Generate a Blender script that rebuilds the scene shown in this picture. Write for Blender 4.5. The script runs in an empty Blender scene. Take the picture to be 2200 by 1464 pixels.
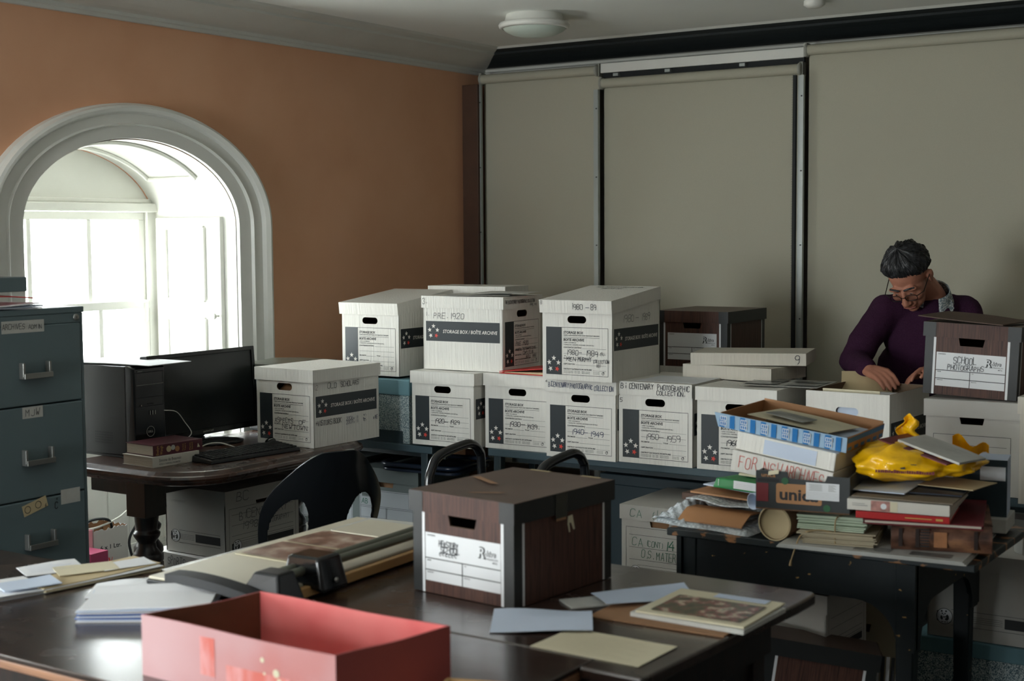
import bpy, bmesh, math, random
from mathutils import Matrix, Vector
random.seed(7)
SC = bpy.context.scene
COL = SC.collection
PI = math.pi
R = math.radians

def lin(c):
    c = c / 255.0
    return c / 12.92 if c <= 0.04045 else ((c + 0.055) / 1.055) ** 2.4
def rgb(r, g, b):
    return (lin(r), lin(g), lin(b), 1.0)

# ------------------------------------------------------------------ materials
MATS = {}
def mat(name, col, rough=0.6, metal=0.0, spec=0.5, bump=0.0, bscale=80, var=0.0, vscale=6, coat=0.0, stretch=None, detail=4):
    """Principled material with procedural colour variation and bump."""
    if name in MATS:
        return MATS[name]
    m = bpy.data.materials.new(name); m.use_nodes = True
    nt = m.node_tree; b = nt.nodes['Principled BSDF']
    b.inputs['Base Color'].default_value = col
    b.inputs['Roughness'].default_value = rough
    b.inputs['Metallic'].default_value = metal
    b.inputs['Specular IOR Level'].default_value = spec
    b.inputs['Coat Weight'].default_value = coat; b.inputs['Coat Roughness'].default_value = min(0.3, rough)
    tc = nt.nodes.new('ShaderNodeTexCoord')
    src = tc.outputs['Object']
    if stretch:
        mp = nt.nodes.new('ShaderNodeMapping'); mp.inputs['Scale'].default_value = stretch
        nt.links.new(src, mp.inputs['Vector']); src = mp.outputs['Vector']
    if var > 0:
        n = nt.nodes.new('ShaderNodeTexNoise'); n.inputs['Scale'].default_value = vscale
        n.inputs['Detail'].default_value = detail
        nt.links.new(src, n.inputs['Vector'])
        r = nt.nodes.new('ShaderNodeValToRGB')
        r.color_ramp.elements[0].position = 0.3; r.color_ramp.elements[1].position = 0.7
        lo = tuple(max(0, c * (1 - var)) for c in col[:3]) + (1,)
        hi = tuple(min(1, c * (1 + var)) for c in col[:3]) + (1,)
        r.color_ramp.elements[0].color = lo; r.color_ramp.elements[1].color = hi
        nt.links.new(n.outputs['Fac'], r.inputs['Fac'])
        nt.links.new(r.outputs['Color'], b.inputs['Base Color'])
    if bump > 0:
        n2 = nt.nodes.new('ShaderNodeTexNoise'); n2.inputs['Scale'].default_value = bscale
        n2.inputs['Detail'].default_value = 3
        nt.links.new(src, n2.inputs['Vector'])
        bp = nt.nodes.new('ShaderNodeBump'); bp.inputs['Strength'].default_value = bump
        bp.inputs['Distance'].default_value = 0.01
        nt.links.new(n2.outputs['Fac'], bp.inputs['Height'])
        nt.links.new(bp.outputs['Normal'], b.inputs['Normal'])
    MATS[name] = m
    return m

def ramp_mat(name, stops, tex='noise', scale=10, stretch=(1, 1, 1), rough=0.5, spec=0.5, coat=0.0, bump=0.0, detail=6, dist=0.0, rough_var=0.0):
    """Noise- or wave-driven multi-colour material (woodgrain, speckle, stains)."""
    if name in MATS:
        return MATS[name]
    m = bpy.data.materials.new(name); m.use_nodes = True
    nt = m.node_tree; b = nt.nodes['Principled BSDF']
    b.inputs['Roughness'].default_value = rough
    b.inputs['Specular IOR Level'].default_value = spec
    b.inputs['Coat Weight'].default_value = coat; b.inputs['Coat Roughness'].default_value = min(0.3, rough)
    tc = nt.nodes.new('ShaderNodeTexCoord')
    mp = nt.nodes.new('ShaderNodeMapping'); mp.inputs['Scale'].default_value = stretch
    nt.links.new(tc.outputs['Object'], mp.inputs['Vector'])
    if tex == 'noise':
        n = nt.nodes.new('ShaderNodeTexNoise'); n.inputs['Scale'].default_value = scale
        n.inputs['Detail'].default_value = detail; n.inputs['Distortion'].default_value = dist
        out = n.outputs['Fac']
    elif tex == 'voronoi':
        n = nt.nodes.new('ShaderNodeTexVoronoi'); n.inputs['Scale'].default_value = scale
        out = n.outputs['Distance']
    else:
        n = nt.nodes.new('ShaderNodeTexWave'); n.inputs['Scale'].default_value = scale
        n.inputs['Distortion'].default_value = dist; n.inputs['Detail'].default_value = detail
        out = n.outputs['Fac']
    nt.links.new(mp.outputs['Vector'], n.inputs['Vector'])
    r = nt.nodes.new('ShaderNodeValToRGB')
    els = r.color_ramp.elements
    while len(els) < len(stops):
        els.new(0.5)
    for e, (p, c) in zip(els, stops):
        e.position = p; e.color = c
    nt.links.new(out, r.inputs['Fac'])
    nt.links.new(r.outputs['Color'], b.inputs['Base Color'])
    if rough_var > 0:
        n3 = nt.nodes.new('ShaderNodeTexNoise'); n3.inputs['Scale'].default_value = 5; n3.inputs['Detail'].default_value = 5
        nt.links.new(tc.outputs['Object'], n3.inputs['Vector'])
        mr = nt.nodes.new('ShaderNodeMapRange')
        mr.inputs['From Min'].default_value = 0.3; mr.inputs['From Max'].default_value = 0.7
        mr.inputs['To Min'].default_value = max(0.02, rough - rough_var); mr.inputs['To Max'].default_value = rough + rough_var
        nt.links.new(n3.outputs['Fac'], mr.inputs['Value'])
        nt.links.new(mr.outputs['Result'], b.inputs['Roughness'])
    if bump > 0:
        bp = nt.nodes.new('ShaderNodeBump'); bp.inputs['Strength'].default_value = bump; bp.inputs['Distance'].default_value = 0.004
        nt.links.new(out, bp.inputs['Height']); nt.links.new(bp.outputs['Normal'], b.inputs['Normal'])
    MATS[name] = m
    return m

def glass_mat(name, tint=(0.95, 0.97, 0.97, 1), gloss=0.08, rough=0.02):
    if name in MATS:
        return MATS[name]
    m = bpy.data.materials.new(name); m.use_nodes = True
    nt = m.node_tree; nt.nodes.clear()
    o = nt.nodes.new('ShaderNodeOutputMaterial'); mx = nt.nodes.new('ShaderNodeMixShader')
    t = nt.nodes.new('ShaderNodeBsdfTransparent'); g = nt.nodes.new('ShaderNodeBsdfGlossy')
    t.inputs['Color'].default_value = tint; g.inputs['Roughness'].default_value = rough
    mx.inputs['Fac'].default_value = gloss
    nt.links.new(t.outputs[0], mx.inputs[1]); nt.links.new(g.outputs[0], mx.inputs[2]); nt.links.new(mx.outputs[0], o.inputs[0])
    MATS[name] = m
    return m

# ------------------------------------------------------------------ mesh builder
class MB:
    def __init__(self):
        self.v = []; self.f = []; self.m = []; self.s = []; self.mats = []; self.M = Matrix()
    def mi(self, m):
        if m not in self.mats:
            self.mats.append(m)
        return self.mats.index(m)
    def add(self, vs, fs, m, smooth=False):
        k = len(self.v); i = self.mi(m)
        self.v += [tuple(self.M @ Vector(p)) for p in vs]
        for f in fs:
            self.f.append(tuple(k + a for a in f)); self.m.append(i); self.s.append(smooth)
        return self
    def box(self, a, b, m):
        x0, y0, z0 = a; x1, y1, z1 = b
        vs = [(x0,y0,z0),(x1,y0,z0),(x1,y1,z0),(x0,y1,z0),(x0,y0,z1),(x1,y0,z1),(x1,y1,z1),(x0,y1,z1)]
        return self.hexa(vs, m)
    def hexa(self, vs, m):
        fs = [(0,3,2,1),(4,5,6,7),(0,1,5,4),(1,2,6,5),(2,3,7,6),(3,0,4,7)]
        return self.add(vs, fs, m)
    def quad(self, a, b, c, d, m):
        return self.add([a, b, c, d], [(0, 1, 2, 3)], m)
    def rect(self, x0, y0, x1, y1, m, z=0.0):
        return self.quad((x0,y0,z),(x1,y0,z),(x1,y1,z),(x0,y1,z), m)
    def slab(self, pts, z0, z1, m):
        """closed prism of an XY outline (counter-clockwise)"""
        n = len(pts)
        vs = [(p[0],p[1],z0) for p in pts] + [(p[0],p[1],z1) for p in pts]
        fs = [tuple(range(n-1,-1,-1)), tuple(range(n, 2*n))] + [(i,(i+1)%n,n+(i+1)%n,n+i) for i in range(n)]
        return self.add(vs, fs, m)
    def ring(self, outer, inner, z0, z1, m):
        """plate with a hole: outer/inner outlines with equal point count"""
        n = len(outer)
        vs = [(p[0],p[1],z0) for p in outer]+[(p[0],p[1],z0) for p in inner]+[(p[0],p[1],z1) for p in outer]+[(p[0],p[1],z1) for p in inner]
        fs = []
        for i in range(n):
            j = (i+1) % n
            fs += [(i, n+i, n+j, j), (2*n+i, 2*n+j, 3*n+j, 3*n+i), (i, j, 2*n+j, 2*n+i), (n+i, 3*n+i, 3*n+j, n+j)]
        return self.add(vs, fs, m)
    def tube(self, pts, r, m, n=8, closed=False, caps=True, smooth=True):
        pts = [Vector(p) for p in pts]; k = len(pts)
        rs = r if isinstance(r, (list, tuple)) else [r] * k
        vs = []; up = None
        for i, p in enumerate(pts):
            if closed:
                t = (pts[(i+1) % k] - pts[i-1])
            else:
                t = pts[min(i+1, k-1)] - pts[max(i-1, 0)]
            t = t.normalized() if t.length > 1e-9 else Vector((0,0,1))
            if up is None:
                up = Vector((0,0,1)) if abs(t.z) < 0.9 else Vector((1,0,0))
            a = (up - t * up.dot(t))
            a = a.normalized() if a.length > 1e-6 else t.orthogonal().normalized()
            up = a; b = t.cross(a)
            vs += [tuple(p + (a*math.cos(2*PI*q/n) + b*math.sin(2*PI*q/n)) * rs[i]) for q in range(n)]
        fs = []
        for i in range(k if closed else k-1):
            j = (i+1) % k
            for q in range(n):
                w = (q+1) % n
                fs.append((i*n+q, i*n+w, j*n+w, j*n+q))
        self.add(vs, fs, m, smooth)
        if caps and not closed:
            self.add(vs[:n], [tuple(range(n-1,-1,-1))], m)
            self.add(vs[-n:], [tuple(range(n))], m)
        return self
    def lathe(self, prof, m, n=24, smooth=True, cap=True):
        """profile of (r, z) about the local Z axis"""
        vs = []
        for r, z in prof:
            vs += [(r*math.cos(2*PI*q/n), r*math.sin(2*PI*q/n), z) for q in range(n)]
        fs = []
        for i in range(len(prof)-1):
            for q in range(n):
                w = (q+1) % n
                fs.append((i*n+q, i*n+w, (i+1)*n+w, (i+1)*n+q))
        self.add(vs, fs, m, smooth)
        if cap:
            if prof[0][0] > 1e-5: self.add(vs[:n], [tuple(range(n-1,-1,-1))], m)
            if prof[-1][0] > 1e-5: self.add(vs[-n:], [tuple(range(n))], m)
        return self
    def sheet(self, fn, nu, nv, m, thk=0.0, smooth=True, edge=None):
        """surface z=fn(u,v)->(x,y,z), optional thickness downwards"""
        top = [fn(i/nu, j/nv) for j in range(nv+1) for i in range(nu+1)]
        w = nu+1
        fs = [(j*w+i, j*w+i+1, (j+1)*w+i+1, (j+1)*w+i) for j in range(nv) for i in range(nu)]
        self.add(top, fs, m, smooth)
        if thk > 0:
            bot = [(p[0],p[1],p[2]-thk) for p in top]
            self.add(bot, [tuple(reversed(f)) for f in fs], m, smooth)
            loop = [i for i in range(nu+1)] + [j*w+nu for j in range(1,nv+1)] + [nv*w+i for i in range(nu-1,-1,-1)] + [j*w for j in range(nv-1,0,-1)]
            k = len(loop)
            self.add([top[i] for i in loop]+[bot[i] for i in loop], [(a, k+a, k+(a+1)%k, (a+1)%k) for a in range(k)], edge or m)
        return self
    def disc(self, cx, cy, r, m, z=0.0, n=20, r0=0.0):
        o = [(cx+r*math.cos(2*PI*i/n), cy+r*math.sin(2*PI*i/n), z) for i in range(n)]
        if r0 <= 0:
            return self.add(o, [tuple(range(n))], m)
        q = [(cx+r0*math.cos(2*PI*i/n), cy+r0*math.sin(2*PI*i/n), z) for i in range(n)]
        return self.add(o+q, [(i,(i+1)%n,n+(i+1)%n,n+i) for i in range(n)], m)
    def star(self, cx, cy, r, m, z=0.0, rot=0.0):
        p = []
        for i in range(10):
            rr = r if i % 2 == 0 else r*0.42
            a = PI/2 + rot + i*PI/5
            p.append((cx+rr*math.cos(a), cy+rr*math.sin(a), z))
        c = [(cx, cy, z)]
        return self.add(p+c, [(i,(i+1)%10,10) for i in range(10)], m)
    def line(self, x0, y0, x1, y1, w, m, z=0.0):
        d = Vector((x1-x0, y1-y0)); L = d.length
        if L < 1e-9: return self
        d /= L; n = Vector((-d.y, d.x))*w/2; e = d*w*0.35
        return self.quad((x0-e.x-n.x,y0-e.y-n.y,z),(x1+e.x-n.x,y1+e.y-n.y,z),(x1+e.x+n.x,y1+e.y+n.y,z),(x0-e.x+n.x,y0-e.y+n.y,z), m)
    def frame(self, x0, y0, x1, y1, w, m, z=0.0):
        self.rect(x0,y0,x1,y0+w,m,z); self.rect(x0,y1-w,x1,y1,m,z); self.rect(x0,y0+w,x0+w,y1-w,m,z); self.rect(x1-w,y0+w,x1,y1-w,m,z)
        return self
    def text(self, s, x, y, h, m, z=0.0, width=None, bold=0.0, shear=0.0, align='LEFT'):
        """printed type, cap height h, fitted to width when given"""
        vs, fs, w = font_mesh(s, bold, shear)
        k = h / 0.73
        sx = (width / w) if width else k
        ox = x if align == 'LEFT' else (x - w*sx/2 if align == 'CENTER' else x - w*sx)
        return self.add([(ox + p[0]*sx, y + p[1]*k, z) for p in vs], fs, m)
    def hand(self, s, x, y, h, m, w=0.0028, z=0.0, slant=0.10, jit=0.085, width=None, seed=1):
        """handwritten capitals as pen strokes"""
        rnd = random.Random(seed + len(s)*31); w = w*0.74
        adv = [0.95*GW.get(c, 4)/4.0 for c in s]
        tot = sum(a for a in adv) or 1
        kx = (width/tot) if width else h*0.72
        px = x
        for c, a in zip(s, adv):
            g = GLYPH.get(c)
            if g:
                dy = rnd.uniform(-jit, jit)*h; sc = 1 + rnd.uniform(-jit, jit)*1.2; rot = rnd.uniform(-jit, jit)*1.2
                for st in g.split():
                    pts = [(int(st[i], 16)/4.0*0.72, int(st[i+1], 16)/6.0) for i in range(0, len(st), 2)]
                    q = []
                    for (u, v) in pts:
                        uu = u*sc; vv = v*sc
                        q.append((px + (uu + vv*(slant+rot)*0.8)*kx, y + dy + vv*h))
                    for (p0, p1) in zip(q, q[1:]):
                        self.line(p0[0], p0[1], p1[0], p1[1], w, m, z)
            px += a*kx
        return self
    def build(self, name, parent=None, loc=None, rz=None, bevel=0.0, seg=2, subsurf=0, autosmooth=None):
        me = bpy.data.meshes.new(name)
        me.from_pydata(self.v, [], self.f)
        for q in self.mats: me.materials.append(q)
        for p, i, s in zip(me.polygons, self.m, self.s):
            p.material_index = i; p.use_smooth = s
        me.update()
        o = bpy.data.objects.new(name, me); COL.objects.link(o)
        if bevel > 0 or subsurf:
            bm = bmesh.new(); bm.from_mesh(me); bmesh.ops.remove_doubles(bm, verts=bm.verts, dist=1e-5); bm.to_mesh(me); bm.free()
        if parent is not None: o.parent = parent
        if loc is not None: o.location = loc
        if rz is not None: o.rotation_euler = (0, 0, rz)
        if bevel > 0:
            b = o.modifiers.new('edge', 'BEVEL'); b.width = bevel; b.segments = seg; b.limit_method = 'ANGLE'; b.angle_limit = R(40); b.harden_normals = False
        if subsurf:
            b = o.modifiers.new('smooth', 'SUBSURF'); b.levels = subsurf; b.render_levels = subsurf
        return o

FCACHE = {}
def font_mesh(s, bold=0.0, shear=0.0):
    key = (s, round(bold, 4), round(shear, 3))
    if key in FCACHE: return FCACHE[key]
    c = bpy.data.curves.new('type', 'FONT'); c.body = s; c.size = 1.0; c.resolution_u = 2; c.offset = bold; c.shear = shear
    o = bpy.data.objects.new('type', c); COL.objects.link(o)
    dg = bpy.context.evaluated_depsgraph_get()
    me = bpy.data.meshes.new_from_object(o.evaluated_get(dg))
    vs = [tuple(v.co) for v in me.vertices]; fs = [tuple(p.vertices) for p in me.polygons]
    bpy.data.objects.remove(o); bpy.data.curves.remove(c); bpy.data.meshes.remove(me)
    if not vs: vs, fs = [(0,0,0)], []
    x0 = min(v[0] for v in vs); w = max(v[0] for v in vs) - x0
    vs = [(v[0]-x0, v[1], 0) for v in vs]
    FCACHE[key] = (vs, fs, max(w, 1e-3))
    return FCACHE[key]

# pen-stroke alphabet on a 4 x 6 grid
GLYPH = {
 'A':'002640 1232','B':'00062635342303 2342413000','C':'45361605011030 41'.replace(' ',''),'D':'000626454130 3000'.replace(' ',''),'E':'46060040 0333','F':'000646 0333',
 'G':'453616050110304143 2343','H':'0006 4046 0343','I':'2026','J':'4641301001','K':'0006 4603 1340','L':'060040','M':'0006234640','N':'00064046',
 'O':'103041453616050110','P':'00062635342303','Q':'103041453616050110 2240','R':'00062635342303 2340','S':'45361605041333424130 1001'.replace(' ',''),
 'T':'0646 2620','U':'06011030 4146'.replace(' ',''),'V':'062046','W':'0610233046','X':'0046 0640','Y':'0623 4623 2320','Z':'06460040',
 '0':'103041453616050110','1':'2026','2':'05163645440040','3':'0516364534234241301001','4':'36020242 3430','5':'4606033342413000','6':'3615030110304142331302',
 '7':'064610 1333','8':'130405163645331302011030414233','9':'44331304051636454130','(':'36252130','-':'0343','+':'2125 0343',')':'16252110','.':'2021','/':'0046',
 ',':'2110','>':'0343 354331','i':'2023 2526','e':'0343341403011030','v':'042044','*':'0246 0642',
}
GW = {'I':2.2,'1':2.4,'.':2,',':2,' ':2.8,'(':2.6,')':2.6,'i':2.2,'-':3.6,'M':4.6,'W':4.8}

def empty(name, loc=(0,0,0), rz=0.0, rot=None):
    o = bpy.data.objects.new(name, None); COL.objects.link(o)
    o.empty_display_size = 0.05
    o.location = loc; o.rotation_euler = rot if rot else (0, 0, rz)
    return o
def tag(o, label, cat, group=None, kind=None):
    o['label'] = label; o['category'] = cat
    if group: o['group'] = group
    if kind: o['kind'] = kind
    return o
def thing(name, label, cat, loc=(0,0,0), rz=0.0, rot=None, group=None):
    return tag(empty(name, loc, rz, rot), label, cat, group)
def struct(o):
    o['kind'] = 'structure'
    return o
def fr(origin, right, up):
    """decal frame: local x -> right, y -> up, z -> outward"""
    r = Vector(right).normalized(); u = Vector(up).normalized(); n = r.cross(u).normalized()
    M = Matrix((( r.x,u.x,n.x,origin[0]),(r.y,u.y,n.y,origin[1]),(r.z,u.z,n.z,origin[2]),(0,0,0,1)))
    return M
def smoothpath(pts, k=6):
    """Catmull-Rom through points"""
    P = [Vector(p) for p in pts]; out = []
    for i in range(len(P)-1):
        a = P[max(i-1,0)]; b = P[i]; c = P[i+1]; d = P[min(i+2,len(P)-1)]
        for j in range(k):
            t = j/k
            out.append(0.5*((2*b)+(c-a)*t+(2*a-5*b+4*c-d)*t*t+(3*b-a-3*c+d)*t**3))
    out.append(P[-1])
    return out
# ------------------------------------------------------------------ material library
M_wall = ramp_mat('orange_paint', [(0.25, rgb(212,160,126)), (0.5, rgb(219,168,134)), (0.75, rgb(223,174,141))], scale=2.2, detail=8, rough=0.75, spec=0.25, bump=0.15)
M_white = mat('white_gloss_paint', rgb(222,222,216), rough=0.38, var=0.03, vscale=5, bump=0.06, bscale=25)
M_corn = mat('cornice_paint', rgb(200,201,194), rough=0.6, var=0.04, vscale=4)
M_ceil = mat('ceiling_paint', rgb(230,232,228), rough=0.85, var=0.02, vscale=3, bump=0.05, bscale=30)
M_dim = mat('room_paint', rgb(160,154,148), rough=0.85, var=0.05)
M_floor = mat('floor_carpet', rgb(52,56,58), rough=0.95, var=0.2, vscale=120, bump=0.4, bscale=400)
M_blind = mat('blind_fabric', rgb(176,173,156), rough=0.85, var=0.025, vscale=300, spec=0.2)
M_brack = mat('blind_bracket_plastic', rgb(160,160,150), rough=0.4)
M_rail = mat('blind_channel_metal', rgb(165,172,170), rough=0.35, metal=0.3)
M_dark = mat('dark_gap', rgb(14,20,22), rough=0.7)
M_brown = mat('brown_board', rgb(74,48,32), rough=0.6, var=0.12, vscale=10)
M_card = mat('white_cardboard', rgb(223,221,214), rough=0.62, var=0.03, vscale=9, spec=0.3, bump=0.25, bscale=9, stretch=(14,14,0.6))
M_card2 = mat('cream_cardboard', rgb(205,200,188), rough=0.65, var=0.03, vscale=9, spec=0.3, bump=0.2, bscale=9, stretch=(14,14,0.6))
M_card3 = mat('pale_grey_cardboard', rgb(186,184,178), rough=0.65, var=0.04, vscale=9, spec=0.3)
M_kraft = mat('brown_cardboard', rgb(150,112,80), rough=0.8, var=0.08, vscale=14)
M_kraftd = mat('dark_kraft', rgb(104,76,54), rough=0.85, var=0.1, vscale=14)
M_in = mat('inside_cardboard', rgb(120,100,80), rough=0.85)
M_ink = mat('printed_dark_panel', rgb(36,44,48), rough=0.5, var=0.05)
M_txt = mat('printed_black', rgb(34,36,38), rough=0.6)
M_star = mat('printed_star_white', rgb(225,222,215), rough=0.6)
M_red = mat('printed_star_red', rgb(214,66,54), rough=0.6)
M_pen = mat('black_marker', rgb(40,42,48), rough=0.6)
M_penb = mat('blue_pen', rgb(48,60,92), rough=0.6)
M_peng = mat('green_marker', rgb(34,100,74), rough=0.6)
M_penr = mat('red_marker', rgb(205,84,70), rough=0.6)
M_wood = ramp_mat('printed_woodgrain', [(0.3, rgb(40,26,22)), (0.48, rgb(88,58,48)), (0.62, rgb(60,38,32)), (0.75, rgb(106,74,62))], scale=10, stretch=(16,16,0.5), rough=0.55, spec=0.35, detail=5)
M_wooddk = mat('printed_dark_edge', rgb(28,31,31), rough=0.5, var=0.08)
M_lab = mat('printed_label_white', rgb(220,222,224), rough=0.55)
M_desk = ramp_mat('dark_polished_wood', [(0.3, rgb(40,24,18)), (0.55, rgb(66,42,30)), (0.75, rgb(88,58,42))], scale=5, stretch=(8,1,8), rough=0.3, spec=0.5, coat=0.3, rough_var=0.08)
M_deskdk = ramp_mat('black_brown_wood', [(0.35, rgb(22,16,14)), (0.7, rgb(44,28,22))], scale=6, stretch=(6,6,1), rough=0.32, coat=0.3)
M_table = ramp_mat('worn_brown_table', [(0.28, rgb(36,25,21)), (0.5, rgb(48,34,28)), (0.72, rgb(62,46,38))], scale=4, stretch=(2.0,9,9), rough=0.25, spec=0.8, coat=0.45, bump=0.05, rough_var=0.09)
M_tedge = ramp_mat('table_edge_wood', [(0.3, rgb(120,82,56)), (0.7, rgb(164,118,86))], scale=6, stretch=(1,20,20), rough=0.5)
M_bench = mat('grey_blue_laminate', rgb(64,83,91), rough=0.45, var=0.04)
M_benchl = mat('grey_blue_steel', rgb(48,62,67), rough=0.4)
M_cab = mat('grey_green_steel', rgb(98,114,118), rough=0.42, var=0.03, vscale=4, spec=0.4)
M_cabd = mat('steel_shadow_gap', rgb(40,46,48), rough=0.5)
M_chrome = mat('worn_chrome', rgb(150,150,146), rough=0.28, metal=0.8)
M_blackp = mat('black_plastic', rgb(22,25,27), rough=0.4, spec=0.4)
M_blackg = mat('glossy_black_plastic', rgb(16,18,20), rough=0.16, spec=0.5)
M_screen = mat('dark_screen', rgb(20,24,25), rough=0.28, spec=0.4)
M_chair = mat('black_moulded_plastic', rgb(20,23,26), rough=0.16, spec=0.6, coat=0.4)
M_tubeb = mat('black_painted_tube', rgb(16,18,21), rough=0.2, spec=0.6)
M_navy = mat('dark_blue_vinyl', rgb(24,34,50), rough=0.3)
M_paper = mat('white_paper', rgb(228,230,233), rough=0.75, spec=0.2)
M_paperb = mat('blueish_paper', rgb(196,208,226), rough=0.75, spec=0.2)
M_blue = mat('blue_paper', rgb(90,116,176), rough=0.75, spec=0.2)
M_cream = mat('cream_paper', rgb(212,204,176), rough=0.75, var=0.03)
M_manila = mat('manila_paper', rgb(196,178,140), rough=0.75, var=0.04)
M_greyp = mat('grey_paper', rgb(190,190,184), rough=0.8, var=0.06, vscale=30)
M_green = mat('green_card', rgb(22,128,62), rough=0.5, var=0.05)
M_redf = mat('red_folder', rgb(196,44,40), rough=0.45, var=0.04)
M_redd = mat('dark_red_cloth', rgb(104,22,32), rough=0.55)
M_yel = mat('yellow_plastic', rgb(235,180,14), rough=0.27, spec=0.5, var=0.05, vscale=8, bump=0.5, bscale=22)
M_teal = mat('teal_board', rgb(98,138,148), rough=0.6, var=0.04)
M_tealdk = mat('dark_teal_board', rgb(36,54,61), rough=0.5, var=0.05)
M_greyb = mat('grey_green_box', rgb(98,108,106), rough=0.6, var=0.04)
M_greyl = mat('grey_box_label', rgb(168,174,178), rough=0.6)
M_speck = ramp_mat('speckled_board', [(0.42, rgb(62,88,98)), (0.5, rgb(130,152,158)), (0.56, rgb(196,206,204))], scale=320, detail=2, rough=0.6)
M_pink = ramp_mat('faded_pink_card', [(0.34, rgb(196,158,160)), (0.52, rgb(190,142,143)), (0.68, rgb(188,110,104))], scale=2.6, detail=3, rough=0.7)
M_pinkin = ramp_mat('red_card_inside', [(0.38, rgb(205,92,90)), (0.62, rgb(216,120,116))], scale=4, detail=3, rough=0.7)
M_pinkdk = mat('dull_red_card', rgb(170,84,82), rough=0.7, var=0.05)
M_oldgreen = ramp_mat('chipped_dark_green_paint', [(0.0, rgb(6,16,19)), (0.69, rgb(9,21,24)), (0.70, rgb(170,134,80)), (0.75, rgb(184,150,96))], scale=24, stretch=(1,1,1.6), rough=0.5, spec=0.3, detail=8)
M_oldedge = ramp_mat('chipped_edge_paint', [(0.0, rgb(12,22,25)), (0.58, rgb(18,30,32)), (0.61, rgb(140,100,64)), (0.7, rgb(176,118,74))], scale=26, stretch=(0.5,1,1), rough=0.45, detail=6)
M_leather = ramp_mat('worn_brown_leather', [(0.3, rgb(44,30,26)), (0.48, rgb(104,70,54)), (0.62, rgb(134,94,72)), (0.75, rgb(170,122,88))], scale=14, stretch=(1,1,2), rough=0.5, detail=8, bump=0.3)
M_twine = mat('jute_twine', rgb(176,152,112), rough=0.9, bump=0.6, bscale=500)
M_bubble = ramp_mat('bubble_wrap_film', [(0.1, rgb(228,234,236)), (0.5, rgb(188,196,199))], tex='voronoi', scale=90, rough=0.18, spec=0.6, bump=0.9)
M_bundg = mat('pale_green_paper', rgb(186,200,176), rough=0.8, var=0.05, bump=0.5, bscale=4, stretch=(2,2,60))
M_bundt = mat('aged_paper', rgb(178,166,140), rough=0.8, var=0.08, bump=0.5, bscale=4, stretch=(2,2,60))
M_pages = mat('book_pages', rgb(214,206,190), rough=0.8, bump=0.5, bscale=4, stretch=(2,2,80), var=0.04)
M_mag = mat('magenta_card', rgb(140,34,74), rough=0.5)
M_rose = mat('rose_card', rgb(222,150,160), rough=0.6)
M_skin = mat('skin', rgb(176,120,98), rough=0.5, var=0.06, vscale=25, spec=0.3)
M_hair = ramp_mat('grey_dark_hair', [(0.3, rgb(20,20,21)), (0.6, rgb(52,52,54)), (0.8, rgb(96,96,98))], scale=16, stretch=(6,1.5,1.5), rough=0.45, detail=8, bump=0.3)
M_sweater = mat('purple_wool', rgb(58,30,54), rough=0.9, var=0.1, vscale=200, spec=0.15, bump=0.4, bscale=260)
M_shirt = ramp_mat('patterned_shirt_cloth', [(0.4, rgb(196,200,198)), (0.6, rgb(120,134,140))], tex='voronoi', scale=130, rough=0.8)
M_trouser = mat('dark_trousers', rgb(34,36,42), rough=0.9)
M_specs = mat('dark_spectacle_frame', rgb(26,24,24), rough=0.3, metal=0.5)
M_lens = glass_mat('spectacle_lens', (0.9,0.92,0.93,1), 0.1, 0.03)
M_glass = glass_mat('window_pane', (0.97,0.98,0.98,1), 0.04)
M_lampg = mat('frosted_lamp_glass', rgb(196,208,198), rough=0.35, spec=0.5)
M_orange = mat('orange_plastic', rgb(226,128,60), rough=0.5)
M_unica = mat('unica_dark_card', rgb(40,44,44), rough=0.5, var=0.06)
M_unred = mat('unica_red_panel', rgb(110,30,36), rough=0.5)
M_untan = mat('unica_tan_panel', rgb(172,124,82), rough=0.6)
M_unb = mat('tile_box_green', rgb(40,92,56), rough=0.6)
M_sblue = mat('stripe_blue', rgb(30,112,176), rough=0.5)
M_spale = mat('stripe_pale_blue', rgb(150,178,202), rough=0.5)
M_sepia = ramp_mat('sepia_photograph', [(0.3, rgb(70,44,34)), (0.5, rgb(126,88,70)), (0.65, rgb(170,150,134)), (0.75, rgb(200,190,176))], scale=14, detail=6, rough=0.35)
M_crowd = ramp_mat('colour_photograph', [(0.3, rgb(40,44,32)), (0.48, rgb(84,78,52)), (0.56, rgb(130,52,54)), (0.64, rgb(196,186,160)), (0.75, rgb(60,66,44))], scale=34, detail=4, rough=0.3)
M_greyph = ramp_mat('dull_photograph', [(0.35, rgb(70,76,76)), (0.6, rgb(150,152,148))], scale=9, detail=4, rough=0.3)
M_rubber = mat('dark_rubber', rgb(28,30,32), rough=0.7)
M_alu = mat('grey_green_metal', rgb(120,124,112), rough=0.3, metal=0.6)
M_trimb = mat('ruler_wood', rgb(190,150,96), rough=0.5, var=0.1)
M_base = mat('beige_baseboard', rgb(196,190,170), rough=0.45, var=0.02)
M_cablew = mat('white_cable', rgb(210,208,200), rough=0.4)
M_coveshade = mat('painted_cove_shade', rgb(20,29,31), rough=0.7)  # near-black stands in for the shade on the blinds-wall cornice cove
# ------------------------------------------------------------------ the room (X along the blinds wall, Y along the window wall)
XL, YB, XR, YF, ZC = -4.68, 6.75, 2.3, -2.2, 2.63
WT = 0.60                                    # thickness of the old window wall
def arch(cy, a, b, zs, n=28, z0=None):
    """opening outline in (y, z), floor to floor"""
    p = [(cy + a, z0 if z0 is not None else 0.0)]
    for i in range(n+1):
        t = PI*i/n
        p.append((cy + a*math.cos(t), zs + b*math.sin(t)))
    p.append((cy - a, z0 if z0 is not None else 0.0))
    return p

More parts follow.
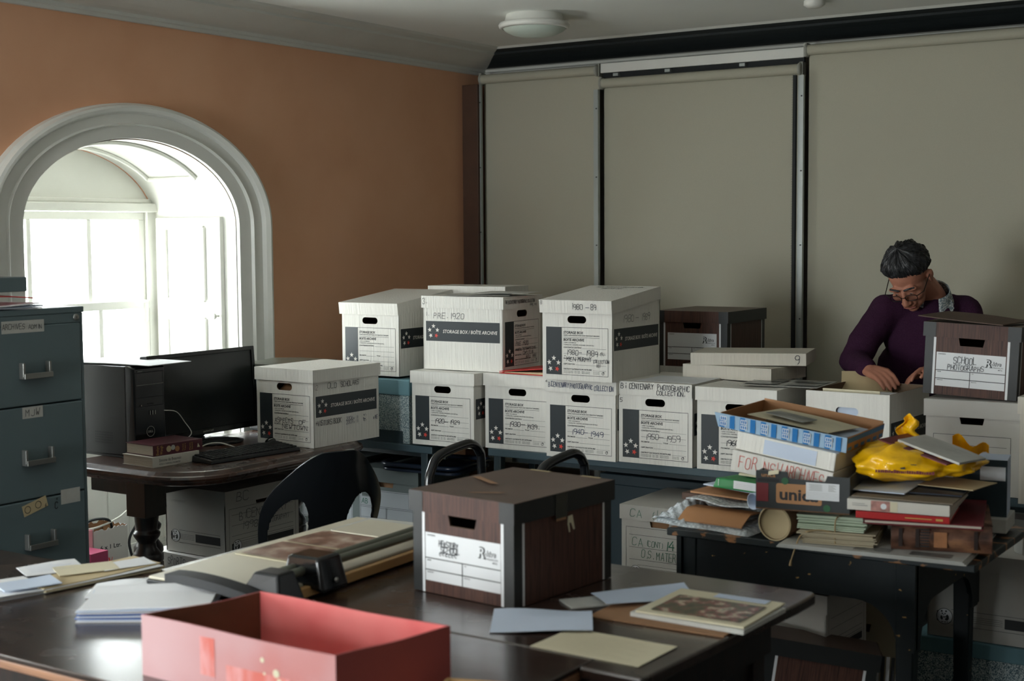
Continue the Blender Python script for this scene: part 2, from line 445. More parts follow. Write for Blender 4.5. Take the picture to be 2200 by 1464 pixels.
mb = MB(); mb.box((XL-0.6, YF-0.4, -0.1), (XR+0.1, YB+0.1, 0.0), M_floor); struct(mb.build('floor'))
mb = MB(); mb.box((XL-0.6, YF-0.4, ZC), (XR+0.1, YB+0.1, ZC+0.1), M_ceil); struct(mb.build('ceiling'))
mb = MB(); mb.box((XL-0.1, YB, 0), (XR+0.1, YB+0.1, ZC), M_dim); struct(mb.build('wall_back'))
mb = MB(); mb.box((XR, YF, 0), (XR+0.1, YB, ZC), M_dim); struct(mb.build('wall_right'))
# wall behind the camera, with an unseen window added for frontal light
FW = [(-4.15, -2.75)]
mb = MB(); xs_ = [XL-0.1] + [x for f in FW for x in f] + [XR+0.1]
for i in range(0, len(xs_), 2): mb.box((xs_[i], YF-0.35, 0), (xs_[i+1], YF, ZC), M_dim)
for a, b in FW: mb.box((a, YF-0.35, 0), (b, YF, 0.55), M_dim); mb.box((a, YF-0.35, 2.30), (b, YF, ZC), M_dim)
struct(mb.build('wall_front'))
for i, (a, b) in enumerate(FW):
    w = empty('window_%d' % (3+i), ((a+b)/2, YF-0.2, 0)); struct(w); h = (b-a)/2
    mb = MB()
    for z0, z1 in ((0.55,0.62),(1.40,1.45),(2.23,2.30)): mb.box((-h,-0.04,z0),(h,0.04,z1),M_white)
    for x in (-h,-0.02,h-0.06): mb.box((x,-0.04,0.62),(x+(0.06 if x != -0.02 else 0.04),0.04,2.23),M_white)
    mb.build('added_sash_frame', w)
    mb = MB(); mb.box((-h+0.06,-0.004,0.62),(h-0.06,0.004,2.23),M_glass); mb.build('pane', w)

# window wall with two arched embrasures
WINS = [4.157, 0.75]
AI, BI, ZS = 0.590, 0.367, 1.6625
mb = MB()
mb.M = Matrix(((0,0,1,0),(1,0,0,0),(0,1,0,0),(0,0,0,1)))      # local (y, z, x)
def strip(y0, y1):
    mb.slab([(y0,0),(y1,0),(y1,ZC),(y0,ZC)], XL-WT, XL, M_wall)
ys = [YB] + [w for w in WINS] + [YF]
strip(WINS[0]+AI, YB); strip(WINS[1]+AI, WINS[0]-AI); strip(YF, WINS[1]-AI)
for cy in WINS:
    n = 32
    for i in range(n):
        t0, t1 = PI*i/n, PI*(i+1)/n
        p0 = (cy+AI*math.cos(t0), ZS+BI*math.sin(t0)); p1 = (cy+AI*math.cos(t1), ZS+BI*math.sin(t1))
        mb.slab([(p1[0],p1[1]),(p0[0],p0[1]),(p0[0],ZC),(p1[0],ZC)], XL-WT, XL, M_wall)
struct(mb.build('wall_left'))

def make_window(cy, idx):
    w = empty('window_%d' % idx, (XL, cy, 0)); struct(w)
    # moulded architrave swept round the arch
    prof = [(0.0,-0.004),(0.0,0.022),(0.36,0.026),(0.40,0.040),(0.44,0.030),(0.70,0.034),(0.76,0.050),(0.86,0.062),(0.93,0.058),(0.96,0.040),(1.0,0.034),(1.0,-0.004)]
    AO, BO = 0.782, 0.513
    path = [(1,0,'j')] 
    n = 40
    rows = []
    def row(t, z):
        out = []
        for k, d in prof:
            a = AI+(AO-AI)*k; b = BI+(BO-BI)*k
            if t is None:
                out.append((d, a*z[0], z[1]))
            else:
                out.append((d, a*math.cos(t), ZS+b*math.sin(t)))
        return out
    rows.append(row(None, (1, 0.0)))
    for i in range(n+1): rows.append(row(PI*i/n, None))
    rows.append(row(None, (-1, 0.0)))
    mb = MB(); k = len(prof)
    vs = [p for r in rows for p in r]
    fs = [(i*k+j, i*k+j+1, (i+1)*k+j+1, (i+1)*k+j) for i in range(len(rows)-1) for j in range(k-1)]
    mb.add(vs, fs, M_white); mb.build('architrave', w)
    # lining of the embrasure: jambs, vault, with sunk panels
    D = 0.53
    mb = MB(); e = 0.004
    lin_ = arch(0, AI-e, BI-e, ZS, 40)
    m = len(lin_)
    vs = [(0.0,p[0],p[1]) for p in lin_]+[(-D,p[0]*1.085 if abs(p[0])>AI*0.999-e else p[0]*1.085,p[1]) for p in lin_]
    vs = [(0.001,p[0],p[1]) for p in lin_]+[(-D,p[0],p[1]) for p in lin_]
    mb.add(vs, [(i+1,i,m+i,m+i+1) for i in range(m-1)], M_white, False)
    mb.build('embrasure_lining', w)
    # vault panel moulding
    mb = MB(); A2, B2 = AI-0.012, BI-0.012
    for x in (-0.12, -0.43):
        pts = [(x, A2*math.cos(t), ZS+B2*math.sin(t)) for t in [R(38)+R(104)*i/24 for i in range(25)]]
        mb.tube(pts, 0.011, M_white, n=6)
    for tt in (R(38), R(142)):
        mb.tube([(-0.12, A2*math.cos(tt), ZS+B2*math.sin(tt)), (-0.43, A2*math.cos(tt), ZS+B2*math.sin(tt))], 0.011, M_white, n=6)
    mb.build('vault_moulding', w)
    # shutters folded in the jambs
    for s in (1, -1):
        mb = MB(); y1 = s*(AI-e); y0 = s*(AI-0.030)
        lo, hi = min(y0,y1), max(y0,y1)
        xs0, xs1 = -0.50, -0.075
        mb.box((xs0, lo, 0.70), (xs1, hi, 1.705), M_white)
        for (z0, z1) in ((1.318, 1.657), (0.78, 1.232)):
            yy = s*(AI-0.034)
            for (a, b) in (((xs0+0.07,z0),(xs0+0.07,z1)),((xs1-0.10,z0),(xs1-0.10,z1)),((xs0+0.07,z0),(xs1-0.10,z0)),((xs0+0.07,z1),(xs1-0.10,z1))):
                mb.tube([(a[0],yy,a[1]),(b[0],yy,b[1])], 0.010, M_white, n=6)
        sh = mb.build('shutter', w, bevel=0.003)
        mb = MB(); mb.M = Matrix.Translation((-0.10, s*(AI-0.030), 1.248)) @ Matrix.Rotation(s*R(90), 4, 'X')
        mb.lathe([(0.006,0),(0.006,0.012),(0.014,0.018),(0.016,0.026),(0.010,0.033),(0.0,0.034)], M_white, n=16)
        mb.build('shutter_knob', sh)
    # end wall of the embrasure above and below the sash
    mb = MB(); A3 = AI-0.006
    arc = [(A3*math.cos(PI*i/32), ZS+(BI-0.006)*math.sin(PI*i/32)) for i in range(33)]
    mb.M = Matrix(((0,0,1,0),(1,0,0,0),(0,1,0,0),(0,0,0,1)))
    mb.slab([(-A3, 1.737),(A3,1.737)] + [(p[0], max(p[1],1.738)) for p in arc], -0.585, -0.535, M_white)
    mb.M = Matrix()
    mb.build('lunette_panel', w)
    mb = MB()
    mb.box((-0.540,-A3,1.732),(-0.495,A3,1.774), M_white); mb.box((-0.540,-A3,1.774),(-0.515,A3,1.795), M_white)
    mb.build('transom', w, bevel=0.006)
    mb = MB()
    mb.box((-0.583,-A3,0.0),(-0.525,A3,0.66), M_white)
    for i in range(-4, 5): mb.box((-0.525, i*0.125-0.003, 0.12), (-0.521, i*0.125+0.003, 0.64), M_white)
    mb.box((-0.525,-A3,0.0),(-0.503,A3,0.14), M_white); mb.box((-0.525,-A3,0.14),(-0.509,A3,0.165), M_white)
    mb.build('window_panelling', w, bevel=0.003)
    mb = MB(); mb.box((-0.585,-A3,0.66),(-0.455,A3,0.70), M_white); mb.build('window_sill', w, bevel=0.008)
    # sash frame
    mb = MB()
    for s in (1, -1):
        mb = MB(); mb.box((-0.580, s*AI-0.062 if s>0 else -AI+0.006, 0.70), (-0.520, s*AI-0.006 if s>0 else -AI+0.062, 1.737), M_white)
        mb.build('sash_stile', w, bevel=0.004)
    gw = 0.49
    for nm, z0, z1, x0 in (('upper_sash', 1.282, 1.732, -0.575), ('lower_sash', 0.70, 1.317, -0.555)):
        mb = MB(); x1 = x0+0.035
        mb.box((x0,-AI+0.062,z0),(x1,AI-0.062,z0+0.035), M_white); mb.box((x0,-AI+0.062,z1-0.035),(x1,AI-0.062,z1), M_white)
        for s in (1,-1):
            a, b = sorted((s*(AI-0.062), s*gw)); mb.box((x0,a,z0+0.035),(x1,b,z1-0.035), M_white)
        for yb in (-gw/3+0.031, gw/3+0.035) if nm == 'upper_sash' else (-gw/3+0.07, gw/3+0.075):
            mb.box((x0+0.004,yb-0.013,z0+0.035),(x1-0.002,yb+0.013,z1-0.035), M_white)
        if nm == 'upper_sash':
            for s in (1,-1):
                pts = [(x1, s*(AI-0.080), z0+0.02), (x1+0.004, s*(AI-0.082), z0-0.06), (x1+0.004, s*(AI-0.078), z0-0.09)]
                mb.tube(pts, [0.026,0.022,0.010], M_white, n=10)
        sh = mb.build(nm, w, bevel=0.004)
        mb = MB(); mb.box((x0+0.014,-gw,z0+0.03),(x0+0.018,gw,z1-0.03), M_glass); mb.build('pane', sh)
    if idx == 1:
        mb = MB(); mb.box((-0.55,-0.27,1.317),(-0.53,-0.22,1.325), M_brown); mb.tube([(-0.54,-0.26,1.325),(-0.54,-0.235,1.340)],0.005,M_brown); mb.tube([(-0.54,-0.22,1.325),(-0.542,-0.218,1.354)],0.004,M_brown)
        mb.build('sash_fastener', w)
    return w
make_window(WINS[0], 1); make_window(WINS[1], 2)

# cornice: stepped cove along the window wall and the blinds wall
cp = [(0.0,2.515),(0.021,2.515),(0.023,2.528),(0.036,2.532),(0.038,2.545),(0.055,2.549),(0.085,2.553),(0.128,2.566),(0.176,2.585),(0.218,2.598),(0.229,2.598),(0.234,2.609),(0.266,2.613),(0.290,2.619),(0.303,2.6305),(0.0,2.6305)]
def cornice(name, fn, ends):
    mb = MB(); k = len(cp)
    vs = [fn(d, z, e) for e in (0, 1) for d, z in cp]
    for j in range(k): mb.add([vs[j], vs[(j+1)%k], vs[k+(j+1)%k], vs[k+j]], [(0,1,2,3)], M_coveshade if (name == 'trim_2' and 5 <= j <= 12) else M_corn)
    struct(mb.build(name))
cornice('trim_1', lambda d, z, e: (XL+d, YF if e == 0 else YB-d, z), None)
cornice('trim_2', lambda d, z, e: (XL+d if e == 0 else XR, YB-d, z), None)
# dark board closing the corner beside the blinds
mb = MB(); mb.box((XL, 6.535, 0.0), (-4.575, 6.565, 2.448), M_brown); struct(mb.build('trim_3', bevel=0.003))
# skirting below the window wall
mb = MB(); mb.box((XL, WINS[0]+0.74, 0), (XL+0.02, YB, 0.14), M_white); struct(mb.build('baseboard_left', bevel=0.004))

# roller blinds
def blind(label, x0, x1, ztop, y, zbot=0.35, chain=False, fascia=False):
    t = thing('roller_blind', label, 'blind', ((x0+x1)/2, y, 0)); h = (x1-x0)/2
    r = 0.026
    mb = MB(); mb.tube([(-h+0.012,0,ztop),(h-0.012,0,ztop)], r, M_blind, n=20); mb.build('roller', t)
    mb = MB(); mb.sheet(lambda u, v: (-h+0.009+(2*h-0.018)*u, r-0.004+0.006*math.sin(u*7+v*2)*v*0.6, ztop-(ztop-zbot)*v), 24, 24, M_blind)
    mb.build('blind_fabric', t)
    mb = MB(); mb.box((-h+0.02,r-0.010,zbot-0.02),(h-0.02,r+0.006,zbot+0.005), M_rail); mb.build('bottom_bar', t, bevel=0.003)
    for s in (-1, 1):
        mb = MB(); mb.M = Matrix.Translation((s*(h-0.008), 0, ztop)) @ Matrix.Rotation(R(90), 4, 'Y')
        mb.lathe([(0.030,-0.006),(0.032,-0.002),(0.032,0.004),(0.022,0.008)], M_brack, n=20)
        mb.M = Matrix(); mb.box((s*h-0.012,0.0,ztop-0.03),(s*h+0.004,0.045,ztop+0.035), M_brack)
        mb.build('end_bracket', t)
    if chain:
        mb = MB()
        for k in range(118):
            z = ztop-0.03-k*0.012
            for dx in (0.0, 0.016):
                mb.M = Matrix.Translation((h-0.034+dx,-r-0.012,z)); mb.lathe([(0,-0.0032),(0.0032,0),(0,0.0032)], M_brack, n=6)
        mb.M = Matrix(); mb.build('bead_chain', t)
    if fascia:
        mb = MB(); mb.box((-h+0.0,-0.002,ztop+0.055),(h+0.01,0.012,ztop+0.105), M_white); mb.build('fascia_board', t, bevel=0.003)
        mb = MB(); mb.box((-h+0.0,0.03,ztop+0.0),(h,0.045,ztop+0.06), M_dark)
        for q in (-0.15, 0.22, -0.42): mb.box((h*q*2-0.015,0.0,ztop+0.035),(h*q*2+0.015,0.03,ztop+0.05), M_rail)
        mb.build('mounting_rail', t)
    return t
blind('narrow cream roller blind nearest the orange wall', -4.593, -3.834, 2.479, 6.594)
blind('cream roller blind hung lower under a white fascia board, between the other two', -3.824, -2.696, 2.409, 6.60, chain=True, fascia=True)
blind('wide cream roller blind behind the man in the purple sweater', -2.670, -0.37, 2.495, 6.585)
blind('cream roller blind beyond the right edge of the photo', -0.36, 1.5, 2.495, 6.585)
def rail(x, z1, w):
    mb = MB(); mb.box((x-w/2, 6.560, 0.3), (x-w*0.1, 6.574, z1), M_rail); mb.box((x-w*0.1, 6.554, 0.3), (x+w/2, 6.574, z1), M_rail)
    for k in range(6):
        mb.box((x+w*0.2-0.003, 6.550, z1-0.1-k*0.36-0.003), (x+w*0.2+0.003, 6.555, z1-0.1-k*0.36+0.003), M_dark)
    return struct(mb.build('trim_%d' % rail.n)) 
rail.n = 4; rail(-3.829, 2.375, 0.030); rail.n = 5; rail(-2.683, 2.375, 0.030); rail.n = 6; rail(-4.574, 2.448, 0.010)
mb = MB(); mb.box((-2.717,6.540,0.3),(-2.702,6.560,2.375), M_dark); rail.n = 7; struct(mb.build('trim_7'))

# ceiling light
t = thing('ceiling_light', 'round flush ceiling light with frosted glass bowl near the window wall', 'light', (-3.61, 5.62, ZC))
mb = MB(); mb.lathe([(0.13,0.0),(0.135,-0.02),(0.140,-0.035)], M_white, n=48); mb.build('ceiling_plate', t)
mb = MB(); mb.lathe([(0.140,-0.035),(0.160,-0.038),(0.166,-0.048),(0.163,-0.060),(0.150,-0.066),(0.146,-0.060)], M_white, n=48, cap=False); mb.build('rim', t)
mb = MB(); mb.lathe([(0.150,-0.058),(0.135,-0.076),(0.10,-0.092),(0.05,-0.101),(0.0,-0.103)], M_lampg, n=48, cap=False); mb.build('lamp_glass', t)
t = tag(MB().lathe([(0.045,0.0),(0.046,-0.018),(0.030,-0.030),(0.0,-0.032)], M_white, n=28).build('smoke_detector', loc=(-2.40, 6.01, ZC)), 'small round white fitting on the ceiling, cut by the top edge', 'smoke detector')
# ------------------------------------------------------------------ archive boxes
MESHC = {}
def shared(key, fn, name, parent):
    """build once, then reuse the mesh data for every copy"""
    if key in MESHC:
        o = bpy.data.objects.new(name, MESHC[key]); COL.objects.link(o); o.parent = parent; return o
    o = fn().build(name, parent); MESHC[key] = o.data
    return o
def obround(cx, cz, w, h, n=8):
    r = h/2; p = []
    for s, a0 in ((1, -PI/2), (-1, PI/2)):
        for i in range(n+1):
            a = a0 + PI*i/n
            p.append((cx + s*(w/2-r) + r*math.cos(a), cz + r*math.sin(a)))
    return p
def trapez(cx, cz, w, h, n=18):
    c = [(cx-w/2*0.86,cz-h/2),(cx+w/2*0.86,cz-h/2),(cx+w/2,cz+h/2),(cx-w/2,cz+h/2)]
    p = []; per = n//4+1
    for i in range(4):
        a, b = c[i], c[(i+1)%4]
        for j in range(per): p.append((a[0]+(b[0]-a[0])*j/per, a[1]+(b[1]-a[1])*j/per))
    return p
def rect_ray(cx, cz, p, x0, z0, x1, z1):
    dx, dz = p[0]-cx, p[1]-cz; t = 1e9
    if dx > 1e-9: t = min(t, (x1-cx)/dx)
    if dx < -1e-9: t = min(t, (x0-cx)/dx)
    if dz > 1e-9: t = min(t, (z1-cz)/dz)
    if dz < -1e-9: t = min(t, (z0-cz)/dz)
    return (cx+dx*t, cz+dz*t)
def holed_wall(mb, w, h, hole, cx, cz, thk, m, min_):
    """wall in local XY (x along, y up), front at z=0, back at z=-thk, with a cut-out"""
    outer = [rect_ray(cx, cz, p, -w/2, 0, w/2, h) for p in hole]
    for c in ((-w/2,0),(w/2,0),(w/2,h),(-w/2,h)):          # snap the nearest ray to each corner
        i = min(range(len(outer)), key=lambda k: (outer[k][0]-c[0])**2+(outer[k][1]-c[1])**2)
        outer[i] = c
    n = len(hole)
    for z, mm, flip in ((0.0, m, 0), (-thk, min_, 1)):
        vs = [(p[0],p[1],z) for p in outer]+[(p[0],p[1],z) for p in hole]
        fs = [(i,(i+1)%n,n+(i+1)%n,n+i) for i in range(n)]
        mb.add(vs, [tuple(reversed(f)) for f in fs] if flip else fs, mm)
    vs = [(p[0],p[1],0) for p in hole]+[(p[0],p[1],-thk) for p in hole]
    mb.add(vs, [(i,(i+1)%n,n+(i+1)%n,n+i) for i in range(n)], min_)
    vs = [(p[0],p[1],0) for p in outer]+[(p[0],p[1],-thk) for p in outer]
    mb.add(vs, [((i+1)%n,i,n+i,n+(i+1)%n) for i in range(n)], m)

def carton(W, D, H, hole, m, mi=M_in, thk=0.005, holes=('f','b'), hz=None):
    """open-topped carton centred on the origin; hole: function(cx,cz)->outline"""
    def fn():
        mb = MB(); cz = hz if hz else H*0.78
        T = {'f': fr((0,-D/2,0),(1,0,0),(0,0,1)), 'b': fr((0,D/2,0),(-1,0,0),(0,0,1)), 'r': fr((W/2,0,0),(0,1,0),(0,0,1)), 'l': fr((-W/2,0,0),(0,-1,0),(0,0,1))}
        for k in 'fbrl':
            w = W if k in 'fb' else D
            mb.M = T[k]
            if k in holes:
                holed_wall(mb, w, H, hole(0, cz), 0, cz, thk, m, mi)
            else:
                mb.rect(-w/2,0,w/2,H,m,0); mb.quad((w/2,0,-thk),(-w/2,0,-thk),(-w/2,H,-thk),(w/2,H,-thk),mi)
                mb.quad((-w/2,H,0),(w/2,H,0),(w/2,H,-thk),(-w/2,H,-thk),mi)
        mb.M = Matrix(); mb.box((-W/2+0.001,-D/2+0.001,0),(W/2-0.001,D/2-0.001,thk), mi)
        return mb
    return fn
def lid(W, D, S, m, mi=M_in, thk=0.005, sag=0.0, flare=0.0, top=None, corner=None, cw=0.045):
    """inverted tray: outer W x D, skirt S, top surface at z=0"""
    def fn():
        mb = MB()
        tm = top or m
        mb.sheet(lambda u, v: (-W/2+0.0012+(W-0.0024)*u, -D/2+0.0012+(D-0.0024)*v, 0.0003-sag*math.sin(PI*u)*math.sin(PI*v)), 8, 8, tm, thk)
        T = [fr((0,-D/2,0),(1,0,0),(0,0,1)), fr((0,D/2,0),(-1,0,0),(0,0,1)), fr((W/2,0,0),(0,1,0),(0,0,1)), fr((-W/2,0,0),(0,-1,0),(0,0,1))]
        for k, M in enumerate(T):
            w = W if k < 2 else D; mb.M = M
            n = 10
            for i in range(n):
                a, b = -w/2+w*i/n, -w/2+w*(i+1)/n
                mm = m
                if corner and (k > 1): mm = corner
                da = flare*math.sin(PI*i/n); db = flare*math.sin(PI*(i+1)/n)
                mb.quad((a,-S+da*0.5,da),(b,-S+db*0.5,db),(b,0,0),(a,0,0), mm)
                mb.quad((b,-S+db*0.5,db-thk),(a,-S+da*0.5,da-thk),(a,-thk,-thk),(b,-thk,-thk), mi)
                mb.quad((b,-S+db*0.5,db),(a,-S+da*0.5,da),(a,-S+da*0.5,da-thk),(b,-S+db*0.5,db-thk), mi)
            if corner and k < 2:
                for s in (-1,1):
                    x0, x1 = sorted((s*w/2, s*(w/2-cw)))
                    mb.rect(x0+0.0005, -S, x1-0.0005, 0, corner, 0.0012)
        mb.M = Matrix()
        return mb
    return fn

Z1, Z2 = 0.0006, 0.0011
def star_ring(mb, cx, cy, sx, sy, r):
    mb.star(cx, cy+sy, r, M_star, Z2)
    mb.star(cx-sx, cy+sy*0.22, r, M_star, Z2, 0.1); mb.star(cx+sx, cy+sy*0.22, r, M_star, Z2, -0.1)
    mb.star(cx-sx*0.72, cy-sy*0.92, r, M_star, Z2, 0.5); mb.star(cx+sx*0.72, cy-sy*0.92, r, M_red, Z2, -0.35)
PW, PH = 0.285, 0.191
def printed_panel():
    mb = MB(); w, h = PW, PH
    X = lambda u: -w/2+u*w
    Y = lambda v: h*(1-v)
    mb.rect(X(0),0,X(0.252),h,M_ink,Z1)
    mb.frame(X(0.25),0,X(1),h,0.0016,M_txt,Z1)
    star_ring(mb, X(0.126), Y(0.775), 0.0215, 0.0225, 0.0115)
    def T(s,u,v,h_,u1,bold=0.0,shear=0.0): mb.text(s, X(u), Y(v), h_, M_txt, Z1, width=(u1-u)*w, bold=bold, shear=shear)
    T('STORAGE BOX',.285,.135,.0105,.605,.030,.12)
    T('TAKES A4/FOOLSCAP FILES AND PRINTOUT BINDERS',.285,.178,.0042,.865,.030,.15)
    mb.rect(X(.285),Y(.213),X(.865),Y(.207),M_txt,Z1)
    T('BOITE ARCHIVE',.285,.285,.0105,.62,.030,.12)
    T('• AVEC COUVERCLE',.288,.332,.0042,.49,.022,.15)
    T('• CAPACITE: 5 BOITES ARCHIVES DOS DE 8cm',.288,.375,.0042,.775,.022,.15)
    T('CONTENTS/CONTENU',.285,.435,.0055,.575,.026,.12)
    ln = lambda u0,v,u1: mb.rect(X(u0),Y(v)-0.0004,X(u1),Y(v)+0.0004,M_txt,Z1)
    ln(.59,.435,.968); ln(.285,.55,.968)
    T('FROM/DE',.285,.665,.0052,.415,.030,.12); ln(.42,.665,.61); T('TO/A',.625,.665,.0052,.7,.030,.12); ln(.715,.665,.968)
    T('DEPT./RAYON',.285,.78,.0052,.468,.030,.12); ln(.48,.78,.968)
    T('DESTROY DATE/DATE DE DETRUIRE',.285,.885,.0052,.74,.030,.12); ln(.755,.885,.968)
    for v in (.925,.955):
        T('PRODUIT SANS ACIDE',.285,v,.0030,.44,.01); T('365 / 305',.46,v,.0030,.55,.01); T('MADE IN FRANCE',.58,v,.0030,.71,.01); T('recyclé',.76,v,.0030,.86,.01)
    mb.disc(X(.918),Y(.935),.0058,M_txt,Z1,18,.0040); mb.add([(X(.918)+.001,Y(.935)+.0075,Z2),(X(.918)+.0072,Y(.935)+.004,Z2),(X(.918)+.001,Y(.935)+.001,Z2)],[(2,1,0)],M_txt)
    return mb
BW, BH = 0.3748, 0.0861
def printed_band():
    mb = MB(); w, h = BW, BH
    mb.rect(-w/2,0,w/2,h,M_ink,Z1)
    star_ring(mb, -w/2+0.105*w, h*0.50, 0.0200, 0.0215, 0.0108)
    mb.text('STORAGE BOX / BOÎTE ARCHIVE', -w/2+0.235*w, h*0.415, 0.0152, M_star, Z2, width=0.735*w, bold=0.014, shear=0.15)
    return mb
SW, SD, SH = 0.320, 0.404, 0.312
LW, LD, LS = 0.332, 0.416, 0.052
def storage_box(label, corner, yaw, side=False, has_lid=True, lidz=0.0, tilt=0.0, lidoff=(0,0), hand=(), contents=None, flare=0.0, sag=0.0, plain=False):
    """corner = world position of the nearest lower right corner as seen from the tables; side=True shows the long side to the room"""
    W, D = (SD, SW) if side else (SW, SD)
    c, s = math.cos(yaw), math.sin(yaw)
    ox, oy = -W/2, D/2
    t = thing('storage_box', label, 'box', (corner[0]+c*ox-s*oy, corner[1]+s*ox+c*oy, corner[2]), yaw, group='storage boxes printed with a ring of stars')
    ends = ('r','l') if side else ('f','b')
    shared(('sb', side), carton(W, D, SH, lambda a, b: obround(a, b, 0.086, 0.029), M_card, holes=ends, hz=0.243), 'body', t)
    F = {'f': fr((0,-D/2,0),(1,0,0),(0,0,1)), 'b': fr((0,D/2,0),(-1,0,0),(0,0,1)), 'r': fr((W/2,0,0),(0,1,0),(0,0,1)), 'l': fr((-W/2,0,0),(0,-1,0),(0,0,1))}
    for k in 'frl':
        if plain and k == 'f': continue
        if k in ends:
            if k == 'l': continue
            o = shared('panel', printed_panel, 'printed_panel', t); o.matrix_local = F[k] @ Matrix.Translation((0, 0.021, 0))
        else:
            o = shared('band', printed_band, 'printed_band', t); o.matrix_local = F[k] @ Matrix.Translation((0, 0.123, 0))
    L = None
    if has_lid:
        lw, ld = (LD, LW) if side else (LW, LD)
        L = shared(('lid', side, round(flare,3), round(sag,3)), lid(lw, ld, LS, M_card, flare=flare, sag=sag), 'lid', t)
        zt = SH + 0.006 + lidz
        piv = Matrix.Translation((lidoff[0], -ld/2+lidoff[1], zt-LS)) @ Matrix.Rotation(tilt, 4, 'X') @ Matrix.Translation((0, ld/2, LS))
        L.matrix_local = piv
    mb = MB(); any_ = False
    ml = MB(); anyl = False
    for h in hand:
        face, x, y, hh, wid, s_, m = h[:7]; lw_ = h[7] if len(h) > 7 else 0.0026
        if face[0] == 'L':                                   # on the lid: Lf front skirt, Lr right skirt, Lt top
            lw2, ld2 = (LD, LW) if side else (LW, LD)
            ml.M = {'f': fr((-lw2/2,-ld2/2,-LS),(1,0,0),(0,0,1)), 'r': fr((lw2/2,-ld2/2,-LS),(0,1,0),(0,0,1)), 't': fr((-lw2/2,-ld2/2,0.0),(1,0,0),(0,1,0))}[face[1]]
            ml.hand(s_, x, y, hh, m, lw_, 0.0014+ (flare if face[1]!='t' else 0), width=wid, seed=len(s_)+int(x*999)); anyl = True
        else:
            mb.M = F[face] @ Matrix.Translation((-(W if face in 'fb' else D)/2, 0, 0))
            mb.hand(s_, x, y, hh, m, lw_, 0.0014, width=wid, seed=len(s_)+int(x*999)); any_ = True
    if any_: mb.build('handwriting', t)
    if anyl: ml.build('handwriting', L)
    if contents: contents(t, W, D)
    return t

ZB = 0.715          # grey bench top
def kraft_wad(t, W, D):
    mb = MB(); rnd = random.Random(4)
    mb.M = Matrix.Translation((0.01,-D/2+0.075,0.215))
    def f(u, v):
        a, b = 2*PI*u, PI*(v-0.5); r = 0.058*(1+0.18*math.sin(5*a+3*b)*math.cos(4*b))
        return (r*1.5*math.cos(a)*math.cos(b), r*math.sin(a)*math.cos(b), r*math.sin(b)*1.0)
    mb.sheet(f, 24, 14, M_kraft); mb.build('brown_paper_wadding', t)

xs = 0.0006
storage_box('white archive box marked Old Scholars and Visitors Book, on the dark desk', (-3.845,4.315,0.755), R(-1.79),
    hand=[('r',0.085,0.238,0.022,0.060,'OLD',M_pen),('r',0.165,0.238,0.021,0.115,'SCHOLARS',M_pen),('r',0.006,0.236,0.020,0.024,'12',M_pen,0.0016),('r',0.012,0.088,0.020,0.155,'+VISITORS BOOK',M_pen),
          ('r',0.195,0.094,0.013,0.075,'2006v II',M_penb,0.0018),('r',0.195,0.078,0.013,0.075,'2007v II',M_penb,0.0018),('r',0.300,0.080,0.015,0.095,'Ye. work v RE',M_penb),('r',0.303,0.102,0.010,0.02,'v.',M_penb),
          ('f',0.103,0.094,0.019,0.105,'ASPECTS',M_pen),('f',0.240,0.094,0.015,0.04,'OF',M_pen),('f',0.145,0.070,0.019,0.145,'NEWTOWN',M_pen)], contents=kraft_wad, sag=0.008)
storage_box('white archive box on the blue speckled box, its lid lifted at the back', (-3.862,4.90,0.995), R(0.6), tilt=R(6.5), lidz=0.004, lidoff=(-0.004,0), sag=0.004)
storage_box('white archive box marked Pre 1920, turned sideways on top of the 1920s box', (-3.343,4.947,ZB+0.320), R(2.9), side=True,
    hand=[('f',0.055,0.222,0.024,0.075,'PRE.',M_pen),('f',0.138,0.220,0.025,0.078,'1920',M_pen),('f',0.012,0.232,0.016,0.02,'1.',M_pen,0.002),('Lf',0.008,0.018,0.024,0.022,'3.',M_pen),
          ('Lr',0.016,0.022,0.014,0.25,'THE BiCENTENARY PHOTOGRAPHIC COLLECTION',M_pen,0.002),('Lr',0.22,0.006,0.010,0.06,'1995, 99',M_pen,0.002),
          ('r',0.105,0.105,0.018,0.11,'PRE 1920',M_pen),('r',0.105,0.084,0.010,0.175,'MATERIAL PHOTOGRAPHS SCHOOL',M_pen,0.0018),('r',0.165,0.064,0.014,0.09,'COMPLETE AS',M_pen,0.002),('r',0.19,0.046,0.013,0.09,'APRIL 1998',M_pen,0.002)])
storage_box('white archive box marked 1920 - 1929 at the left end of the bench row', (-3.43,4.854,ZB), R(1.47),
    hand=[('f',0.118,0.098,0.017,0.052,'1920',M_pen,0.003),('f',0.170,0.098,0.017,0.022,'-',M_pen,0.003),('f',0.198,0.098,0.017,0.052,'1929',M_pen,0.003)], sag=0.003)
storage_box('white archive box marked 1930 - 1939 with a red binder on its lid', (-3.096,4.93,ZB), R(2.2),
    hand=[('f',0.118,0.098,0.018,0.058,'1930',M_pen,0.003),('f',0.176,0.100,0.018,0.022,'-',M_pen,0.003),('f',0.204,0.094,0.018,0.062,'1939.',M_pen,0.003)], sag=0.003)
storage_box('white archive box marked 1940 - 1949, Bicentenary Photographic Collection in one line on its lid', (-2.753,4.865,ZB), R(0.78),
    hand=[('f',0.118,0.098,0.019,0.060,'1940',M_penb,0.003),('f',0.176,0.098,0.018,0.018,'-',M_penb,0.003),('f',0.204,0.094,0.019,0.062,'1949',M_penb,0.003),
          ('Lf',0.006,0.036,0.012,0.012,'4',M_pen,0.002),('Lf',0.020,0.020,0.019,0.098,'BiCENTENARY',M_penb,0.0028),('Lf',0.122,0.018,0.019,0.105,'PHOTOGRAPHIC',M_penb,0.0028),('Lf',0.233,0.015,0.019,0.088,'COLLECTION',M_penb,0.0028)])
